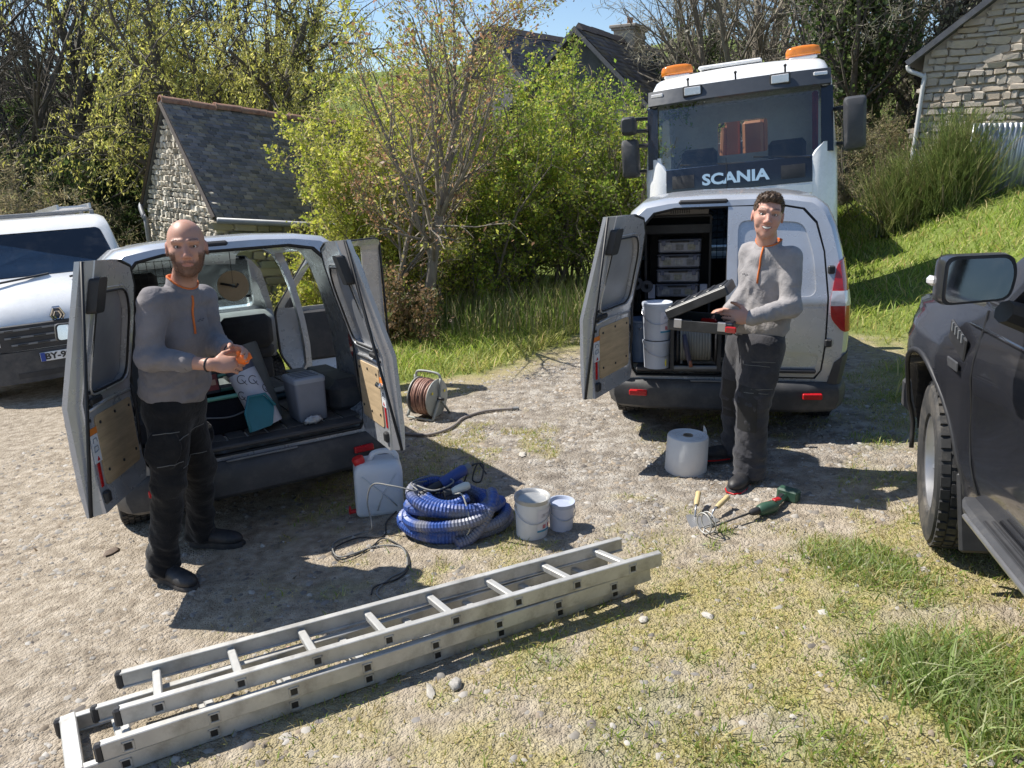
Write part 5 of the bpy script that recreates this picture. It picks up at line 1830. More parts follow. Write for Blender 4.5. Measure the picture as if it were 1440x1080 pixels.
# ---- the big white truck
def truck():
    c = at(1036, 250, 9.75)
    yaw = R(180 + 19)
    M = on_slope(float(c[0]), 9.75, yaw, R(1.2))
    f = M.to_3x3() @ Vector((0, 1, 0))
    zc = float(c[2])
    # grille panel centre (0, 2.02, 1.70) of the cab lands on the seen pixel
    M.translation = Vector(c) - (M.to_3x3() @ Vector((0, 2.06, 1.70)))
    T = thing('truck', 'white heavy truck with black visor, amber beacons and dark mirrors', 'truck', mat=M)
    prof = [(0, .95), (0, 2.55), (.05, 2.84), (.3, 3.0), (.9, 3.04), (1.35, 3.0), (1.60, 2.90), (1.72, 2.76), (1.80, 2.62), (1.92, 2.2), (2.02, 1.82), (2.06, 1.70), (2.09, 1.3), (2.10, .75), (2.06, .45), (1.9, .40), (1.2, .42), (1.1, .95)]
    def df(p):
        x, y, z = p
        k = 1 - .045 * float(sstep(1.6, 2.9, z)) - .05 * float(sstep(2.65, 3.05, z))
        return (x * k, y - .17 * float(sstep(1.0, 2.0, y)) * (abs(x) / 1.15) ** 3, z - .05 * float(sstep(2.6, 3.0, z)) * (abs(x) / 1.15) ** 2)
    solid = side_solid(prof, 1.17, df, 13, .085)
    wsp = rounded([(-1.04, 1.86), (1.04, 1.86), (1.0, 2.60), (-1.0, 2.60)], .06)
    rwin = rounded([(-.34, 2.02), (.36, 2.02), (.36, 2.42), (-.34, 2.42)], .05)
    ops = [('DIFFERENCE', box_mesh((0, 1.0, 2.0), (2.0, 1.84, 1.30))), ('DIFFERENCE', prism_mesh(wsp, 1.5, 3, 'y', 1)), ('DIFFERENCE', prism_mesh(rwin, -.5, .4, 'y', 1))]
    for sx in (-1, 1):
        ops.append(('DIFFERENCE', prism_mesh(rounded([(.55, 1.75), (1.72, 1.75), (1.55, 2.5), (.55, 2.5)], .06), sx * .7, sx * 1.4, 'x', 1)))
        ops.append(('DIFFERENCE', well(sx * .70, .85, .52, .60, .7, sx)))
    b = boolean(solid, ops)
    b.materials.clear()
    link('cab', finish(b, [M_white, M_black], True, 30), T)
    yf = lambda z: np.interp(z, [1.3, 1.70, 1.82, 2.2, 2.62, 2.76], [2.09, 2.06, 2.02, 1.92, 1.80, 1.72]).item()
    bow = lambda x: -.17 * (abs(x) / 1.15) ** 3
    kx = lambda z: 1 - .045 * float(sstep(1.6, 2.9, z))
    # windscreen in bowed strips
    V, Fc = [], []
    nx_, nz_ = 12, 4
    for i in range(nx_ + 1):
        for j in range(nz_ + 1):
            z = 1.85 + .76 * j / nz_
            x = (-1.05 + 2.1 * i / nx_) * (1 - .03 * j / nz_)
            V.append((x, yf(z) + bow(x) - .014, z))
    for i in range(nx_):
        for j in range(nz_): Fc.append((i * 5 + j, i * 5 + 5 + j, i * 5 + 6 + j, i * 5 + 1 + j))
    link('windscreen', np_mesh('windscreen', V, Fc, glass_mat('truck_glass', (.42, .46, .48)), True), T)
    def panel(name, x0, x1, z0, z1, th, m, parent=T, off=0.0, n=13, bev=.01):
        mb = MB()
        rings = []
        for x in np.linspace(x0, x1, n):
            q = bow(x)
            zs_ = [z0 + bev] + [z for z in (1.3, 1.6, 1.70, 1.76, 1.82) if z0 + bev < z < z1 - bev] + [z1 - bev]
            rings.append([(x, yf(z0) + q + off - .03, z0)] + [(x, yf(z) + q + off + th, z) for z in zs_] + [(x, yf(z1) + q + off - .03, z1)])
        mb.loft(rings)
        o = mb.build(name, m, parent, sharp=40)
        fix_normals(o.data)
        return o
    fp = panel('front_panel', -.88, .88, 1.56, 1.885, .012, mat('gloss_black', (.012, .014, .02), .18, var=.2, coat=.5))
    for sx in (-1, 1): panel('vent_recess', sx * .52, sx * .80, 1.62, 1.80, .016, M_black, fp, n=5)
    text_mesh('SCANIA', .185, .012, M_chrome, 'truck_lettering', fp, Matrix.Translation((.02, yf(1.72) + .022, 1.705)) @ Matrix.Rotation(PI, 4, 'Z') @ Matrix.Rotation(PI / 2 - .08, 4, 'X') @ Matrix.Diagonal((1.22, 1, 1, 1)), True)
    for sx in (-1, 1): panel('pillar_trim', sx * .985, sx * 1.125, 1.90, 2.60, .010, MATS['gloss_black'], n=5)
    panel('white_strip', -.88, .88, 1.43, 1.555, .02, M_white)
    gr = panel('lower_grille', -.86, .86, .80, 1.40, .005, M_black)
    for k in range(5): panel('grille_bar', -.84, .84, .84 + k * .11, .90 + k * .11, .03, M_dkgrey, gr)
    bp = panel('front_bumper', -1.12, 1.12, .40, .78, .06, M_white)
    for sx in (-1, 1):
        o = panel('headlight', sx * .68, sx * 1.05, .52, .74, .075, M_clear_lens, bp, n=6)
        mb = MB()   # white corner deflector, standing proud
        rings = []
        for x, dy in ((.86, 0), (.93, .03), (1.02, .03), (1.11, -.02), (1.16, -.10), (1.185, -.30), (1.185, -.36)):
            q = bow(min(x, 1.12))
            zt = 1.83 if x < .9 else 1.93 if x < 1.0 else 2.02
            rings.append([(sx * x, yf(z) + q + dy, z) for z in (.82, 1.3, 1.6, zt - .06, zt)] + [(sx * x * .97, yf(z) + q + dy - .05, z) for z in (zt, zt - .06, 1.6, 1.3, .82)])
        mb.loft(rings)
        o = mb.build('corner_panel', M_white, T, True, 45)
        fix_normals(o.data)
    vz = panel('sun_visor', -1.10, 1.10, 2.60, 2.80, .10, mat('visor_grey', (.045, .05, .058), .35, coat=.3), n=17)
    for x in (-.52, .52):
        l = MBbox(vz, 'visor_lamp', (x, yf(2.70) + bow(x) + .11, 2.72), (.24, .05, .135), M_black, .012)
        MBbox(vz, 'lamp_glass', (x, yf(2.70) + bow(x) + .137, 2.72), (.20, .012, .095), M_clear_lens, .01)
    for x in (-.98, .98): MBbox(vz, 'marker_light', (x, yf(2.7) + bow(x) + .09, 2.73), (.17, .03, .045), M_clear_lens, .008, Matrix.Rotation(-.35 * (1 if x > 0 else -1), 4, 'Z'))
    for x in (-.58, 0, .58):
        mb = MB()
        mb.cyl((x, 1.78 + bow(x), 2.78), (x, 1.80 + bow(x), 2.87), .012, 6)
        mb.ball((x, 1.80 + bow(x), 2.875), .02, 8, 5)
        mb.build('visor_bracket', M_black, T)
    MBbox(T, 'roof_hatch', (.1, .95, 3.05), (.8, .62, .05), M_white, .02)
    amber = mat('amber_lens', (.75, .22, .02), .18, var=.15, vscale=30, coat=.6, sss=0)
    for sx in (-1, 1):
        B = bpy.data.objects.new('beacon', None)
        COL.objects.link(B)
        B.parent = T
        B.matrix_local = Matrix.Translation((sx * .80, 1.0, 2.955))
        MBbox(B, 'beacon_base', (0, 0, .06), (.34, .16, .05), M_white, .015)
        mb = MB()
        rings = []
        for x, s in ((-.21, .55), (-.19, .85), (-.12, 1), (0, 1.05), (.12, 1), (.19, .85), (.21, .55)):
            rings.append([(x, y * s, .085 + z * (s if z > .05 else 1)) for y, z in rounded([(-.085, 0), (.085, 0), (.075, .125), (-.075, .125)], .04)])
        mb.loft(rings)
        o = mb.build('amber_dome', amber, B, True, 50)
        fix_normals(o.data)
        mb = MB()
        for x in (-.16, 0, .16): mb.box((x, 0, .03), (.03, .06, .08), bev=.005)
        mb.build('beacon_mount', M_black, B)
    # mirrors: truck's right (photo left) two stacked, truck's left one tall plus a bracket
    def mir(name, x, z, w, h, y=1.78):
        mb = MB()
        mb.loft([[(x + a * s, y + d, z + c_ * s) for a, c_ in rounded([(-w / 2, -h / 2), (w / 2, -h / 2), (w / 2, h / 2), (-w / 2, h / 2)], .05)] for d, s in ((-.08, 1.0), (.02, 1.02), (.09, .92), (.12, .7))])
        o = mb.build(name, M_dkgrey, T, True, 40)
        fix_normals(o.data)
        mb = MB()
        sx = 1 if x > 0 else -1
        for q_ in (.33, -.33):
            mb = MB()
            mb.tube([(sx * 1.11, 1.6, z + h * q_), (x - sx * w * .3, y, z + h * q_)], .022, 6)
            mb.build('mirror_arm', M_black, o)
        mb = MB()
        mb.prism([(x + a * .85, z + c_ * .88) for a, c_ in rounded([(-w / 2, -h / 2), (w / 2, -h / 2), (w / 2, h / 2), (-w / 2, h / 2)], .05)], y - .088, y - .084, 'y')
        mb.build('mirror_glass', M_mirror, o)
    mir('wide_mirror', 1.36, 2.42, .19, .20)
    mir('main_mirror', 1.36, 2.05, .22, .44)
    mir('main_mirror', -1.36, 2.16, .25, .54)
    # inside
    MBbox(T, 'dashboard', (0, 1.62, 1.74), (2.0, .5, .2), M_black, .04)
    MBbox(T, 'red_curtain', (-.93, 1.50, 2.25), (.07, .10, .62), mat('red_cloth', (.35, .03, .02), .8), .02)
    for x in (-.6, .6):
        mb = MB()
        mb.box((x, .45, 1.75), (.5, .15, .75), bev=.05)
        mb.build('seat', MATS['seat_cloth'], T)
    mb = MB()
    mb.tube([(.6 + .22 * math.cos(t), 1.30 + .12 * math.sin(t), 1.86 + .17 * math.sin(t)) for t in np.linspace(0, 2 * PI, 20, endpoint=False)], .016, 6, closed=True)
    mb.build('steering_wheel', M_black, T)
    for a, b_ in (((-.1, 2.0, 1.87), (.7, 1.94, 1.92)), ((-.85, 1.95, 1.86), (-.2, 1.97, 1.93))):
        mb = MB(); mb.tube([a, b_], .013, 5); mb.build('wiper', M_black, T)
    mb = MB(); mb.tube([(.12, 2.12, 1.48), (.12, 2.10, 1.95)], .004, 5); mb.build('aerial', M_black, T)
    for k, z in enumerate((1.92, 2.0)): MBbox(T, 'permit_sticker', (.97, yf(z) + bow(.97) + .004, z), (.05, .003, .06), M_white_st if k else mat('green_sticker', (.35, .6, .5), .5), 0)
    # the upper cab stands a little taller than the drawn profile
    lift = lambda z: .09 * float(sstep(1.9, 2.62, z))
    for ch in T.children:
        if ch.type == 'EMPTY' and ch.name.startswith('beacon'): ch.location.z += .09
        for q_ in ([ch] if ch.type == 'MESH' else []) + [g_ for g_ in ch.children if ch.type == 'MESH']:
            if 'lettering' in q_.name: continue
            for vv in q_.data.vertices: vv.co.z += lift(vv.co.z)
    # chassis, crane and tipping body behind
    for sx in (-1, 1): MBbox(T, 'chassis_rail', (sx * .42, -2.6, .82), (.10, 7.0, .26), M_black, .01)
    orange = mat('crane_orange', (.60, .26, .12), .5, var=.1, dirt=(.2, .15, .1))
    mb = MB()
    mb.box((0, -.45, 1.25), (.9, .5, .7), bev=.04)
    mb.box((-.12, -.45, 1.95), (.3, .32, 1.1), bev=.04)
    mb.box((.18, -.5, 2.3), (.22, .24, 1.5), bev=.03)
    mb.tube([(-.3, -.4, 1.4), (-.28, -.4, 2.5)], .06, 8)
    mb.tube([(.36, -.42, 1.6), (.30, -.42, 2.45)], .05, 8)
    mb.build('crane', orange, T)
    body = bpy.data.objects.new('tipping_body', None)
    COL.objects.link(body)
    body.parent = T
    steel = mat('tipper_steel', (.32, .33, .35), .5, .3, dirt=(.25, .2, .15))
    for c_, d in (((0, -3.5, 1.12), (2.4, 5.0, .10)), ((-1.2, -3.5, 1.6), (.06, 5.0, .9)), ((1.2, -3.5, 1.6), (.06, 5.0, .9)), ((0, -1.0, 1.7), (2.4, .06, 1.1)), ((0, -6.0, 1.6), (2.4, .06, .9))): MBbox(body, 'body_panel', c_, d, steel, .01)
    for sx in (-1, 1):
        wheel(T, (sx * .98, .85, .50), .50, .30, .29, 8, sx)
        for y in (-3.6, -4.95): wheel(T, (sx * .95, y, .50), .50, .34, .29, 8, sx)
        mb = MB()
        for z in (.5, .85): mb.box((sx * 1.10, 1.55, z), (.16, .34, .05), bev=.01)
        mb.build('step', M_black, T)
    return T
truck()

# ---- dark grey pickup at the right
def pickup():
    w0 = G(1332, 757)
    yaw = R(13)
    M = on_slope(0, 0, yaw, 0, 0)
    M.translation = Vector(w0) - M.to_3x3() @ Vector((-.80, 4.42, 0))
    P = thing('pickup_truck', 'dark grey pickup with silver edged running board and large door mirror', 'pickup', mat=M)
    m_pt, nt, b = newmat('pickup_paint')
    b.inputs['Base Color'].default_value = (.042, .043, .050, 1)
    b.inputs['Metallic'].default_value = .45
    b.inputs['Roughness'].default_value = .2
    b.inputs['Coat Weight'].default_value = 1.0
    b.inputs['Coat Roughness'].default_value = .05
    dr = ramp(nt, nnoise(nt, coords(nt), 3, 7, .7), [(.5, (.038, .039, .047)), (.85, (.065, .062, .06))])
    nt.links.new(dr, b.inputs['Base Color'])
    prof = [(.05, .62), (.02, 1.0), (.05, 1.14), (.3, 1.16), (1.6, 1.17), (3.4, 1.17), (3.95, 1.165), (4.6, 1.13), (5.05, 1.07), (5.25, .98), (5.33, .8), (5.33, .5), (5.2, .36), (4.9, .42), (3.5, .44), (1.5, .46), (.6, .5)]
    def df(p):
        x, y, z = p
        s = 1 - .035 * float(sstep(.95, 1.2, z)) - .03 * float(sstep(.62, .45, z)) + .015 * math.exp(-((z - .93) / .08) ** 2)
        flare = .055 * math.exp(-((y - 4.42) / .42) ** 4) * float(sstep(1.15, .85, z))
        flare += .05 * math.exp(-((y - 1.2) / .42) ** 4) * float(sstep(1.15, .85, z))
        q = float(sstep(4.6, 5.3, y))
        return (x * s * (1 - .10 * q) + math.copysign(flare * (abs(x) > .5), x), y - .22 * q * abs(x) ** 3, z)
    def dense(pf, k=3):
        o = []
        for i in range(len(pf)):
            a, b_ = pf[i], pf[(i + 1) % len(pf)]
            n = max(1, int(math.hypot(a[0] - b_[0], a[1] - b_[1]) / .14))
            for j in range(n): o.append((a[0] + (b_[0] - a[0]) * j / n, a[1] + (b_[1] - a[1]) * j / n))
        return o
    # body needs height divisions on its flanks: loft it in layers instead
    def layers():
        zs = [.42, .50, .58, .66, .76, .86, .93, 1.0, 1.07, 1.13, 1.165]
        plan_y = list(np.linspace(.03, 5.32, 56))
        rings = []
        for z in zs:
            y_hi = np.interp(z, [.42, .5, .8, .98, 1.07, 1.13, 1.165], [5.22, 5.31, 5.33, 5.26, 5.06, 4.62, 3.98]).item()
            y_lo = .05
            left, right = [], []
            for t in np.linspace(0, 1, 56):
                y = y_lo + (y_hi - y_lo) * t
                e = 1 - .02 * (1 - min(1, (y - y_lo) / .1)) - .03 * (1 - min(1, (y_hi - y) / .06))
                px = df((.915 * e, y, z))
                left.append((-px[0], px[1], z)); right.append((px[0], px[1], z))
            rings.append(right + left[::-1])
        mb = MB()
        mb.loft(rings, cap=False)
        n = len(rings[0])
        for base, fl in ((0, 1), ((len(rings) - 1) * n, 0)):
            for i in range(n // 2 - 1):
                q = [base + i, base + i + 1, base + n - 2 - i, base + n - 1 - i]
                mb.f.append(q[::-1] if fl else q); mb.mi.append(0)
        me = mb.mesh('pk')
        me.materials.append(None); me.materials.append(None)
        fix_normals(me)
        return me
    body = layers()
    ops = []
    for y in (4.42, 1.2):
        for sx in (-1, 1): ops.append(('DIFFERENCE', well(sx * .60, y, .43, .475, .6, sx)))
    ops.append(('DIFFERENCE', box_mesh((0, 2.9, 1.15), (1.56, 1.9, .5))))
    ops.append(('DIFFERENCE', box_mesh((0, .95, 1.1), (1.56, 1.6, .7))))
    bm_ = boolean(body, ops)
    bm_.materials.clear()
    bo = link('body', finish(bm_, [m_pt, M_black], True, 48), P)
    # cabin
    cprof = [(1.78, 1.12), (1.86, 1.62), (1.98, 1.80), (2.4, 1.835), (2.9, 1.82), (3.2, 1.76), (3.62, 1.50), (4.12, 1.17), (4.0, 1.12)]
    def dc(p):
        x, y, z = p
        return (x * (1 - .20 * float(sstep(1.1, 1.9, z))), y - .12 * float(sstep(3.0, 4.0, y)) * abs(x) ** 3, z)
    cs = side_solid(cprof, .875, dc, 9, .05)
    cops = [('DIFFERENCE', side_solid([(1.86, 1.05), (1.93, 1.60), (2.02, 1.74), (2.4, 1.775), (2.9, 1.76), (3.16, 1.71), (3.52, 1.48), (3.98, 1.14), (3.9, 1.05)], .815, dc, 9, .03, 1)),
            ('DIFFERENCE', prism_mesh(rounded([(-.72, 1.25), (.72, 1.25), (.60, 1.72), (-.60, 1.72)], .05), 3.0, 4.6, 'y', 1))]
    for sx in (-1, 1):
        cops.append(('DIFFERENCE', prism_mesh(rounded([(2.72, 1.20), (3.72, 1.20), (3.18, 1.68), (2.72, 1.73)], .04), sx * .4, sx * 1.2, 'x', 1)))
        cops.append(('DIFFERENCE', prism_mesh(rounded([(1.98, 1.20), (2.64, 1.20), (2.64, 1.73), (2.08, 1.70)], .04), sx * .4, sx * 1.2, 'x', 1)))
    cm_ = boolean(cs, cops)
    cm_.materials.clear()
    link('cabin', finish(cm_, [m_pt, M_black], True, 32), P)
    xs_ = lambda z: .835 * (1 - .20 * float(sstep(1.1, 1.9, z)))
    for sx in (-1, 1):
        glass_sheet(P, [(sx * xs_(z), y, z) for y, z in rounded([(2.70, 1.18), (3.76, 1.18), (3.19, 1.70), (2.70, 1.75)], .04)], 'front_window', M_glass_dk)
        glass_sheet(P, [(sx * xs_(z), y, z) for y, z in rounded([(1.96, 1.18), (2.66, 1.18), (2.66, 1.75), (2.06, 1.72)], .04)], 'rear_window', M_glass_dk)
        mb = MB()
        mb.tube([(sx * (xs_(1.19) + .03), y, 1.185) for y in (1.9, 2.6, 3.3, 3.9)], .012, 6)
        mb.build('window_trim', M_black, P)
    ws_y = lambda z: np.interp(z, [1.17, 1.50, 1.76], [4.12, 3.62, 3.2]).item()
    glass_sheet(P, [(x, ws_y(z) - .03, z) for x, z in rounded([(-.74, 1.23), (.74, 1.23), (.62, 1.74), (-.62, 1.74)], .05)], 'windscreen', M_glass_dk)
    # door shut lines as dark grooves, handles
    def flank(y, z): return df((.915, y, z))[0] + .0015
    for sx in (-1, 1):
        for nm, ys in (('door_gap', 3.86), ('door_gap', 2.68), ('door_gap', 1.80)):
            mb = MB()
            pts = [(sx * flank(ys + (.10 * max(0, .75 - z)), z), ys + (.35 * max(0, .72 - z)) * (-1 if ys > 3 else .3), z) for z in np.linspace(.50, 1.16, 12)]
            mb.tube(pts, .0045, 5)
            mb.build(nm, M_seal, P)
        for y in (2.86, 1.98): MBbox(P, 'door_handle', (sx * (flank(y, 1.02) + .012), y, 1.02), (.025, .20, .035), m_pt, .01)
        # crease along the doors
        mb = MB()
        mb.tube([(sx * (flank(y, 1.085) - .006), y, 1.085) for y in np.linspace(.4, 4.0, 10)], .010, 6)
        mb.build('waist_crease', m_pt, P, True)
        # side vent
        v = MBbox(P, 'wing_vent', (sx * (flank(4.0, 1.0) + .004), 4.03, 1.02), (.012, .20, .085), M_black, .012, Matrix.Rotation(.25, 4, 'X'))
        for k in range(4): MBbox(v, 'vent_fin', (sx * (flank(4.0, 1.0) + .012), 3.96 + k * .04, 1.035 + k * .008), (.008, .010, .03), M_midgrey, 0)
        MBbox(v, 'vent_badge', (sx * (flank(4.0, .95) + .008), 4.02, .935), (.008, .13, .035), M_dkgrey, .01)
        # mud flap and arch lip
        mb = MB()
        a = np.linspace(-.25, PI + .35, 26)
        mb.tube([(sx * (df((.915, 4.42 + .478 * math.cos(t), max(.45, .43 + .478 * math.sin(t))))[0] - .004), 4.42 + .478 * math.cos(t), .43 + .478 * math.sin(t)) for t in a], .012, 6)
        mb.build('arch_lip', M_black, P, True)
        MBbox(P, 'mud_flap', (sx * .80, 3.93, .36), (.24, .03, .34), M_black, .01, Matrix.Rotation(-.3, 4, 'X'))
        # running board
        rb = bpy.data.objects.new('running_board', None)
        COL.objects.link(rb)
        rb.parent = P
        mb = MB()
        rings = []
        for y, s in ((1.75, .6), (1.82, .9), (1.95, 1), (3.62, 1), (3.76, .92), (3.83, .6)):
            rings.append([(sx * (.90 + dx * s), y, .42 + dz) for dx, dz in ((-.10, .0), (.03, .0), (.06, .015), (.065, .04), (.05, .055), (-.10, .05))])
        mb.loft(rings)
        o = mb.build('step_body', M_dkgrey, rb, True, 35)
        fix_normals(o.data)
        mb = MB()
        for k in range(5): mb.box((sx * (.815 + .030 * k), 2.78, .4765), (.015, 1.62, .008), bev=.003)
        o = mb.build('step_tread', M_black, rb)
        o['kind'] = 'stuff'
        mb = MB()
        mb.tube([(sx * .967, y, .447) for y in (1.86, 2.8, 3.70)], .012, 6)
        mb.build('step_edge', M_alloy, rb, True)
        # mirror
        mb = MB()
        MM = TRS((sx * 1.10, 3.42, 1.345), rz=sx * -.10, s=(.86, .9, .86))
        out = rounded([(-.125, -.085), (.125, -.075), (.145, .03), (.125, .10), (-.115, .105)], .04)
        mb.loft([[(x * s, y, z * s) for x, z in out] for y, s in ((-.055, 1), (-.02, 1.04), (.03, 1.0), (.075, .8), (.10, .45))], M=MM)
        o = mb.build('door_mirror', mat('mirror_shell', (.025, .026, .03), .3, coat=.6), P, True, 40)
        fix_normals(o.data)
        mb = MB(); mb.prism([(x * .9, z * .88) for x, z in out], -.060, -.056, 'y', MM); mb.build('mirror_glass', M_mirror, o)
        mb = MB(); mb.tube([(sx * .86, 3.50, 1.18), (sx * .98, 3.45, 1.23)], [.05, .04], 8); mb.build('mirror_arm', M_black, o)
        mb = MB(); mb.box((sx * .118, .055, .0), (.03, .05, .04), MM, bev=.012); mb.build('indicator', M_clear_lens, o)
        hl = MBbox(P, 'headlight', (sx * .60, 5.12, .90), (.30, .16, .13), M_clear_lens, .04, Matrix.Rotation(-sx * .35, 4, 'Z'))
        for y in (4.42, 1.2): wheel(P, (sx * .79, y, .395), .395, .255, .235, 6, sx, steer=(R(-9) if y > 3 else 0), rot=.3)
    for ch in P.children:
        if ch.type == 'MESH' and not ch.name.startswith('mud'):
            for vv in ch.data.vertices: vv.co.z += .085 * float(sstep(.62, 1.12, vv.co.z))
            for g_ in ch.children:
                for vv in g_.data.vertices: vv.co.z += .085 * float(sstep(.62, 1.12, vv.co.z))
    MBbox(P, 'front_bumper', (0, 5.22, .52), (1.66, .22, .26), M_dkgrey, .06)
    MBbox(P, 'grille', (0, 5.29, .88), (1.0, .12, .26), M_black, .04)
    for x in (-.4, .4):
        mb = MB()
        mb.box((x, 2.55, 1.20), (.5, .16, .75), bev=.05)
        mb.box((x, 2.8, .9), (.5, .5, .2), bev=.05)
        mb.build('seat', MATS['seat_cloth'], P)
    return P
pickup()
# ------------------------------------------------------------------ people: signed distance fields turned into one smooth surface
class Field:
    def __init__(s, lo, hi, h, fine=None):
        """grid of samples; fine = (lo, hi, h) gives a box of smaller cells"""
        s.ax = []
        for i in range(3):
            a = list(np.arange(lo[i], hi[i] + h, h))
            if fine is not None:
                f0, f1, fh = fine[0][i], fine[1][i], fine[2]
                a = [v for v in a if v < f0 - fh * .5] + list(np.arange(f0, f1, fh)) + [v for v in a if v > f1 + fh * .5]
            s.ax.append(np.array(a, np.float32))
        s.n = np.array([len(a) for a in s.ax])
        s.d = np.full(tuple(s.n), .06, np.float32)
    def box(s, lo, hi, m):
        a = np.array([max(0, np.searchsorted(s.ax[i], lo[i] - m) - 1) for i in range(3)])
        b = np.array([min(s.n[i], np.searchsorted(s.ax[i], hi[i] + m) + 1) for i in range(3)])
        if (b - a <= 0).any(): return None
        sl = tuple(slice(x, y) for x, y in zip(a, b))
        return sl, np.meshgrid(*[s.ax[i][a[i]:b[i]] for i in range(3)], indexing='ij')
    def comb(s, sl, e, k, sub=False):
        c = s.d[sl]
        if sub:
            e = -e
            t = np.clip(.5 - .5 * (c - e) / k, 0, 1)
            s.d[sl] = c * (1 - t) + e * t + k * t * (1 - t)
        else:
            t = np.clip(.5 + .5 * (c - e) / k, 0, 1)
            s.d[sl] = c * (1 - t) + e * t - k * t * (1 - t)
    def cone(s, a, b, ra, rb=None, k=.015, sub=False):
        rb = ra if rb is None else rb
        a, b = np.array(a, np.float32), np.array(b, np.float32)
        r = max(ra, rb)
        q = s.box(np.minimum(a, b) - r, np.maximum(a, b) + r, k + .03)
        if q is None: return s
        sl, (X, Y, Z) = q
        ab = b - a
        t = np.clip(((X - a[0]) * ab[0] + (Y - a[1]) * ab[1] + (Z - a[2]) * ab[2]) / (ab @ ab + 1e-9), 0, 1)
        e = np.sqrt((X - a[0] - ab[0] * t) ** 2 + (Y - a[1] - ab[1] * t) ** 2 + (Z - a[2] - ab[2] * t) ** 2) - (ra + (rb - ra) * t)
        s.comb(sl, e, k, sub)
        return s
    def ell(s, c, rad, fr=None, k=.015, sub=False):
        c = np.array(c, np.float32)
        q = s.box(c - max(rad), c + max(rad), k + .03)
        if q is None: return s
        sl, (X, Y, Z) = q
        fr = np.eye(3) if fr is None else np.asarray(fr)
        dx, dy, dz = X - c[0], Y - c[1], Z - c[2]
        u = [(dx * fr[i][0] + dy * fr[i][1] + dz * fr[i][2]) for i in range(3)]
        k0 = np.sqrt(sum((u[i] / rad[i]) ** 2 for i in range(3))) + 1e-6
        k1 = np.sqrt(sum((u[i] / rad[i] ** 2) ** 2 for i in range(3))) + 1e-6
        s.comb(sl, k0 * (k0 - 1) / k1, k, sub)
        return s
    def grid(s):
        return np.meshgrid(*s.ax, indexing='ij')
    def surface(s):
        d = s.d
        ins = d < 0
        nx, ny, nz = d.shape
        c = np.zeros((nx - 1, ny - 1, nz - 1), np.int8)
        offs = [(i, j, k) for i in (0, 1) for j in (0, 1) for k in (0, 1)]
        for i, j, k in offs: c += ins[i:nx - 1 + i, j:ny - 1 + j, k:nz - 1 + k]
        act = (c > 0) & (c < 8)
        I = np.argwhere(act)
        idm = np.full(act.shape, -1, np.int32)
        idm[act] = np.arange(len(I))
        acc = np.zeros((len(I), 3), np.float32)
        cnt = np.zeros(len(I), np.float32)
        val = {o: d[I[:, 0] + o[0], I[:, 1] + o[1], I[:, 2] + o[2]] for o in offs}
        for o in offs:
            for ax in range(3):
                if o[ax]: continue
                p = list(o); p[ax] = 1; p = tuple(p)
                a, b = val[o], val[p]
                m = (a < 0) != (b < 0)
                t = np.where(m, a / np.where(m, a - b, 1), 0)
                q = np.array(o, np.float32)[None].repeat(len(I), 0)
                q[:, ax] += t
                acc[m] += q[m]
                cnt[m] += 1
        fr = acc / cnt[:, None]
        V = np.stack([s.ax[i][I[:, i]] + fr[:, i] * (s.ax[i][I[:, i] + 1] - s.ax[i][I[:, i]]) for i in range(3)], 1)
        F = []
        for ax in range(3):
            o1, o2 = (ax + 1) % 3, (ax + 2) % 3
            sl0, sl1 = [slice(None)] * 3, [slice(None)] * 3
            sl0[ax], sl1[ax] = slice(0, -1), slice(1, None)
            a, b = ins[tuple(sl0)], ins[tuple(sl1)]
            E = np.argwhere(a != b)
            ok = (E[:, o1] > 0) & (E[:, o2] > 0) & (E[:, o1] < act.shape[o1]) & (E[:, o2] < act.shape[o2])
            E = E[ok]
            fl = a[tuple(E.T)]
            def cell(u, w):
                q = E.copy(); q[:, o1] += u; q[:, o2] += w
                return idm[tuple(q.T)]
            q = np.stack([cell(-1, -1), cell(0, -1), cell(0, 0), cell(-1, 0)], 1)
            q[~fl] = q[~fl][:, ::-1]
            F.append(q)
        return V, np.concatenate(F)
def folds(X, Y, Z, seed, f=(10, 10, 16)):
    r = np.random.default_rng(seed)
    wx = .03 * np.sin(X * 17 + 1) + .03 * np.sin(Z * 13 + Y * 9)
    out = 0
    for i in range(5):
        k = r.normal(0, 1, 3) * np.array(f)
        ph = r.uniform(0, 6)
        out = out + (1 - np.abs(np.sin((X + wx) * k[0] + (Y - wx) * k[1] + (Z + wx) * k[2] + ph)) * 1.6)
    return out / 5
def nrm(v):
    v = np.asarray(v, float)
    return v / (np.linalg.norm(v) + 1e-9)
def frame_of(fwd, up=(0, 0, 1)):
    f = nrm(fwd)
    r = nrm(np.cross(f, up))
    u = np.cross(r, f)
    return np.array([r, f, u])
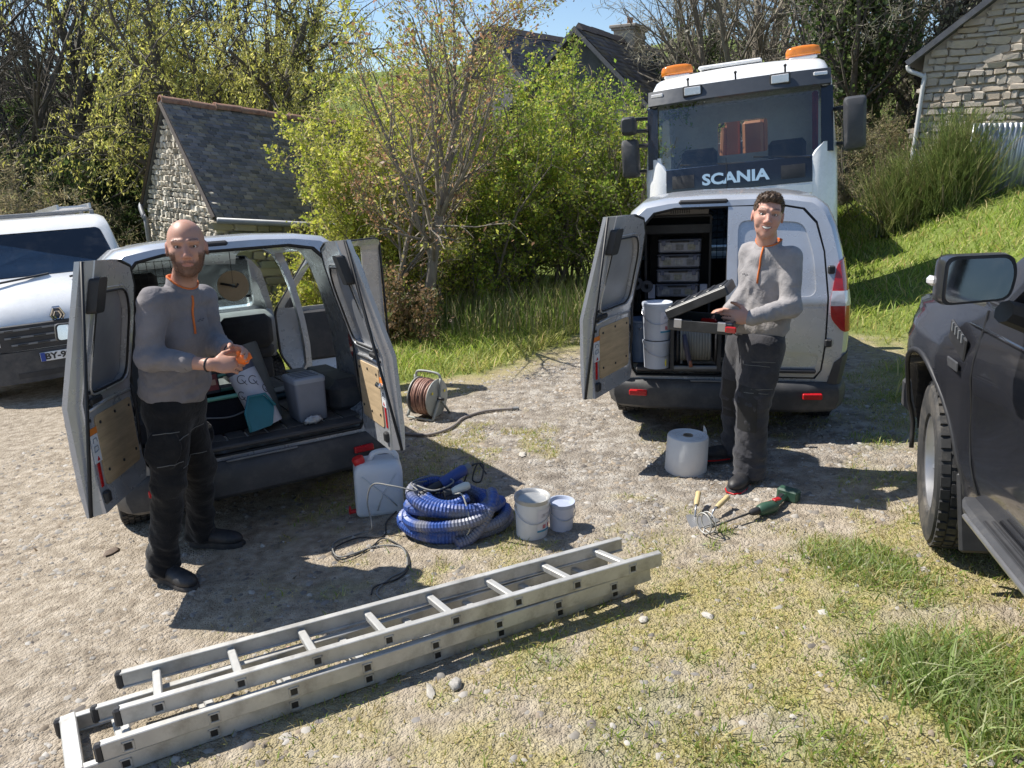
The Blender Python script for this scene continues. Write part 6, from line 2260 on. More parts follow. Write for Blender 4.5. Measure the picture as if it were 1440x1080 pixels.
def hand_sdf(fd, wrist, d, n, thumb, curl=.5, s=1.0, spread=.0, tcurl=.45):
    """d: towards the fingers, n: where the palm faces, thumb: side of the thumb"""
    d, n = nrm(d), nrm(n)
    t = nrm(np.asarray(thumb) - d * np.dot(thumb, d))
    n = nrm(n - d * np.dot(n, d) - t * np.dot(n, t))
    w = np.asarray(wrist, float)
    fr = np.array([t, d, n])
    fd.ell(w + d * .045 * s, (.043 * s, .056 * s, .0175 * s), fr, .012)
    for i, (off, L) in enumerate(((.030, .070), (.010, .080), (-.011, .074), (-.031, .058))):
        p = w + d * (.083 - .006 * abs(i - 1.2)) * s + t * off * s
        dd = nrm(d + t * off * spread * 6)
        c = curl * (1 + .12 * i)
        rr = (.0098, .0100, .0096, .0086)[i] * s
        for j, fr_ in enumerate((.46, .31, .23)):
            c2 = c * (.55, 1.0, .75)[j]
            dd = nrm(dd * math.cos(c2) + n * math.sin(c2)) if j else nrm(dd * math.cos(c * .7) + n * math.sin(c * .7))
            n2 = n
            q = p + dd * L * fr_ * s
            fd.cone(p, q, rr, rr * .93, .0035)
            p, rr = q, rr * .93
    p = w + d * .022 * s + t * .032 * s + n * .004
    dd = nrm(d * .62 + t * .70 + n * .30)
    for L, rr in ((.036, .0135), (.032, .0112), (.026, .0098)):
        q = p + dd * L * s
        fd.cone(p, q, rr * s, rr * .93 * s, .006)
        dd = nrm(dd + (d * .5 + n * .8 - t * .35) * tcurl)
        p = q
class ScaledField:
    def __init__(s, fd, k): s.fd, s.k = fd, k
    def ell(s, c, rad, fr=None, k=.015, sub=False): s.fd.ell(c, tuple(r * s.k for r in rad), fr, k * s.k, sub)
    def cone(s, a, b, ra, rb=None, k=.015, sub=False): s.fd.cone(a, b, ra * s.k, (ra if rb is None else rb) * s.k, k * s.k, sub)
def head_sdf(fd0, c, fr, smile=0.0, hs=1.0):
    fd = ScaledField(fd0, hs)
    L = lambda x, y, z: c + (fr[0] * x + fr[1] * y + fr[2] * z) * hs
    fd.ell(L(0, -.008, .020), (.075, .094, .088), fr, .02)
    fd.ell(L(0, .018, -.035), (.064, .074, .078), fr, .03)
    fd.ell(L(0, .034, -.084), (.046, .050, .036), fr, .03)
    fd.ell(L(0, .070, -.108), (.020, .017, .017), fr, .02)
    for s in (-1, 1):
        fd.ell(L(s * .042, .052, -.030), (.024, .026, .022), fr, .02)          # cheek
        fd.ell(L(s * .033, .090, .003), (.017, .014, .0115), fr, .010, True)   # eye socket
        fd.cone(L(s * .014, .086, .024), L(s * .050, .070, .022), .009, .007, .012)   # brow
        fd.cone(L(s * .019, .0785, .0072), L(s * .046, .070, .0060), .0045, .0038, .004)  # upper lid
        fd.cone(L(s * .020, .0780, -.0065), L(s * .045, .070, -.0055), .0036, .0032, .004)  # lower lid
        fd.ell(L(s * .079, -.008, -.014), (.009, .019, .030), fr, .008)        # ear
        fd.ell(L(s * .089, -.004, -.012), (.007, .010, .017), fr, .006, True)
        fd.ell(L(s * .012, .096, -.040), (.0095, .010, .008), fr, .007)        # nostril wing
    fd.cone(L(0, .082, .012), L(0, .106, -.034), .0075, .0115, .011)
    if smile:
        fd.ell(L(0, .098, -.069), (.025, .011, .0070), fr, .005, True)
        for s in (-1, 1):
            fd.cone(L(0, .087, -.0600), L(s * .029, .074, -.057), .0058, .0045, .007)
            fd.cone(L(0, .085, -.0825), L(s * .028, .074, -.063), .0062, .0045, .007)
            fd.ell(L(s * .044, .060, -.052), (.016, .014, .016), fr, .014)
    else:
        fd.cone(L(-.020, .083, -.067), L(.020, .083, -.067), .0068, .0068, .009)
        fd.cone(L(-.016, .083, -.079), L(.016, .083, -.079), .0072, .0072, .009)
        fd.cone(L(-.022, .093, -.073), L(.022, .093, -.073), .0022, .0022, .004, True)
M_skin = None
def skin_mat():
    m, nt, b = newmat('skin')
    c, _ = attr(nt, 'Col')
    f = nnoise(nt, coords(nt), 40, 5, .7)
    col = mixc(nt, ramp(nt, f, [(.35, (0, 0, 0)), (.75, (.35,) * 3)]), c, (.30, .13, .09), 'MIX')
    nt.links.new(mixc(nt, .35, c, col), b.inputs['Base Color'])
    b.inputs['Roughness'].default_value = .48
    b.inputs['Subsurface Weight'].default_value = .15
    b.inputs['Subsurface Radius'].default_value = (.012, .005, .003)
    b.inputs['Subsurface Scale'].default_value = 1.0
    b.inputs['Specular IOR Level'].default_value = .4
    bump(nt, b, nnoise(nt, coords(nt), 220, 3), .08, .002)
    return m
M_skin = skin_mat()
def cloth_mat(name, c, rough=.9, weave=260, var=.18, wear=None, wear_amt=.3):
    m = mat(name, c, rough, var=var, vscale=7, dirt=wear, dirt_amt=wear_amt, dscale=6, bmp=.22, bscale=weave, spec=.2)
    nt = m.node_tree
    b = nt.nodes['Principled BSDF']
    b.inputs['Sheen Weight'].default_value = .15
    hsum = mathn(nt, 'ADD', mathn(nt, 'MULTIPLY', nnoise(nt, coords(nt), 13, 3, .55, 2.2), 2.2), mathn(nt, 'MULTIPLY', nnoise(nt, coords(nt), weave, 3), .12))
    bump(nt, b, hsum, .2, .02)
    return m
M_boot = mat('boot_leather', (.022, .022, .025), .55, var=.3, dirt=(.16, .13, .10), dirt_amt=.4, dscale=9, bmp=.15)
M_sole = mat('boot_sole', (.03, .03, .032), .8, dirt=(.18, .15, .12), dirt_amt=.5)
M_orange_cl = cloth_mat('orange_trim', (.62, .16, .04))
from mathutils.bvhtree import BVHTree
def snapper(me, off=.003):
    t = BVHTree.FromPolygons([v.co for v in me.vertices], [p.vertices for p in me.polygons])
    def f(p, d=None):
        if d is not None:
            h = t.ray_cast(Vector(p), Vector(d))
            if h[0] is not None: return h[0] + h[1] * off
        loc, n, i, dist = t.find_nearest(Vector(p))
        return loc + n * off
    return f
def strands(name, P, N, L, w, cols, m, parent, lean, jit=.45):
    n = len(P)
    d = N * .4 + lean + rng.normal(0, jit, (n, 3))
    d /= np.linalg.norm(d, axis=1)[:, None]
    e = np.cross(d, rng.normal(0, 1, (n, 3)))
    e /= np.linalg.norm(e, axis=1)[:, None] + 1e-9
    LL = np.broadcast_to(L, (n, 1)) * rng.uniform(.6, 1.3, n)[:, None]
    V = np.stack([P - e * w, P + e * w, P + d * LL * .6 + N * LL * .1, P + d * LL - N * LL * .12], 1).reshape(-1, 3)
    b = (np.arange(n) * 4)[:, None]
    Fc = np.concatenate([b + np.array([[0, 1, 2]]), b + np.array([[2, 1, 3]])], 0)
    o = link(name, np_mesh(name, V, Fc, m, cols=np.repeat(cols, 4, 0)), parent)
    o['kind'] = 'stuff'
    return o
M_hairs = vcol_mat('hair_strand', .5, spec=.4)
def person(name, label, base, J, cfg):
    """J: joints relative to base (numpy). Body one continuous mesh; clothes, hair, eyes are children."""
    o = thing(name, label, 'person', base)
    A = {k: np.asarray(v, float) for k, v in J.items()}
    tor = frame_of(cfg['face_dir'])           # torso frame: right, forward, up
    hd = frame_of(cfg['look_dir'], cfg.get('head_up', (0, 0, 1)))
    allp = np.array(list(A.values()))
    lo, hi = allp.min(0) - .22, allp.max(0) + .24
    lo[2] = -.03
    pel, chest, neck = A['pelvis'], A['chest'], A['neck']
    up = nrm(neck - pel)
    tor = np.array([tor[0] - up * np.dot(tor[0], up), tor[1] - up * np.dot(tor[1], up), up])
    tor = np.array([nrm(tor[0]), nrm(tor[1]), up])
    # ---- body
    f = Field(lo, hi, .0078, (A['head'] - .13, A['head'] + .13, .0036))
    fat = cfg.get('fat', 1.0)
    f.ell(pel, (.155 * fat, .105 * fat, .12), tor, .03)
    f.ell(pel * .5 + chest * .5, (.140 * fat, .098 * fat, .17), tor, .05)
    f.ell(chest - up * .03, (.135, .092, .15), tor, .04)
    for s in 'LR':
        f.cone(chest + up * .06, A['sho' + s], .062, .048, .03)
        f.cone(A['sho' + s], A['elb' + s], .052, .040, .03)
        f.cone(A['elb' + s], A['wri' + s], .040, .028, .02)
        f.cone(pel - up * .03 + (A['hip' + s] - pel) * .6, A['kne' + s], .085, .055, .04)
        f.cone(A['kne' + s], A['ank' + s], .052, .030, .03)
        f.cone(A['ank' + s] - [0, 0, .02], A['toe' + s], .028, .020, .02)
        h = cfg['hand' + s]
        f.cone(A['wri' + s], A['wri' + s] + nrm(h['d']) * .02, .027, .024, .015)
        hand_sdf(f, A['wri' + s] + nrm(h['d']) * .012, h['d'], h['n'], h['t'], h.get('curl', .5), 1.02, h.get('spread', 0), h.get('tcurl', .45))
    f.cone(neck - up * .04, A['head'] - hd[2] * .055 - hd[1] * .02, .062, .054, .03)
    hs = cfg.get('hs', 1.0)
    head_sdf(f, A['head'], hd, cfg.get('smile', 0), hs)
    V, Fq = f.surface()
    skin = np.array(cfg['skin'])
    col = np.tile(skin, (len(V), 1))
    q = (V - A['head']) @ hd.T / hs
    near = (np.abs(q) < .17).all(1)
    red = np.clip(1 - np.linalg.norm((q - [0, .10, -.03]) / [.05, .04, .05], axis=1), 0, 1) * near
    col = col * (1 - .5 * red[:, None]) + np.array([.50, .20, .15]) * .5 * red[:, None]
    earm = near & (np.abs(q[:, 0]) > .072)
    col[earm] = col[earm] * .6 + np.array([.55, .22, .17]) * .4
    u2 = np.clip(1 - (q[:, 0] / .029) ** 2, 0, 1)
    if cfg.get('smile'): lips = near & (np.abs(q[:, 0]) < .029) & (q[:, 1] > .066) & (q[:, 2] < -.056 - .002 * u2) & (q[:, 2] > -.062 - .026 * u2)
    else: lips = near & (np.abs(q[:, 0]) < .024) & (q[:, 1] > .070) & (q[:, 2] < -.0655 + .003 * u2) & (q[:, 2] > -.074 - .010 * u2)
    col[lips] = col[lips] * .45 + np.array([.40, .15, .12]) * .55
    # dark lash line round the eyes
    lash = near & (np.abs((np.abs(q[:, 0]) - .0325) / .0165) ** 2 + ((q[:, 2] - .001) / .0068) ** 2 < 1.25) & (q[:, 1] > .05)
    col[lash] = col[lash] * .55
    if cfg.get('smile'):
        mo = near & (np.abs(q[:, 0]) < .025) & (q[:, 1] > .06) & (q[:, 2] < -.0605) & (q[:, 2] > -.0605 - .0165 * u2)
        col[mo] = (.07, .02, .018)
    if cfg.get('beard'):
        jit = fbm(V[:, 0] * 160 + V[:, 1] * 90, V[:, 2] * 160, 2) - .5
        m = sstep(.0, .022, -.050 - q[:, 2] + (np.abs(q[:, 0]) > .045) * .035 + jit * .02) * sstep(-.03, .01, q[:, 1] + jit * .02) * sstep(-.18, -.12, q[:, 2])
        mouth = (((q[:, 0] / .023) ** 2 + ((q[:, 2] + .073) / .0075) ** 2 < 1) & (q[:, 1] > .07))
        m = m * near * (1 - mouth)
        bc = np.array([.12, .065, .042])
        col = col * (1 - .80 * m[:, None]) + bc * .80 * m[:, None]
        st = near * sstep(.02, -.02, q[:, 1]) * sstep(.06, .02, q[:, 2]) * sstep(-.08, -.05, q[:, 2]) * .25
        col = col * (1 - st[:, None]) + np.array([.16, .10, .075]) * st[:, None]
    br = near & (np.abs(q[:, 2] - .031 + .12 * np.abs(np.abs(q[:, 0]) - .030)) < .0032) & (np.abs(np.abs(q[:, 0]) - .033) < .018) & (q[:, 1] > .055)
    col[br] = cfg.get('brow', (.30, .17, .12))
    body = link('body', np_mesh('body', V, Fq, M_skin, True, cols=col), o)
    me = body.data
    nv = np.empty(len(V) * 3, np.float32)
    me.vertex_normals.foreach_get('vector', nv)
    nv = nv.reshape(-1, 3)
    if cfg.get('beard'):
        w_ = np.where(m > .35)[0]
        i = w_[rng.integers(0, len(w_), 8000)]
        strands('beard', V[i] + rng.normal(0, .002, (len(i), 3)), nv[i], .0038, .0005, pick([(.13, .07, .045), (.18, .10, .06), (.10, .055, .035), (.24, .14, .085)], len(i)), M_hairs, body, np.array([0, 0, -.8]))
    w_ = np.where(br)[0]
    if len(w_):
        i = w_[rng.integers(0, len(w_), 150)]
        strands('eyebrow_hair', V[i] + rng.normal(0, .0015, (len(i), 3)), nv[i], .005, .0004, pick([(.14, .08, .05), (.2, .12, .07)], len(i)), M_hairs, body, np.array([0, 0, .15]))
    HL = lambda x, y, z: tuple(A['head'] + (hd[0] * x + hd[1] * y + hd[2] * z) * hs)
    for s in (-1, 1):
        mb = MB()
        mb.ball(HL(s * .0325, .0685, .0010), .0122, 14, 10)
        e = mb.build('eye', mat('eye_white', (.62, .58, .55), .25, var=.05), body, True)
        mb = MB()
        mb.ball(HL(s * .0325, .0765, .0010), .0056, 10, 6)
        mb.build('iris', mat('iris', (.05, .04, .03), .15), body, True)
    if cfg.get('smile'):
        mb = MB()
        xs = np.linspace(-.026, .026, 11)
        yf_ = lambda x: .0950 - .0125 * (x / .026) ** 2
        top = [HL(x, yf_(x), -.0605 - .003 * (1 - (x / .026) ** 2)) for x in xs]
        mid = [HL(x, yf_(x) + .001, -.0605 - .0085 * (1 - (x / .026) ** 2)) for x in xs]
        bot_ = [HL(x, yf_(x), -.0605 - .0135 * (1 - (x / .026) ** 2)) for x in xs]
        mb.loft([top, mid, bot_], close=False)
        mb.build('teeth', mat('teeth', (.78, .74, .66), .3), body, True)
    # ---- sweater
    pad = cfg.get('pad', .018)
    f = Field(lo, hi, .0085)
    f.ell(pel + up * .07, (.168 * fat + pad, .122 * fat + pad, .12), tor, .04)
    f.ell(pel * .5 + chest * .5 - up * .02, (.155 * fat + pad, .112 * fat + pad, .19), tor, .06)
    f.ell(chest - up * .02, (.148 + pad, .116 + pad, .175), tor, .05)
    for s in 'LR':
        f.cone(neck - up * .07, A['sho' + s], .072, .062 + pad * .3, .035)
        f.cone(A['sho' + s], A['elb' + s], .063 + pad * .4, .054 + pad * .3, .014)
        w = A['elb' + s] + (A['wri' + s] - A['elb' + s]) * cfg.get('sleeve', 1.0)
        f.cone(A['elb' + s], w, .056 + pad * .3, .043 + pad * .2, .03)
        ed = nrm(w - A['elb' + s])
        f.cone(w - ed * .02, w + ed * .006, .043, .041, .01)
    f.cone(neck - up * .06, neck + up * .02 - tor[1] * .008, .080, .066, .025)
    X, Y, Z = f.grid()
    P = [X - pel[0], Y - pel[1], Z - pel[2]]
    hgt_ = P[0] * up[0] + P[1] * up[1] + P[2] * up[2]
    f.d += (folds(X, Y, Z, cfg['seed'], (9, 9, 15)) * .012 + folds(X, Y, Z, cfg['seed'] + 1, (22, 22, 30)) * .006) * -1 * np.clip(1.25 - .5 * (hgt_ > .35), 0, 2)
    bot = hgt_ - cfg.get('hem', -.06)
    f.d += .010 * np.exp(-((bot - .025) / .03) ** 2)           # rib draws in at the hem
    f.d = np.maximum(f.d, -bot)
    f.d = np.maximum(f.d, (hgt_ - np.dot(neck - pel, up) - .062 + .25 * np.clip((P[0] * tor[1][0] + P[1] * tor[1][1] + P[2] * tor[1][2]) - .02, 0, .1)))
    hollow = Field(lo, hi, .0085)
    hollow.cone(neck + up * .0, neck + up * .16, .064, .070, .01)
    f.d = np.maximum(f.d, -hollow.d)
    V, Fq = f.surface()
    sw = link('sweater', np_mesh('sweater', V, Fq, cfg['sweater'], True), o)
    snap = snapper(sw.data, .004)
    cen = lambda z, x=0.0: pel + up * z + tor[0] * x
    nh = np.dot(neck - pel, up)
    mb = MB()
    zp = [snap(cen(z) + tor[1] * .5, -tor[1]) for z in np.linspace(nh + .03, nh - .20, 9)]
    mb.tube(zp, .0058, 6)
    mb.build('zip', M_orange_cl, sw, True)
    mb = MB()
    ring = []
    for a in np.linspace(0, 2 * PI, 22, endpoint=False):
        dvec = tor[0] * math.sin(a) * .0715 + tor[1] * math.cos(a) * .070
        zz = .045 - .035 * max(0, math.cos(a))
        ring.append(tuple(neck + up * zz + dvec))
    mb.tube(ring, .0050, 6, closed=True)
    mb.build('collar_edge', M_orange_cl, sw, True)
    mb = MB()
    rings = []
    for zz, rr in ((-.03, .078), (.045, .0745), (.045, .0685), (-.03, .070)):
        rings.append([tuple(neck + up * (zz - .035 * max(0, math.cos(a)) * (zz > 0)) + tor[0] * math.sin(a) * rr + tor[1] * math.cos(a) * rr * .97) for a in np.linspace(0, 2 * PI, 24, endpoint=False)])
    mb.loft(rings + [rings[0]], cap=False)
    co = mb.build('collar', cfg['sweater'], sw, True)
    fix_normals(co.data)
    mb = MB()
    rings = [[tuple(neck + up * (zz - .035 * max(0, math.cos(a)) * (zz > 0)) + tor[0] * math.sin(a) * rr + tor[1] * math.cos(a) * rr * .97) for a in np.linspace(0, 2 * PI, 24, endpoint=False)] for zz, rr in ((-.02, .0685), (.044, .067))]
    mb.loft(rings, cap=False)
    mb.build('collar_lining', M_orange_cl, sw, True)
    for side_, zz in cfg.get('logo', [(-.07, .14)]):
        mb = MB()
        for k in range(4):
            mb.tube([snap(cen(nh - zz - .006 * (k % 2), side_ + .012 * k + dx) + tor[1] * .5, -tor[1]) for dx in (0, .005, .009)], .002, 4)
        mb.build('chest_mark', mat('mark_thread', (.07, .07, .08), .8), sw)
    for s in 'LR':
        w = A['elb' + s] + (A['wri' + s] - A['elb' + s]) * cfg.get('sleeve', 1.0)
        ed = nrm(w - A['elb' + s]); fe = frame_of(ed)
        mb = MB()
        rings = [[tuple(w + ed * q_ + (fe[0] * math.cos(t) + fe[2] * math.sin(t)) * r_ * (1 + .025 * (k % 2))) for k, t in enumerate(np.linspace(0, 2 * PI, 40, endpoint=False))] for q_, r_ in ((-.045, .049), (-.03, .0455), (.005, .043), (.012, .039), (.010, .034))]
        mb.loft(rings, cap=False)
        mb.build('cuff', cfg['sweater'], sw, True)
    mb = MB()
    hz = cfg.get('hem', -.06) + .05
    mb.tube([snap(pel + up * hz + (tor[0] * math.cos(t) + tor[1] * math.sin(t)) * .5, -(tor[0] * math.cos(t) + tor[1] * math.sin(t))) for t in np.linspace(0, 2 * PI, 40, endpoint=False)], .003, 5, closed=True)
    mb.build('hem_seam', cfg['sweater'], sw, True)
    # ---- trousers
    f = Field(lo, hi, .0085)
    f.ell(pel - up * .03, (.170 * fat, .130 * fat, .17), tor, .04)
    for s in 'LR':
        lg = cfg.get('leg', 1.0)
        f.cone(pel - up * .05 + (A['hip' + s] - pel) * .8, A['kne' + s], .112 * lg, .083 * lg, .03)
        f.cone(A['kne' + s], A['ank' + s] + np.array([0, 0, .02]), .080 * lg, .072 * lg, .03)
        f.cone(A['ank' + s] + np.array([0, 0, .07]), A['ank' + s] + np.array([0, 0, .0]), .076 * lg, .080 * lg, .03)
        # cargo pocket
        mid = A['hip' + s] * .45 + A['kne' + s] * .55
        out = nrm((A['hip' + s] - pel))
        fr = np.array([out, tor[1], np.cross(out, tor[1])])
        f.ell(mid + out * .078, (.024, .070, .088), fr, .012)
    X, Y, Z = f.grid()
    low = np.clip(1.7 - Z * 1.6, .55, 1.7)
    f.d += (folds(X, Y, Z, cfg['seed'] + 5, (7, 7, 19)) * .013 + folds(X, Y, Z, cfg['seed'] + 6, (16, 16, 36)) * .006) * -low
    f.d = np.maximum(f.d, (X - pel[0]) * up[0] + (Y - pel[1]) * up[1] + (Z - pel[2]) * up[2] - .05)
    f.d = np.maximum(f.d, cfg.get('cuff', .045) - Z)
    V, Fq = f.surface()
    tr = link('trousers', np_mesh('trousers', V, Fq, cfg['trousers'], True), o)
    snt = snapper(tr.data, .002)
    for s in 'LR':
        if 'knee_pad' in cfg:
            k = A['kne' + s]
            mb = MB()
            rows = []
            axis_ = nrm(A['ank' + s] - k)
            for t in np.linspace(-.11, .16, 8):
                rows.append([tuple(snt(k + axis_ * t + tor[1] * .4 + tor[0] * x, -tor[1])) for x in np.linspace(-.06, .06, 6)])
            mb.loft(rows, close=False)
            mb.build('knee_patch', cfg['knee_pad'], tr, True)
        # stitched pocket flaps and seams
        mid = A['hip' + s] * .45 + A['kne' + s] * .55
        out = nrm((A['hip' + s] - pel))
        toc = nrm(np.array([0, 0, 1.]) * 0 + cfg.get('cam_dir', np.array([0, -1., 0])))
        for dz in (.10, -.06):
            mb = MB()
            mb.tube([snt(mid + np.array([0, 0, dz]) + np.array([x, 0, -.1 * abs(x)]) + toc * .4, -toc) for x in np.linspace(-.065, .065, 7)], .0022, 4)
            mb.build('pocket_seam', cfg['seam'], tr)
    # ---- belt
    mb = MB()
    # ---- boots
    for s in 'LR':
        a, t = A['ank' + s], A['toe' + s]
        d = nrm([t[0] - a[0], t[1] - a[1], 0])
        g = .0
        f = Field(np.minimum(a, t) - [.14, .14, .14], np.maximum(a, t) + [.14, .14, .16], .006)
        hb = np.array([a[0], a[1], 0])
        fr = np.array([[d[1], -d[0], 0], d, [0, 0, 1]])
        f.cone(a + [0, 0, .05], hb + [0, 0, .045], .055, .05, .02)
        f.ell(hb + d * .16 + [0, 0, .050], (.050, .085, .042), fr, .03)
        f.ell(hb + d * .07 + [0, 0, .055], (.046, .09, .045), fr, .03)
        f.ell(hb - d * .02 + [0, 0, .045], (.042, .05, .045), fr, .02)
        Xg = f.grid()
        f.d = np.maximum(f.d, .022 - Xg[2])
        f.d = np.maximum(f.d, Xg[2] - (a[2] + .06))
        V, Fq = f.surface()
        bt = link('boot', np_mesh('boot', V, Fq, M_boot, True), o)
        outl = [(-.036, -.06), (-.046, -.02), (-.040, .06), (-.052, .15), (-.048, .21), (-.022, .25), (.022, .25), (.048, .21), (.052, .15), (.040, .06), (.046, -.02), (.036, -.06)]
        mb = MB()
        mb.loft([[tuple(hb + fr[0] * x * k + d * y * k + np.array([0, 0, z])) for x, y in outl] for z, k in ((-.004, .97), (.006, 1), (.024, 1.0), (.034, .95))])
        so = mb.build('sole', M_sole, bt, True, 45)
        fix_normals(so.data)
        if cfg.get('boot_red'):
            mb = MB()
            mb.tube([tuple(hb + fr[0] * x * 1.01 + d * y * 1.01 + np.array([0, 0, .016])) for x, y in outl[2:10]], .005, 5)
            mb.build('red_welt', M_red_refl, bt)
        mb = MB()
        for k in range(4):
            c0 = hb + d * (.085 + .022 * k) + np.array([0, 0, .105 - .010 * k])
            mb.tube([tuple(c0 + fr[0] * x + np.array([0, 0, -abs(x) * .5])) for x in (-.025, 0, .025)], .004, 5)
        mb.build('laces', M_black, bt)
    # ---- hair
    if cfg.get('hair'):
        f = Field(A['head'] - .17, A['head'] + .19, .005)
        c = A['head']
        f.ell(c + (hd[1] * -.010 + hd[2] * .030) * hs, (.0795 * hs, .097 * hs, .086 * hs), hd, .01)
        f.ell(c + (hd[1] * .040 + hd[2] * .088) * hs, (.058 * hs, .046 * hs, .026 * hs), hd, .025)
        X, Y, Z = f.grid()
        Q = [((X - c[0]) * hd[i][0] + (Y - c[1]) * hd[i][1] + (Z - c[2]) * hd[i][2]) / hs for i in range(3)]
        nn = np.sin(Q[0] * 190 + 3 * np.sin(Q[1] * 60)) * np.sin(Q[1] * 120 + 2) + .6 * np.sin(Q[0] * 330 + Q[2] * 250)
        f.d += .0035 * nn * (Q[2] > .03)
        hl = np.where(np.abs(Q[0]) > .058, .012 + .3 * np.clip(Q[1] + .0, -.2, .2), .066 - .12 * np.abs(Q[0]))   # hairline height
        face = np.where(Q[1] > .02 + .03 * (np.abs(Q[0]) > .06), hl - Q[2], -.065 - Q[2] + .0)
        f.d = np.maximum(f.d, face)
        V, Fq = f.surface()
        ho = link('hair', np_mesh('hair', V, Fq, cfg['hair'], True), body)
        nv = np.empty(len(V) * 3, np.float32)
        ho.data.vertex_normals.foreach_get('vector', nv)
        i = rng.integers(0, len(V), 6500)
        topness = ((V[i] - c) @ hd[2]) / hs
        strands('hair_strands', V[i], nv.reshape(-1, 3)[i], (.004 + .006 * np.clip(topness / .09, 0, 1))[:, None], .0008, pick([(.10, .06, .035), (.16, .10, .06), (.07, .042, .026), (.22, .15, .09)], len(i)), M_hairs, body, hd[1] * .5 + hd[0] * .25)
    for s in cfg.get('bands', ''):
        w, d = A['wri' + s], nrm(A['wri' + s] - A['elb' + s])
        fr = frame_of(d)
        mb = MB()
        mb.tube([tuple(w - d * .012 + (fr[0] * math.cos(t) + fr[2] * math.sin(t)) * .031) for t in np.linspace(0, 2 * PI, 18, endpoint=False)], .005, 6, closed=True)
        mb.build('wrist_band', M_black, o, True)
    return o, sw, tr, body, A

def jp(base, px, py, d):
    return np.asarray(at(px, py, d)) - np.asarray(base)
# ---- man at the left van
bL = gp(268, 800)
bL_ = np.array(bL)
D = float(bL.y)
J = dict(
    toeR=None, head=jp(bL_, 262, 345, D - .02), neck=jp(bL_, 256, 404, D + .02), chest=jp(bL_, 248, 462, D + .02), pelvis=jp(bL_, 246, 560, D + .02),
    shoR=jp(bL_, 215, 426, D - .14), elbR=jp(bL_, 210, 504, D - .20), wriR=jp(bL_, 296, 513, D - .26),
    shoL=jp(bL_, 284, 419, D + .16), elbL=jp(bL_, 299, 482, D + .14), wriL=jp(bL_, 326, 494, D - .10),
    hipR=jp(bL_, 237, 565, D - .07), hipL=jp(bL_, 258, 562, D + .10))
gR, gL = np.array(gp(233, 815)) - bL_, np.array(gp(290, 768)) - bL_
J['ankR'] = gR + [0, 0, .085]
J['toeR'] = gR + [.17, -.10, .035]
J['ankL'] = gL + [-.02, 0, .085]
J['toeL'] = gL + [.19, -.02, .035]
J['kneR'] = (J['hipR'] + J['ankR']) * .5 + [.03, -.03, .03]
J['kneL'] = (J['hipL'] + J['ankL']) * .5 + [.05, -.02, .03]
M_sw1 = cloth_mat('grey_fleece', (.205, .190, .195))
M_tr1 = cloth_mat('black_work_cloth', (.011, .011, .012), var=.3, wear=(.05, .048, .045), wear_amt=.35)
manL = person('person', 'bald bearded man in grey zip sweater and black work trousers holding something orange', bL, J, dict(
    face_dir=(.82, -.50, 0), look_dir=(.34, -.90, .02), leg=.98, hs=1.10, skin=(.50, .27, .19), beard=True, sweater=M_sw1, trousers=M_tr1, seed=3, sleeve=.62, fat=.98, pad=.016, hem=-.055,
    handR=dict(d=(.9, .28, -.05), n=(-.15, .6, .75), t=(.1, .55, .8), curl=.75), handL=dict(d=(.75, -.45, .1), n=(-.3, -.55, -.75), t=(-.2, -.5, .85), curl=.6),
    seam=mat('grey_thread', (.16, .16, .15), .8), bands='RL', cam_dir=np.array([.4, -.9, 0])))
# ---- man at the right van
bR = gp(1040, 668)
bR_ = np.array(bR)
D = float(bR.y)
J = dict(
    head=jp(bR_, 1080, 301, D - .02), neck=jp(bR_, 1080, 347, D + .03), chest=jp(bR_, 1082, 386, D + .05), pelvis=jp(bR_, 1064, 474, D + .04),
    shoL=jp(bR_, 1112, 364, D - .06), elbL=jp(bR_, 1110, 432, D - .14), wriL=jp(bR_, 1056, 447, D - .24),
    shoR=jp(bR_, 1056, 357, D + .14), elbR=jp(bR_, 1052, 412, D + .12), wriR=jp(bR_, 1026, 436, D + .02),
    hipL=jp(bR_, 1074, 478, D - .04), hipR=jp(bR_, 1052, 476, D + .10))
gLf, gRf = np.array(gp(1052, 676)) - bR_, np.array(gp(1034, 646)) - bR_
J['ankL'] = gLf + [0, 0, .085]
J['toeL'] = gLf + [-.12, -.14, .035]
J['ankR'] = gRf + [0, 0, .085]
J['toeR'] = gRf + [-.17, -.03, .035]
J['kneL'] = (J['hipL'] + J['ankL']) * .5 + [-.03, -.02, .03]
J['kneR'] = (J['hipR'] + J['ankR']) * .5 + [-.04, -.02, .03]
M_sw2 = cloth_mat('light_grey_fleece', (.30, .282, .278))
M_tr2 = cloth_mat('charcoal_work_cloth', (.042, .042, .048), var=.3, wear=(.11, .10, .10), wear_amt=.35)
manR = person('person', 'young smiling man in grey zip sweater and charcoal trousers holding a black case', bR, J, dict(
    face_dir=(-.62, -.78, 0), look_dir=(-.27, -.96, .03), head_up=(.07, 0, 1), leg=1.24, hs=1.04, skin=(.56, .31, .23), smile=1, hair=mat('brown_hair', (.085, .052, .032), .6, var=.5, vscale=60), sweater=M_sw2, trousers=M_tr2, seed=11, sleeve=.97, fat=.95, pad=.018, hem=-.02,
    handL=dict(d=(-.95, -.1, .1), n=(.1, .75, .5), t=(-.1, .2, .95), curl=.45), handR=dict(d=(-.85, -.3, -.05), n=(.1, -.4, -.85), t=(-.1, -.9, .2), curl=.5),
    seam=mat('grey_thread', (.16, .16, .15), .8), knee_pad=mat('black_patch', (.014, .014, .015), .7, dirt=(.07, .06, .055), dirt_amt=.4, bmp=.2), boot_red=True, logo=[(.07, .16)], cam_dir=np.array([0, -1., 0])))
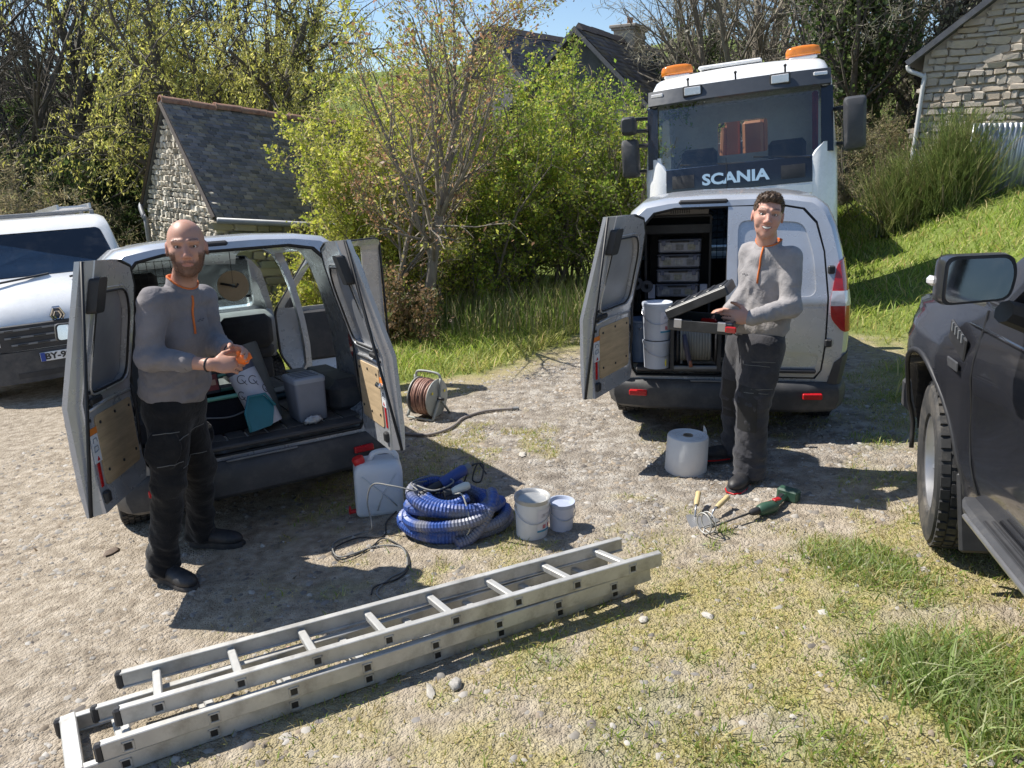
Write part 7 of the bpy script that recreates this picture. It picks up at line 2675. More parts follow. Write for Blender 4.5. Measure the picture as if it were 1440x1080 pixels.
# ------------------------------------------------------------------ things on the ground
M_alu = mat('ladder_alu', (.52, .51, .48), .5, .5, var=.2, vscale=4, dirt=(.17, .145, .115), dirt_amt=.7, dscale=5.5)
def ladder():
    T = thing('extension_ladder', 'triple aluminium extension ladder lying flat on the gravel', 'ladder', tuple(G(500, 960)))
    O = Vector(G(500, 960))
    def sec(n0, n1, f0, f1, h, rung_at, cap=True, endbar=False, label=None):
        n0, n1, f0, f1 = [Vector(q) - O for q in (n0, n1, f0, f1)]
        S = bpy.data.objects.new('ladder_section', None)
        COL.objects.link(S)
        S.parent = T
        up = Vector((-SLX, -SLY, 1)).normalized()
        for a, b, side in ((n0, n1, -1), (f0, f1, 1)):
            u = (b - a).normalized()
            v = up.cross(u).normalized()
            M = Matrix((u, v, up)).transposed().to_4x4()
            M.translation = (a + b) / 2
            L = (b - a).length
            mb = MB()
            mb.box((0, 0, 0), (L, .024, h), bev=.003)
            mb.box((0, .013 * -side, h / 2 - .004), (L, .012, .008), bev=.002)
            mb.box((0, .013 * -side, -h / 2 + .004), (L, .012, .008), bev=.002)
            link('rail', mb.mesh('rail', M_alu), S, M)
            if cap:
                mb = MB()
                mb.box((-L / 2 - .005, 0, 0), (.03, .031, h + .006), bev=.008)
                link('rail_cap', mb.mesh('rail_cap', M_black), S, M)
            if side == -1:
                for t in rung_at:
                    mb = MB()
                    mb.box((-L / 2 + t * L, -.0128, -.004), (.024, .003, .024), bev=.001)
                    link('rung_socket', mb.mesh('rung_socket', M_seal), S, M)
                    mb = MB()
                    for dx, dz, sx_, sz_ in ((-.017, 0, .006, .04), (.017, 0, .006, .04), (0, .017, .04, .006), (0, -.017, .04, .006)):
                        mb.box((-L / 2 + t * L + dx, -.0135, -.004 + dz), (sx_, .003, sz_), bev=.001)
                    link('rung_flange', mb.mesh('rung_flange', M_alu), S, M)
        for t in rung_at:
            a, b = n0.lerp(n1, t), f0.lerp(f1, t)
            u = (b - a).normalized()
            w = u.cross(up).normalized()
            M = Matrix((u, w, up)).transposed().to_4x4()
            M.translation = (a + b) / 2 + up * -.002
            mb = MB()
            mb.box((0, 0, 0), ((b - a).length - .01, .030, .030), bev=.004)
            link('rung', mb.mesh('rung', M_alu), S, M)
        if endbar:
            a, b = n0.lerp(n1, .012), f0.lerp(f1, .012)
            u = (b - a).normalized(); w = u.cross(up).normalized()
            M = Matrix((u, w, up)).transposed().to_4x4(); M.translation = (a + b) / 2 + up * .012
            mb = MB(); mb.box((0, 0, 0), ((b - a).length + .03, .055, .05), bev=.004)
            link('end_bar', mb.mesh('end_bar', M_alu), S, M)
    tt = [(k + .45) / 8 for k in range(8)]
    sec(G(95, 1098, .036), G(891, 822, .036), G(86, 1022, .036), G(826, 792, .036), .068, [(k + .62) / 8 for k in range(8)], True, True)
    sec(G(142, 1057, .105), G(913, 806, .105), G(137, 1003, .105), G(853, 786, .105), .064, [(k + .30) / 8 for k in range(8)])
    sec(G(169, 1007, .175), G(929, 785, .175), G(171, 955, .175), G(873, 764, .175), .066, tt)
ladder()
def corrugated_tube(pts, r, pitch=.018, n=10):
    """ribbed hose along a dense path"""
    P = [Vector(p) for p in pts]
    L = [0]
    for a, b in zip(P, P[1:]): L.append(L[-1] + (b - a).length)
    tot = L[-1]
    m = int(tot / pitch) * 2
    A = np.array([tuple(p) for p in P])
    s = np.linspace(0, tot, m)
    Q = np.stack([np.interp(s, L, A[:, i]) for i in range(3)], 1)
    mb = MB()
    mb.tube([tuple(q) for q in Q], [r * (1.05 if i % 2 else .91) for i in range(m)], n)
    return mb
def hose_coil():
    c = gp(640, 742)
    T = thing('hose_coil', 'coil of ribbed blue vacuum hose with grey scuffs on the ground', 'hose', c)
    m, nt, b = newmat('blue_hose')
    v = coords(nt)
    col = mixc(nt, ramp(nt, nnoise(nt, v, 4.5, 3, .5), [(.46, (0, 0, 0)), (.58, (.85,) * 3)]), (.030, .080, .30), (.20, .20, .22))
    col = mixc(nt, ramp(nt, nnoise(nt, v, 30, 5), [(.5, (0, 0, 0)), (.8, (.4,) * 3)]), col, (.22, .20, .18))
    nt.links.new(col, b.inputs['Base Color'])
    b.inputs['Roughness'].default_value = .45
    r = random.Random(4)
    def loop(k, a0, a1, z, dx, dy, rx, ry, til, tz=0.0):
        pts = []
        for t in np.linspace(a0, a1, 40):
            w = t * 2.3 + k
            pts.append((dx + (rx + .012 * math.sin(w)) * math.cos(t), dy + (ry + .012 * math.cos(w * 1.3)) * math.sin(t), z + til * math.sin(t + k) + tz * (t - a0) / (a1 - a0)))
        return pts
    path = []
    for k in range(6):
        path += loop(k, .2 + 0, 2 * PI + .2, .038 + .030 * k, .03 * math.sin(k * 2.1), .03 * math.cos(k * 1.7), .295 - .02 * (k % 3) - .008 * k, .225 - .02 * (k % 2) - .006 * k, .022 + .005 * k, .030)[:-1]
    sp = [Vector(p) for p in path]
    corrugated_tube(sp, .032).build('hose', m, T, sharp=18)
    # free end lying across the front, and the upper tail
    e1 = spline([(.21, -.02, .24), (.22, -.10, .22), (.17, -.17, .12), (.10, -.22, .05), (.03, -.26, .036)], 10)
    corrugated_tube(e1, .032).build('hose_end', m, T, sharp=18)
    e2 = spline([(-.20, .02, .235), (-.10, -.13, .225), (.0, -.16, .225), (.08, -.10, .235)], 10)
    corrugated_tube(e2, .026).build('hose_tail', m, T, sharp=18)
    mb = MB(); mb.tube(spline([(.05, -.20, .02), (.10, -.235, .13), (.06, -.15, .27), (.0, -.08, .25)], 6), .004, 5); mb.build('tie_string', mat('string', (.45, .43, .36), .9), T)
    # angle grinder resting on the coil
    g = thing('power_tool', 'black and blue power tool lying on top of the coiled hose', 'tool', mat=Matrix.Translation(c) @ TRS((-.06, .02, .275), rz=R(35), ry=R(-18)))
    mb = MB(); mb.lathe([(.028, 0), (.034, .02), (.034, .15), (.028, .17), (.026, .17)], 16, TRS((-.02, 0, 0), ry=PI / 2)); mb.build('body', mat('tool_blue', (.03, .06, .22), .4), g, True, 40)
    mb = MB(); mb.lathe([(.024, 0), (.029, .015), (.026, .12), (.020, .15)], 14, TRS((-.16, 0, 0), ry=PI / 2)); mb.build('grip', M_black, g, True, 40)
    mb = MB(); mb.box((.165, 0, -.01), (.05, .05, .06), bev=.012); mb.build('gear_head', M_midgrey, g)
    h = thing('hose_nozzle', 'pale plastic nozzle beside the power tool on the coiled hose', 'nozzle', mat=Matrix.Translation(c) @ TRS((-.01, -.08, .265), rz=R(28), ry=R(-8)))
    mb = MB(); mb.lathe([(.014, 0), (.022, .03), (.026, .09), (.019, .11)], 14, TRS(ry=PI / 2)); mb.build('tube', mat('cream_plastic', (.62, .62, .55), .5), h, True, 40)
    mb = MB(); mb.lathe([(.021, 0), (.021, .04)], 14, TRS((-.045, 0, 0), ry=PI / 2)); mb.build('collar', M_black, h, True, 40)
    # grey flex thrown over the coil and out on the gravel
    f = thing('power_cable', 'grey power cable looped over the hose coil and trailing on gravel', 'cable', c)
    pts = [(-.16, .05, .27), (-.22, -.02, .285), (-.10, -.10, .28), (.0, -.02, .30), (-.12, .08, .29), (-.24, .0, .28), (-.20, -.08, .27), (-.34, -.06, .29), (-.46, .0, .27), (-.50, .02, .15), (-.47, -.04, .02)]
    gnds = [(505, 752), (470, 765), (478, 785), (530, 770), (565, 772), (572, 800), (548, 815), (530, 835), (545, 850)]
    for q in gnds: pts.append(tuple(gp(*q) - c + Vector((0, 0, .008))))
    mb = MB(); mb.tube(spline(pts, 7), .0045, 6); mb.build('flex', mat('grey_flex', (.20, .20, .19), .6), f, True)
    mb = MB(); mb.tube(spline([(.05, .10, .24), (.09, .12, .33), (.16, .10, .35), (.15, .05, .27), (.10, .09, .26), (.13, .14, .34), (.18, .08, .30)], 7), .005, 6)
    k = thing('black_cable', 'short black cable loop sticking up from the hose coil', 'cable', c); mb.build('flex', M_black, k, True)
    k2 = thing('black_cable', 'tangled dark cable lying on the gravel before the ladder', 'cable', gp(500, 780))
    o2 = gp(500, 780)
    pts = [(580, 700), (545, 735), (540, 755), (500, 760), (468, 775), (480, 790), (520, 772), (540, 760), (570, 775), (575, 800), (560, 815), (528, 828), (522, 838)]
    mb = MB(); mb.tube(spline([tuple(gp(*q) - o2 + Vector((0, 0, .007 + .006 * (i % 2)))) for i, q in enumerate(pts)], 7), .0045, 6); mb.build('flex', M_black, k2, True)
hose_coil()

def jerrycan():
    p = gp(534, 716)
    T = thing('jerrycan', 'translucent white plastic jerrycan with red cap beside the van bumper', 'jerrycan', mat=Matrix.Translation(p) @ TRS(rz=R(14)))
    mj, nt, b = newmat('milky_plastic')
    b.inputs['Base Color'].default_value = (.66, .68, .70, 1)
    b.inputs['Roughness'].default_value = .38
    b.inputs['Subsurface Weight'].default_value = .5
    b.inputs['Subsurface Radius'].default_value = (.06, .06, .07)
    b.inputs['Subsurface Scale'].default_value = 1.0
    bump(nt, b, nnoise(nt, coords(nt), 9, 4), .25, .02)
    w, d = .145, .10
    def ring(z, k, kx=None): return [(x * (kx or k), y * k, z) for x, y in rounded([(-w, -d), (w, -d), (w, d), (-w, d)], .035, 5)]
    mb = MB()
    mb.loft([ring(0, .90), ring(.012, .97), ring(.03, 1.0), ring(.14, .995), ring(.26, 1.0), ring(.30, .97), ring(.325, .86), ring(.335, .70)])
    mb.build('canister', mj, T, True, 60)
    mb = MB()
    mb.tube(spline([(-.045, 0, .325), (-.02, 0, .375), (.06, 0, .385), (.11, 0, .36), (.12, 0, .31)], 6), [.017] * 25, 10); mb.build('handle', mj, T, True)
    mb = MB(); mb.lathe([(.026, 0), (.026, .03)], 16, TRS((-.10, -.02, .30), ry=R(-18))); mb.build('neck', mj, T, True, 40)
    mb = MB(); mb.lathe([(.034, 0), (.036, .01), (.036, .034), (.030, .042), (.0005, .042)], 20, TRS((-.105, -.02, .326), ry=R(-18)), cap=False)
    red = mat('red_plastic', (.55, .02, .02), .4)
    mb.build('cap', red, T, True, 40)
    mb = MB(); mb.cyl((-.145, -.05, .03), (-.185, -.06, .03), .014, 10); mb.box((-.18, -.06, .05), (.014, .03, .03), bev=.004); mb.build('tap', red, T)
    mb = MB()
    mb.tube([(-.10, -.102, .27), (.02, -.102, .15), (.10, -.102, .06)], .004, 5); mb.tube([(.10, -.102, .27), (.02, -.102, .15), (-.02, -.102, .04)], .004, 5)
    mb.build('moulded_rib', mj, T, True)
jerrycan()

def pail(name, label, px, py, r, h, body, lid, lab=True, rz=0.0, cat='bucket', M=None, group=None, metal=True):
    T = thing(name, label, cat, group=group, mat=M if M is not None else Matrix.Translation(gp(px, py)) @ TRS(rz=rz))
    mb = MB()
    mb.lathe([(.0005, .0), (r * .90, .0), (r * .90, .006), (r * .985, h * .86), (r * 1.0, h * .88), (r * 1.0, h * .90), (r * .985, h * .92), (r * .99, h)], 32, cap=False)
    mb.build('shell', body, T, True, 40)
    mb = MB()
    mb.lathe([(.0005, h - .012), (r * .80, h - .012), (r * .86, h - .004), (r * .93, h + .004), (r * 1.03, h + .006), (r * 1.045, h - .004), (r * 1.03, h - .016), (r * .99, h - .016)], 32, cap=False)
    mb.build('lid', lid, T, True, 40)
    mb = MB()
    for a in (-.15, PI + .15): mb.cyl((r * 1.0 * math.cos(a), r * math.sin(a), h * .80), (r * 1.05 * math.cos(a), r * 1.05 * math.sin(a), h * .80), .012, 10)
    mb.build('bail_lugs', lid, T)
    mb = MB()
    mb.tube([(r * 1.05 * math.cos(a), -r * 1.05 * abs(math.sin(a)), h * (.80 - .34 * math.sin(-a if a < 0 else a))) for a in np.linspace(.12, PI - .12, 14)], .0028, 5)
    mb.build('bail_handle', M_alloy, T)
    if lab:
        def patch(a0, a1, z0, z1, m, nm, off=.0025):
            mb = MB()
            rr = lambda z: r * (.90 + .085 * z / (h * .86)) + off
            rings = [[(rr(z) * math.cos(a), rr(z) * math.sin(a), z) for z in (z0, z1)] for a in np.linspace(a0, a1, 9)]
            mb.loft(rings, close=False)
            return mb.build(nm, m, T, True)
        patch(-1.45, -.25, h * .22, h * .80, mat('label_paper', (.68, .66, .70), .6), 'label')
        patch(-1.2, -.4, h * .60, h * .70, mat('label_grey_print', (.45, .44, .50), .6, var=.5, vscale=90), 'printed_lines', .0035)
        patch(-1.1, -.85, h * .30, h * .40, mat('label_red_print', (.55, .18, .20), .6, var=.5, vscale=60), 'warning_symbol', .0035)
        patch(-.7, -.45, h * .30, h * .40, MATS['label_red_print'], 'warning_symbol', .0035)
        patch(-1.45, -.25, h * .22, h * .27, mat('label_blue_print', (.06, .25, .40), .6), 'blue_band', .004)
M_pail = mat('pail_white', (.66, .67, .70), .45, var=.06, dirt=(.42, .40, .36), dirt_amt=.45)
M_pail_l = mat('pail_lavender', (.50, .53, .64), .5, var=.08, dirt=(.4, .4, .42), dirt_amt=.4)
M_tinlid = mat('tin_lid', (.45, .45, .44), .4, .5, var=.2, dirt=(.5, .48, .44), dirt_amt=.6, dscale=12)
pail('paint_bucket', 'tall white paint bucket with metal lid and printed label', 748, 750, .096, .225, M_pail, M_tinlid, True, R(10))
pail('paint_bucket', 'short lavender grey tin with wire handle beside the tall paint bucket', 789, 741, .072, .155, M_pail_l, mat('lid_blue_grey', (.36, .40, .50), .5, dirt=(.5, .5, .5)), False, R(20))

def paper_roll():
    p = gp(964, 661)
    T = thing('paper_roll', 'large white paper towel roll standing on the gravel', 'paper roll', mat=Matrix.Translation(p) @ TRS(rz=R(20)))
    m = mat('tissue_paper', (.72, .71, .69), .9, var=.05, vscale=3, bmp=.5, bscale=18, stretch=(1, 1, 2), spec=.1)
    mb = MB()
    mb.lathe([(.030, .005), (.128, .0), (.134, .01), (.133, .12), (.130, .235), (.126, .243), (.09, .240), (.036, .243), (.030, .238)], 48, cap=False)
    mb.lathe([(.030, .005), (.030, .238)], 24, cap=False)
    for k, rr in enumerate((.05, .068, .086, .104, .119)): mb.lathe([(rr - .002, .2415), (rr, .2445), (rr + .002, .2415)], 48, cap=False)
    mb.build('roll', m, T, True, 50)
    mb = MB(); mb.lathe([(.031, .01), (.031, .246), (.027, .246), (.027, .01)], 24, cap=False); mb.build('card_core', mat('card', (.30, .24, .17), .9), T, True, 40)
    mb = MB()
    rings = []
    for k, a in enumerate(np.linspace(-.1, .35, 7)):
        rr = .134 + .0045 * k
        rings.append([(rr * math.cos(a), rr * math.sin(a), z) for z in (.02 + .0 * k, .12, .245 + .005 * k)])
    mb.loft(rings, close=False)
    o = mb.build('loose_sheet', m, T, True)
paper_roll()

def trowel(px, py, rz, label, s=1.0):
    p = gp(px, py)
    T = thing('trowel', label, 'trowel', mat=Matrix.Translation(p) @ TRS(rz=rz))
    mb = MB()
    mb.prism([(-.05, 0.0), (-.035, -.06), (0, -.15), (.035, -.06), (.05, 0), (.03, .015), (-.03, .015)], .010, .013, 'z', TRS(rx=R(3)))
    mb.build('blade', mat('trowel_steel', (.45, .45, .45), .4, .7, dirt=(.35, .32, .28), dirt_amt=.6, dscale=14), T)
    mb = MB(); mb.tube(spline([(0, 0, .014), (0, .015, .045), (0, .035, .055), (0, .06, .055)], 5), .006, 8); mb.build('tang', M_alloy, T, True)
    mb = MB(); mb.lathe([(.009, 0), (.014, .012), (.016, .05), (.014, .10), (.017, .125), (.010, .135), (.0005, .136)], 14, TRS((0, .055, .055), rx=R(-82)), cap=False); mb.build('handle', mat('beech_handle', (.52, .40, .20), .5, var=.15), T, True, 50)
trowel(977, 729, R(-18), 'trowel with pale wooden handle nearer the paper roll')
trowel(1000, 731, R(-42), 'trowel with pale wooden handle touching the mixer whisk')
def mixer():
    p = gp(1085, 722)
    d = (gp(995, 752) - p)
    ang = math.atan2(d.y, d.x)
    L = math.hypot(d.x, d.y)
    T = thing('mixer_drill', 'green cordless drill with a long whisk paddle lying on the ground', 'drill', mat=Matrix.Translation(p) @ TRS(rz=ang))
    gm_ = mat('tool_green', (.035, .085, .055), .45, var=.15, dirt=(.2, .18, .15), dirt_amt=.3)
    mb = MB(); mb.lathe([(.0005, 0), (.026, .004), (.034, .02), (.036, .09), (.030, .125), (.022, .135), (.0005, .135)], 18, TRS((-.03, 0, .042), ry=PI / 2), cap=False); mb.build('motor_housing', gm_, T, True, 45)
    mb = MB(); mb.lathe([(.020, 0), (.022, .012), (.020, .04), (.012, .06), (.008, .062)], 16, TRS((.105, 0, .042), ry=PI / 2)); mb.build('chuck', M_black, T, True, 40)
    mb = MB(); mb.loft([[(x, y, z) for y, z in rounded([(-.018, -.016), (.018, -.016), (.018, .016), (-.018, .016)], .009)] for x, z0 in ((0, 0),)] * 2) if False else None
    MBbox(T, 'grip', (-.10, -.045, .036), (.17, .040, .036), gm_, .012, Matrix.Rotation(R(22), 4, 'Z'))
    MBbox(T, 'grip_pad', (-.11, -.055, .050), (.10, .030, .016), M_black, .006, Matrix.Rotation(R(22), 4, 'Z'))
    MBbox(T, 'trigger', (-.035, -.052, .036), (.035, .02, .022), M_red_lens, .006)
    MBbox(T, 'gear_ring', (-.028, 0, .080), (.05, .03, .012), M_red_lens, .004)
    MBbox(T, 'battery', (-.205, -.075, .040), (.065, .12, .072), gm_, .01, Matrix.Rotation(R(22), 4, 'Z'))
    MBbox(T, 'battery_end', (-.238, -.088, .040), (.012, .10, .055), M_black, .004, Matrix.Rotation(R(22), 4, 'Z'))
    mb = MB(); mb.tube([(.16, 0, .042), (L - .02, 0, .022)], .006, 8); mb.build('shaft', M_dkgrey, T, True)
    mb = MB()
    for k in range(2):
        mb.tube([(L + .0 + .03 * k, .055 * math.cos(t), .058 + .055 * math.sin(t)) for t in np.linspace(0, 2 * PI, 20, endpoint=False)], .004, 6, closed=True)
    for t in (0, 2.1, 4.2): mb.tube([(L - .05, 0, .03), (L + .0, .055 * math.cos(t), .058 + .055 * math.sin(t)), (L + .03, .055 * math.cos(t + .5), .058 + .055 * math.sin(t + .5))], .004, 6)
    mb.build('whisk', mat('mortar_steel', (.42, .42, .40), .6, .5, dirt=(.5, .47, .42), dirt_amt=.6), T, True)
mixer()

def hose_reel():
    p = gp(602, 586)
    T = thing('hose_reel', 'portable hose reel with brown hose and grey frame behind the open van door', 'hose reel', mat=Matrix.Translation(p) @ TRS(rz=R(-28)))
    gmt = mat('reel_grey', (.30, .32, .30), .55, var=.1, dirt=(.35, .32, .27), dirt_amt=.4)
    brown = mat('brown_hose', (.30, .16, .12), .5, var=.35, vscale=12, dirt=(.5, .38, .3), dirt_amt=.4)
    zc, w = .185, .20
    pts = []
    turns = 22
    for k in range(turns * 18):
        t = 2 * PI * k / 18
        lay = k // (18 * 8)
        pos = (k / (18 * 8)) % 1
        x = (-w / 2 + .02 + (w - .04) * (pos if lay % 2 == 0 else 1 - pos)) + .004 * math.sin(t * .37)
        rr = .112 + .019 * lay + .004 * math.sin(t * .21 + lay)
        pts.append((x, rr * math.cos(t), zc + rr * math.sin(t)))
    mb = MB(); mb.tube(pts, .0115, 6); mb.build('wound_hose', brown, T, True)
    for sx in (-1, 1):
        mb = MB()
        mb.lathe([(.0005, .012), (.06, .014), (.10, .005), (.155, .006), (.165, .0), (.165, -.008), (.15, -.004), (.0005, -.004)], 32, TRS((sx * w / 2, 0, zc), ry=sx * PI / 2), cap=False); mb.build('flange', gmt, T, True, 40)
        mb = MB(); mb.tube(spline([(sx * (w / 2 + .03), -.12, .02), (sx * (w / 2 + .03), -.03, .16), (sx * (w / 2 + .03), .0, .20), (sx * (w / 2 + .03), .02, .36)], 5), .014, 8); mb.build('side_frame', gmt, T, True)
        mb = MB(); mb.tube([(sx * (w / 2 + .03), 0, .19), (sx * (w / 2 + .03), .14, .02)], .011, 8); mb.build('back_leg', gmt, T, True)
    mb = MB(); mb.tube(spline([(-(w / 2 + .03), .02, .355), (-(w / 2 - .01), .02, .40), (w / 2 - .01, .02, .40), (w / 2 + .03, .02, .355)], 6), .011, 8); mb.build('carry_handle', gmt, T, True)
    mb = MB(); mb.tube([(-(w / 2 + .03), -.12, .02), (w / 2 + .03, -.12, .02)], .011, 8); mb.build('front_bar', gmt, T, True)
    mb = MB(); mb.tube([(w / 2 + .02, 0, zc), (w / 2 + .06, 0, zc), (w / 2 + .065, -.08, zc + .03)], .009, 8); mb.cyl((w / 2 + .065, -.08, zc + .03), (w / 2 + .12, -.08, zc + .03), .013, 10); mb.build('crank', M_black, T, True)
    for k, t in enumerate((.4, 2.5)): MBbox(T, 'yellow_sticker', (w / 2 + .014, .11 * math.cos(t), zc + .11 * math.sin(t)), (.003, .02, .02), mat('yellow_label', (.7, .6, .05), .5), 0)
    h = thing('garden_hose', 'grey brown hose end snaking over gravel from the hose reel', 'hose', gp(640, 600))
    o = gp(640, 600)
    pix = [(560, 612), (600, 614), (625, 608), (640, 600), (652, 590), (680, 581), (705, 578), (722, 577)]
    path = spline([tuple(gp(*q) - o + Vector((0, 0, .016))) for q in pix], 7)
    mb = MB(); mb.tube(path, .0125, 8); mb.build('hose', mat('grey_hose', (.24, .21, .19), .6, dirt=(.4, .35, .3)), h, True)
    mb = MB(); mb.cyl(path[-1], path[-1] + (path[-1] - path[-3]).normalized() * .05, .017, 10); mb.build('coupling', M_midgrey, h, True, 40)
hose_reel()
# larger loose stones and bark one can pick out
def loose(px, py, s, col, label, nm='stone', cat='stone'):
    p = gp(px, py)
    mb = MB(); mb.box((0, 0, 0), (1, 1, 1), bev=.28)
    r = random.Random(int(px + py))
    mb.v = [(x * (1 + r.uniform(-.25, .25)), y * (1 + r.uniform(-.25, .25)), z * (1 + r.uniform(-.2, .2))) for x, y, z in mb.v]
    o = mb.build(nm, mat('loose_' + label[:9], col, .9, var=.3, bmp=.5, bscale=3), None, True, 50, Matrix.Translation(p + Vector((0, 0, s[2] * .3))) @ TRS(rz=r.uniform(0, 3)) @ Matrix.Diagonal((*s, 1)))
    tag(o, label, cat)
loose(157, 778, (.09, .045, .03), (.16, .12, .09), 'dark flake of bark on the pale ground near the boot', 'bark_flake', 'bark')
loose(905, 873, (.05, .04, .02), (.42, .39, .34), 'pale flat stone in the turf beyond the ladder end')
loose(995, 868, (.05, .04, .02), (.44, .41, .37), 'light stone set in the dry grass near the weeds')
loose(735, 640, (.09, .05, .018), (.45, .42, .37), 'pale flat stone on the gravel behind the paint buckets')
loose(408, 915, (.03, .025, .025), (.55, .32, .26), 'small pinkish stone between the ladder rails')
loose(640, 965, (.06, .045, .03), (.33, .31, .28), 'grey stone in the bare patch below the ladder')
loose(605, 975, (.08, .03, .02), (.40, .37, .32), 'long flat stone below the near ladder rail')

# ------------------------------------------------------------------ things in hands
def toolcase():
    c = V3(at(990, 453, bR.y - .16))
    T = thing('tool_case', 'open black tool case held by the smiling man', 'tool case', mat=Matrix.Translation(c) @ TRS(rz=R(-24)))
    w, d, h = .35, .26, .058
    blk = mat('case_black', (.020, .021, .023), .45, var=.2, dirt=(.14, .13, .12), dirt_amt=.4)
    mb = MB()
    mb.box((0, 0, -h / 2), (w, d, .008))
    for x, y, sx, sy in ((-w / 2, 0, .012, d), (w / 2, 0, .012, d), (0, -d / 2, w, .012), (0, d / 2, w, .012)): mb.box((x, y, 0), (sx, sy, h), bev=.003)
    mb.build('tray', blk, T)
    Lm = TRS((0, 0, h / 2 + .006)) @ Matrix.Translation((w / 2, 0, 0)) @ Matrix.Rotation(R(30), 4, 'Y') @ Matrix.Translation((-w / 2, 0, 0))
    Lm = Matrix.Translation((-w / 2, 0, h / 2 + .004)) @ Matrix.Rotation(R(-27), 4, 'Y') @ Matrix.Translation((w / 2, 0, 0))
    mb = MB()
    mb.box((0, 0, .045), (w * 1.02, d * 1.02, .010), bev=.003)
    for x, y, sx, sy in ((-w / 2, 0, .014, d), (w / 2, 0, .014, d), (0, -d / 2, w * 1.02, .014), (0, d / 2, w * 1.02, .014)): mb.box((x, y, .02), (sx, sy, .05), bev=.004)
    for k in range(5): mb.box((-.15 + k * .075, 0, .053), (.02, d * .8, .008), bev=.003)
    link('lid', mb.mesh('lid', blk), T, Lm)
    for x in (-.12, .12): MBbox(T, 'latch', (x, -d / 2 - .008, .01), (.045, .012, .05), M_alloy, .003)
    for k, (x, y) in enumerate(((-.1, -.05), (.02, .04), (.12, -.03))): MBbox(T, 'inlay_tool', (x, y, .0), (.09, .03, .03), (M_midgrey, M_red_lens, M_alloy)[k], .008)
    MBbox(T, 'red_grip', (.17, -d / 2 - .012, .0), (.06, .018, .035), M_red_lens, .006)
toolcase()
def orange_item():
    c = V3(at(340, 505, bL.y - .19))
    T = thing('orange_fitting', 'small bright orange plastic fitting between the bald man hands', 'fitting', mat=Matrix.Translation(c) @ TRS(rz=R(20), ry=R(-20)))
    org = mat('orange_plastic', (.85, .17, .02), .4)
    mb = MB(); mb.lathe([(.012, -.045), (.020, -.04), (.022, -.01), (.030, .0), (.030, .02), (.018, .03), (.016, .045)], 16, TRS(ry=PI / 2)); mb.build('body', org, T, True, 45)
    mb = MB(); mb.box((0, 0, .028), (.02, .02, .03), bev=.004); mb.build('lever', org, T)
orange_item()

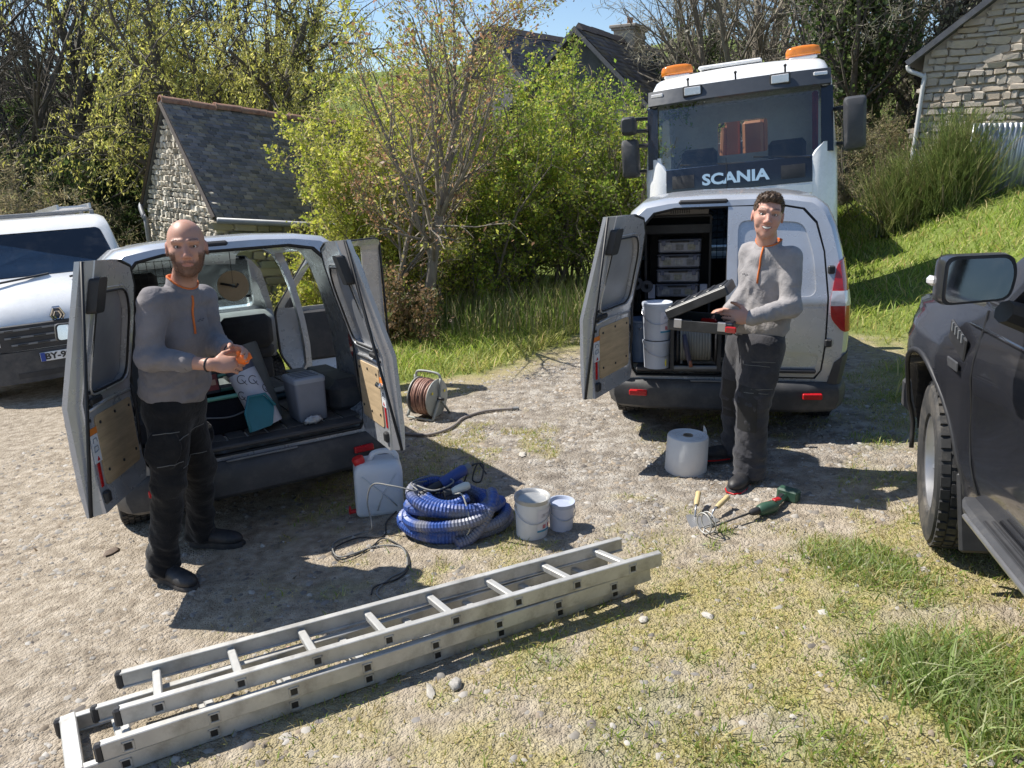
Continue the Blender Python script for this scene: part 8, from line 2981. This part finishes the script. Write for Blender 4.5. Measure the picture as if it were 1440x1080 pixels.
# ------------------------------------------------------------------ loads of the two vans
def van_hit(M, px, py, axis, val):
    """point where the sight line of a pixel meets a plane of the van"""
    I = M.inverted()
    o, d = I @ Vector((0, 0, HC)), I.to_3x3() @ Vector(ray(px, py))
    t = (val - o[axis]) / d[axis]
    return o + d * t
def in_van(M, p, rz=0.0, rx=0.0, ry=0.0): return M @ TRS(tuple(p), rx=rx, ry=ry, rz=rz)
FZ = .556
def load_left():
    M = VANL
    p = van_hit(M, 335, 620, 2, FZ); p.y = max(p.y, .32)
    T = thing('tool_bag', 'black fabric tool bag with mint green rim on the van floor', 'bag', mat=in_van(M, (p.x, p.y + .10, FZ), R(4)))
    cl = cloth_mat('bag_cloth', (.012, .013, .018), var=.3)
    def ring(z, kx, ky): return [(x * kx, y * ky, z) for x, y in rounded([(-.19, -.13), (.19, -.13), (.19, .13), (-.19, .13)], .05, 4)]
    mb = MB(); mb.loft([ring(0, .95, .95), ring(.02, 1.0, 1.0), ring(.12, 1.05, 1.04), ring(.22, 1.0, 1.0), ring(.22, .93, .9), ring(.05, .9, .88)]); mb.build('bag', cl, T, True, 50)
    mint = mat('mint_plastic', (.16, .42, .32), .5)
    mb = MB(); mb.tube([(q[0] * 1.02, q[1] * 1.02, .225) for q in ring(0, 1, 1)], .014, 8, closed=True); mb.build('rim', mint, T, True)
    mb = MB(); mb.tube(spline([(.16, -.04, .23), (.17, -.02, .30), (.13, .05, .33), (.02, .08, .33), (-.05, .09, .26)], 6), .013, 8); mb.build('handle', mint, T, True)
    mb = MB(); mb.tube(spline([(-.15, -.145, .12), (.0, -.15, .10), (.14, -.145, .13)], 5), .006, 5); mb.build('strap', M_midgrey, T, True)
    c = in_van(M, (p.x - .07, p.y + .10, FZ + .22))
    X = thing('screw_box', 'small dark carton with red printed picture standing in the tool bag', 'box', mat=c @ TRS((0, 0, .03), rz=R(6), rx=R(-12)))
    MBbox(X, 'carton', (0, 0, .05), (.13, .06, .13), mat('carton_black', (.02, .015, .015), .5), .002)
    MBbox(X, 'red_print', (0, -.0305, .055), (.115, .002, .10), mat('carton_red', (.22, .03, .02), .5, var=.6, vscale=20), 0)
    for k, (x, z, w, h, m) in enumerate(((-.02, .06, .04, .03, M_white_st), (.03, .055, .03, .035, mat('print_tan', (.5, .3, .2), .6)), (-.03, .022, .045, .018, M_white_st), (.0, .09, .05, .02, mat('print_pale', (.6, .5, .45), .6)))): MBbox(X, 'print_patch', (x, -.0325, z), (w, .002, h), m, 0)
    # roll of printed sheeting leaning in the van
    p2 = van_hit(M, 382, 602, 2, FZ)
    Rr = thing('sheet_roll', 'leaning roll of white printed sheeting inside the silver van', 'roll', mat=in_van(M, (p2.x, p2.y + .05, FZ + .012), ry=R(-17), rx=R(-14)))
    mb = MB(); mb.lathe([(.030, .002), (.085, .0), (.088, .01), (.088, .42), (.085, .44), (.06, .436), (.03, .438)], 28, cap=False); mb.build('roll', mat('sheet_white', (.55, .57, .64), .45, var=.08, bmp=.2, bscale=14), Rr, True, 50)
    ink = mat('print_ink', (.05, .05, .07), .6)
    for a, z in ((-1.9, .33), (-1.2, .30), (-1.75, .14), (-1.05, .12), (-2.5, .24), (-.5, .22)):
        mb = MB()
        cp = lambda u, v: ((.0895) * math.cos(a + u / .088), .0895 * math.sin(a + u / .088), z + v)
        mb.tube([cp(.026 * math.cos(t), .026 * math.sin(t)) for t in np.linspace(.3, 5.6, 14)], .0025, 4)
        mb.tube([cp(.005 * k, -.03 * k / 2) for k in range(4)], .0025, 4)
        mb.build('printed_motif', ink, Rr)
    mb = MB(); mb.lathe([(.089, .375), (.0895, .40), (.0892, .43)], 28, cap=False); mb.build('dark_end_wrap', mat('wrap_dark', (.09, .10, .14), .5), Rr, True)
    # grey cloth-like roll behind it
    R2 = thing('felt_roll', 'grey felt roll standing behind the printed sheeting roll', 'roll', mat=in_van(M, (p2.x + .05, p2.y + .24, FZ + .01), ry=R(-10), rx=R(-8)))
    mb = MB(); mb.lathe([(.02, .0), (.08, .0), (.082, .02), (.082, .50), (.076, .515), (.02, .51)], 24, cap=False); mb.build('roll', mat('felt_grey', (.15, .15, .135), .95, bmp=.4), R2, True, 50)
    # teal dustpan
    p3 = van_hit(M, 372, 612, 2, FZ)
    D_ = thing('dustpan', 'teal plastic dustpan leaning on the tool bag', 'dustpan', mat=in_van(M, (p3.x + .0, p3.y + .03, FZ + .02), rx=R(64), ry=R(6), rz=R(14)))
    tl = mat('teal_plastic', (.025, .17, .22), .45)
    mb = MB(); mb.prism(rounded([(-.08, .0), (.07, .03), (.11, .15), (.06, .23), (-.05, .22), (-.09, .12)], .02), 0, .006, 'z'); mb.build('pan', tl, D_)
    mb = MB(); mb.tube([(-.08, .0, .01), (-.09, .12, .02), (-.05, .22, .025), (.06, .23, .025), (.11, .15, .02)], .009, 6); mb.build('edge', tl, D_, True)
    # grey box by the right wheel house
    p4 = van_hit(M, 468, 582, 2, FZ)
    p4.x = min(p4.x, .36)
    B = thing('plastic_crate', 'grey plastic storage box with grooved lid against the van side', 'box', mat=in_van(M, (p4.x, p4.y + .05, FZ), R(2)))
    mb = MB()
    def rg(z, k): return [(x * k, y * k, z) for x, y in rounded([(-.10, -.15), (.10, -.15), (.10, .15), (-.10, .15)], .025, 3)]
    mb.loft([rg(0, .88), rg(.01, .92), rg(.24, 1.0), rg(.25, 1.0)]); mb.build('tub', mat('crate_grey', (.23, .25, .30), .5), B, True, 40)
    mb = MB(); mb.loft([rg(.25, 1.04), rg(.275, 1.04), rg(.285, .97)]); l = mb.build('lid', mat('crate_lid', (.34, .37, .43), .5), B, True, 40)
    for k in range(4): MBbox(l, 'lid_groove', (0, -.09 + k * .06, .287), (.15, .008, .004), M_midgrey, 0)
    p5 = van_hit(M, 470, 588, 2, FZ)
    Rg = thing('rag', 'crumpled white rag on the load floor in front of the grey box', 'rag', mat=in_van(M, (p4.x - .02, p4.y - .16, FZ + .012)))
    mb = MB(); mb.ball((0, 0, .012), (.055, .03, .022), 14, 8)
    mb.v = [(x + .012 * math.sin(z * 300 + y * 190), y + .01 * math.sin(x * 160), z + .008 * math.sin(x * 130 + y * 170)) for x, y, z in mb.v]
    mb.build('cloth', mat('rag_cloth', (.55, .57, .60), .9, bmp=.4), Rg, True)
    # cardboard disc hung at the windscreen
    p6 = van_hit(M, 328, 402, 1, 2.05)
    Dc = thing('cardboard_disc', 'round cardboard disc hanging inside the silver van', 'disc', mat=in_van(M, p6))
    mb = MB(); mb.lathe([(.016, -.002), (.125, -.002), (.127, 0), (.125, .002), (.016, .002)], 36, TRS(rx=PI / 2), cap=False); mb.build('disc', mat('disc_card', (.42, .32, .20), .8), Dc, True, 40)
    mb = MB(); mb.tube([(-.10, -.01, .03), (-.03, -.015, .01), (.02, -.02, -.01), (.04, -.02, .015)], .010, 6); mb.build('hook', M_black, Dc, True)
    mb = MB(); mb.tube([(0, 0, .02), (.01, 0, .32)], .003, 5); mb.build('cord', M_black, Dc)
    # junk between the seats
    for i, (px, py, y, lab, s, m) in enumerate(((420, 545, 1.45, 'dark tool pouch lying at the front of the load floor', (.16, .2, .12), M_black), (405, 575, 1.15, 'flat teal box lying on the load floor', (.26, .16, .05), mat('box_teal', (.04, .10, .13), .5)))):
        q = van_hit(M, px, py, 1, y)
        o = thing('tool_pouch' if i == 0 else 'flat_box', lab, 'pouch' if i == 0 else 'box', mat=in_van(M, (q.x, y, FZ), R(20 * i)))
        mb = MB(); mb.box((0, 0, s[2] / 2), s, bev=.02)
        if i == 0: mb.v = [(x + .012 * math.sin(z * 60 + y_ * 30), y_ + .01 * math.sin(x * 50), z * (1 + .1 * math.sin(x * 40))) for x, y_, z in mb.v]
        mb.build('shell', m, o, True, 50)
        MBbox(o, 'flap' if i == 0 else 'lid', (0, 0, s[2] + .008), (s[0] * .9, s[1] * .95, .016), M_midgrey if i else M_dkgrey, .005)
    # partition behind the driver
    g = bpy.data.objects.new('partition', None); COL.objects.link(g); g.parent = van_l
    MBbox(g, 'partition_panel', (-.42, 1.98, .86), (.66, .02, .62), mat('panel_grey', (.14, .145, .15), .6), .005)
    mb = MB()
    for k in range(12): mb.tube([(-.74 + .058 * k, 1.98, 1.17), (-.74 + .058 * k, 1.98, 1.64)], .003, 4)
    for k in range(9): mb.tube([(-.76, 1.98, 1.17 + .058 * k), (-.09, 1.98, 1.17 + .058 * k)], .003, 4)
    mb.build('wire_mesh', M_black, g)
load_left()
def load_right():
    M = VAN2
    # shelf unit
    y0 = .62
    a, b = van_hit(M, 908, 425, 1, y0), van_hit(M, 1000, 300, 1, y0)
    x0, x1, z0, z1 = a.x, b.x, .56, min(b.z, 1.60)
    C = thing('shelf_rack', 'black shelf rack filled with organiser cases inside the silver van', 'rack', mat=in_van(M, ((x0 + x1) / 2, y0 + .18, FZ)))
    w, h = x1 - x0, z1 - FZ
    for sx in (-1, 1): MBbox(C, 'upright', (sx * w / 2, 0, h / 2), (.02, .36, h), M_black, .003)
    sh = []
    za = van_hit(M, 950, 420, 1, y0).z - FZ
    zt = van_hit(M, 950, 333, 1, y0).z - FZ
    for z in (za - .02, zt + .03, h): MBbox(C, 'shelf', (0, 0, z), (w, .36, .018), M_black, .003)
    MBbox(C, 'back_panel', (0, .17, h * .7), (w, .01, h * .6), M_cavity, 0)
    MBbox(C, 'fascia', (0, -.185, zt + .06), (w, .012, .07), M_black, .003)
    case = mat('smoky_plastic', (.24, .25, .29), .3, var=.3, vscale=18, trans=0, coat=.3)
    hh = (zt - za - .02) / 4
    for k in range(4):
        K = thing('organiser_case', ['organiser case at the bottom of the stack in the rack', 'second organiser case up in the rack', 'third organiser case up in the rack', 'organiser case topmost of the stack in the rack'][k], 'case', group='organiser cases in the shelf rack', mat=in_van(M, ((x0 + x1) / 2 + .005 * k, y0 + .14, FZ + za + .01 + k * hh)))
        MBbox(K, 'tray', (0, 0, hh * .42), (w * .66, .30, hh * .78), case, .012)
        MBbox(K, 'lid', (0, 0, hh * .86), (w * .68, .31, hh * .12), mat('case_lid', (.13, .135, .16), .4), .006)
        MBbox(K, 'handle', (0, -.158, hh * .78), (w * .30, .02, hh * .12), M_black, .004)
        for sx in (-1, 1): MBbox(K, 'latch', (sx * w * .25, -.156, hh * .70), (.03, .012, hh * .34), mat('latch_blue_grey', (.12, .13, .19), .4), .003)
        for j in range(3): MBbox(K, 'contents', ((j - 1) * .09, -.1515, hh * .40), (.06, .004, hh * .36), mat(f'contents_{(j + k) % 3}', ((.4, .38, .35), (.2, .19, .18), (.32, .3, .22))[(j + k) % 3], .6, var=.4, vscale=40), 0)
    for sx in (-1, 1):
        S = thing('paper_pad', 'white paper pad wedged left of the organiser cases' if sx < 0 else 'white paper pad wedged right of the organiser cases', 'paper', mat=in_van(M, ((x0 + x1) / 2 + sx * w * .41, y0 + .03, FZ + za)))
        MBbox(S, 'sheets', (0, 0, .055), (.055, .03, .11), mat('pad_paper', (.60, .60, .68), .8), .002)
        MBbox(S, 'binding', (0, .018, .055), (.057, .006, .112), M_midgrey, 0)
    # grey slotted unit on top
    pt = van_hit(M, 953, 318, 1, y0)
    U = thing('radio_unit', 'grey slotted metal box lying on top of the shelf rack', 'box', mat=in_van(M, (pt.x, y0 + .10, FZ + h + .012)))
    zz = .105
    MBbox(U, 'housing', (0, 0, zz / 2), (w * .95, .24, zz), mat('unit_grey', (.19, .18, .17), .5, .2, dirt=(.3, .28, .25)), .006)
    MBbox(U, 'slot', (.03, -.121, zz * .62), (.16, .004, .022), M_black, 0)
    for k in range(9): MBbox(U, 'vent_slit', (-.05 + .017 * k, -.121, zz * .25), (.008, .004, .03), M_black, 0)
    for sx in (-1, 1):
        for k in range(3): MBbox(U, 'vent_slit', (sx * w * .36 + .016 * (k - 1), -.121, zz * .5), (.007, .004, .04), M_black, 0)
    # buckets
    p = van_hit(M, 922, 520, 2, FZ)
    mp = mat('pail_in_van', (.50, .54, .62), .45, var=.06)
    pail('paint_bucket', 'bluish white bucket at the bottom of the pair inside the van', 0, 0, .098, .20, mp, mp, False, cat='bucket', M=in_van(M, (p.x, p.y + .10, FZ), R(30)))
    pail('paint_bucket', 'tall bluish white bucket stacked on another inside the van', 0, 0, .104, .26, mp, mp, True, cat='bucket', M=in_van(M, (p.x + .002, p.y + .10, FZ + .212), R(10)))
    q = thing('blue_bin', 'blue grey plastic bin behind the stacked white buckets', 'bin', mat=in_van(M, (p.x - .13, p.y + .30, FZ)))
    mb = MB(); mb.lathe([(.0005, 0), (.085, 0), (.10, .30), (.107, .305), (.107, .32), (.095, .32), (.085, .02), (.0005, .02)], 28, cap=False); mb.build('tub', mat('bin_blue', (.13, .19, .30), .5), q, True, 40)
    mb = MB(); mb.tube([(.107, 0, .30), (.0, -.11, .26), (-.107, 0, .30)], .004, 5); mb.build('bail', M_alloy, q)
    # cable reel in a black frame
    p = van_hit(M, 976, 520, 2, FZ)
    T = thing('cable_reel', 'grey hose wound on a reel in a black frame at the van sill', 'reel', mat=in_van(M, (p.x, p.y + .12, FZ), R(3)))
    W, H_ = .32, .40
    for sx in (-1, 1):
        for y in (-.13, .13): MBbox(T, 'frame_post', (sx * W / 2, y, H_ / 2), (.028, .028, H_), M_black, .004)
        MBbox(T, 'frame_rail', (sx * W / 2, 0, .02), (.024, .26, .024), M_black, .004)
        mb = MB(); mb.lathe([(.0005, .0), (.165, .0), (.17, .006), (.17, .012), (.0005, .012)], 28, TRS((sx * (W / 2 - .03), 0, .20), ry=PI / 2), cap=False); mb.build('flange', M_black, T)
    for z in (.02, H_ - .015): MBbox(T, 'cross_bar', (0, -.13, z), (W, .024, .024), M_midgrey if z < .1 else M_black, .004)
    pts = []
    for k in range(11 * 22):
        t = 2 * PI * k / 22
        pts.append((-W / 2 + .055 + (W - .11) * (k / (11 * 22)), .145 * math.cos(t), .20 + .145 * math.sin(t)))
    mb = MB(); mb.tube(pts, .0125, 7); mb.build('wound_hose', mat('hose_grey_green', (.17, .17, .155), .5), T, True)
    mb = MB(); mb.tube([(-.08, -.175, .27), (-.065, -.18, .18), (-.045, -.17, .09), (-.035, -.165, .04)], [.014, .02, .017, .013], 10); mb.build('hose_gun', mat('gun_navy', (.03, .03, .06), .4), T, True)
    mb = MB(); mb.tube([(-.045, -.172, .09), (-.03, -.165, .035)], .0145, 10); mb.build('gun_tip', mat('gun_brown', (.25, .10, .06), .5), T, True)
    yb = thing('yellow_tape', 'yellow tape roll beside the reel inside the van', 'tape', mat=in_van(M, (p.x - .215, p.y + .06, FZ + .045)))
    mb = MB(); mb.lathe([(.028, -.02), (.045, -.02), (.045, .02), (.028, .02)], 20, TRS(ry=PI / 2), cap=False); mb.build('tape', mat('yellow_tape', (.65, .55, .04), .5), yb, True, 40)
    mb = MB(); mb.lathe([(.029, -.021), (.029, .021), (.026, .021), (.026, -.021)], 20, TRS(ry=PI / 2), cap=False); mb.build('core', M_ply, yb, True, 40)
    # plank at the sill
    pk = thing('pale_board', 'pale board lying along the sill under the reel', 'board', mat=in_van(M, (.10, .17, FZ - .004), R(2)))
    MBbox(pk, 'board', (-.02, 0, .010), (.62, .13, .018), mat('pale_wood', (.46, .43, .37), .75, var=.15, stretch=(6, 1, 1)), .003)
    MBbox(pk, 'edge_strip', (-.02, -.068, .010), (.60, .006, .014), M_midgrey, 0)
    # wire partition and side clutter
    g = bpy.data.objects.new('partition', None); COL.objects.link(g); g.parent = van_r
    mb = MB()
    for k in range(26): mb.tube([(-.74 + .058 * k, 1.95, .60), (-.74 + .058 * k, 1.95, 1.66)], .0035, 4)
    for k in range(18): mb.tube([(-.76, 1.95, .62 + .058 * k), (.76, 1.95, .62 + .058 * k)], .0035, 4)
    mb.build('wire_mesh', M_black, g)
    MBbox(g, 'partition_panel', (0, 1.965, .85), (1.5, .012, .55), M_cavity, 0)
    for i, (px, py) in enumerate(((896, 398), (910, 402))):
        q = van_hit(M, px, py, 1, .62)
        t = thing('tape_roll', ['dark tape roll hung on the van wall by the buckets', 'dark tape roll hung beside another above the blue bin'][i], 'tape', mat=in_van(M, (max(q.x, -.68), .60, q.z)))
        mb = MB(); mb.lathe([(.022, -.02), (.048, -.02), (.048, .02), (.022, .02)], 20, TRS(rx=PI / 2), cap=False); mb.build('tape', mat('tape_grey', (.10, .10, .11), .5), t, True, 40)
        mb = MB(); mb.tube([(0, .0, .02), (0, .04, .02)], .005, 5); mb.build('hook', M_alloy, t)
load_right()
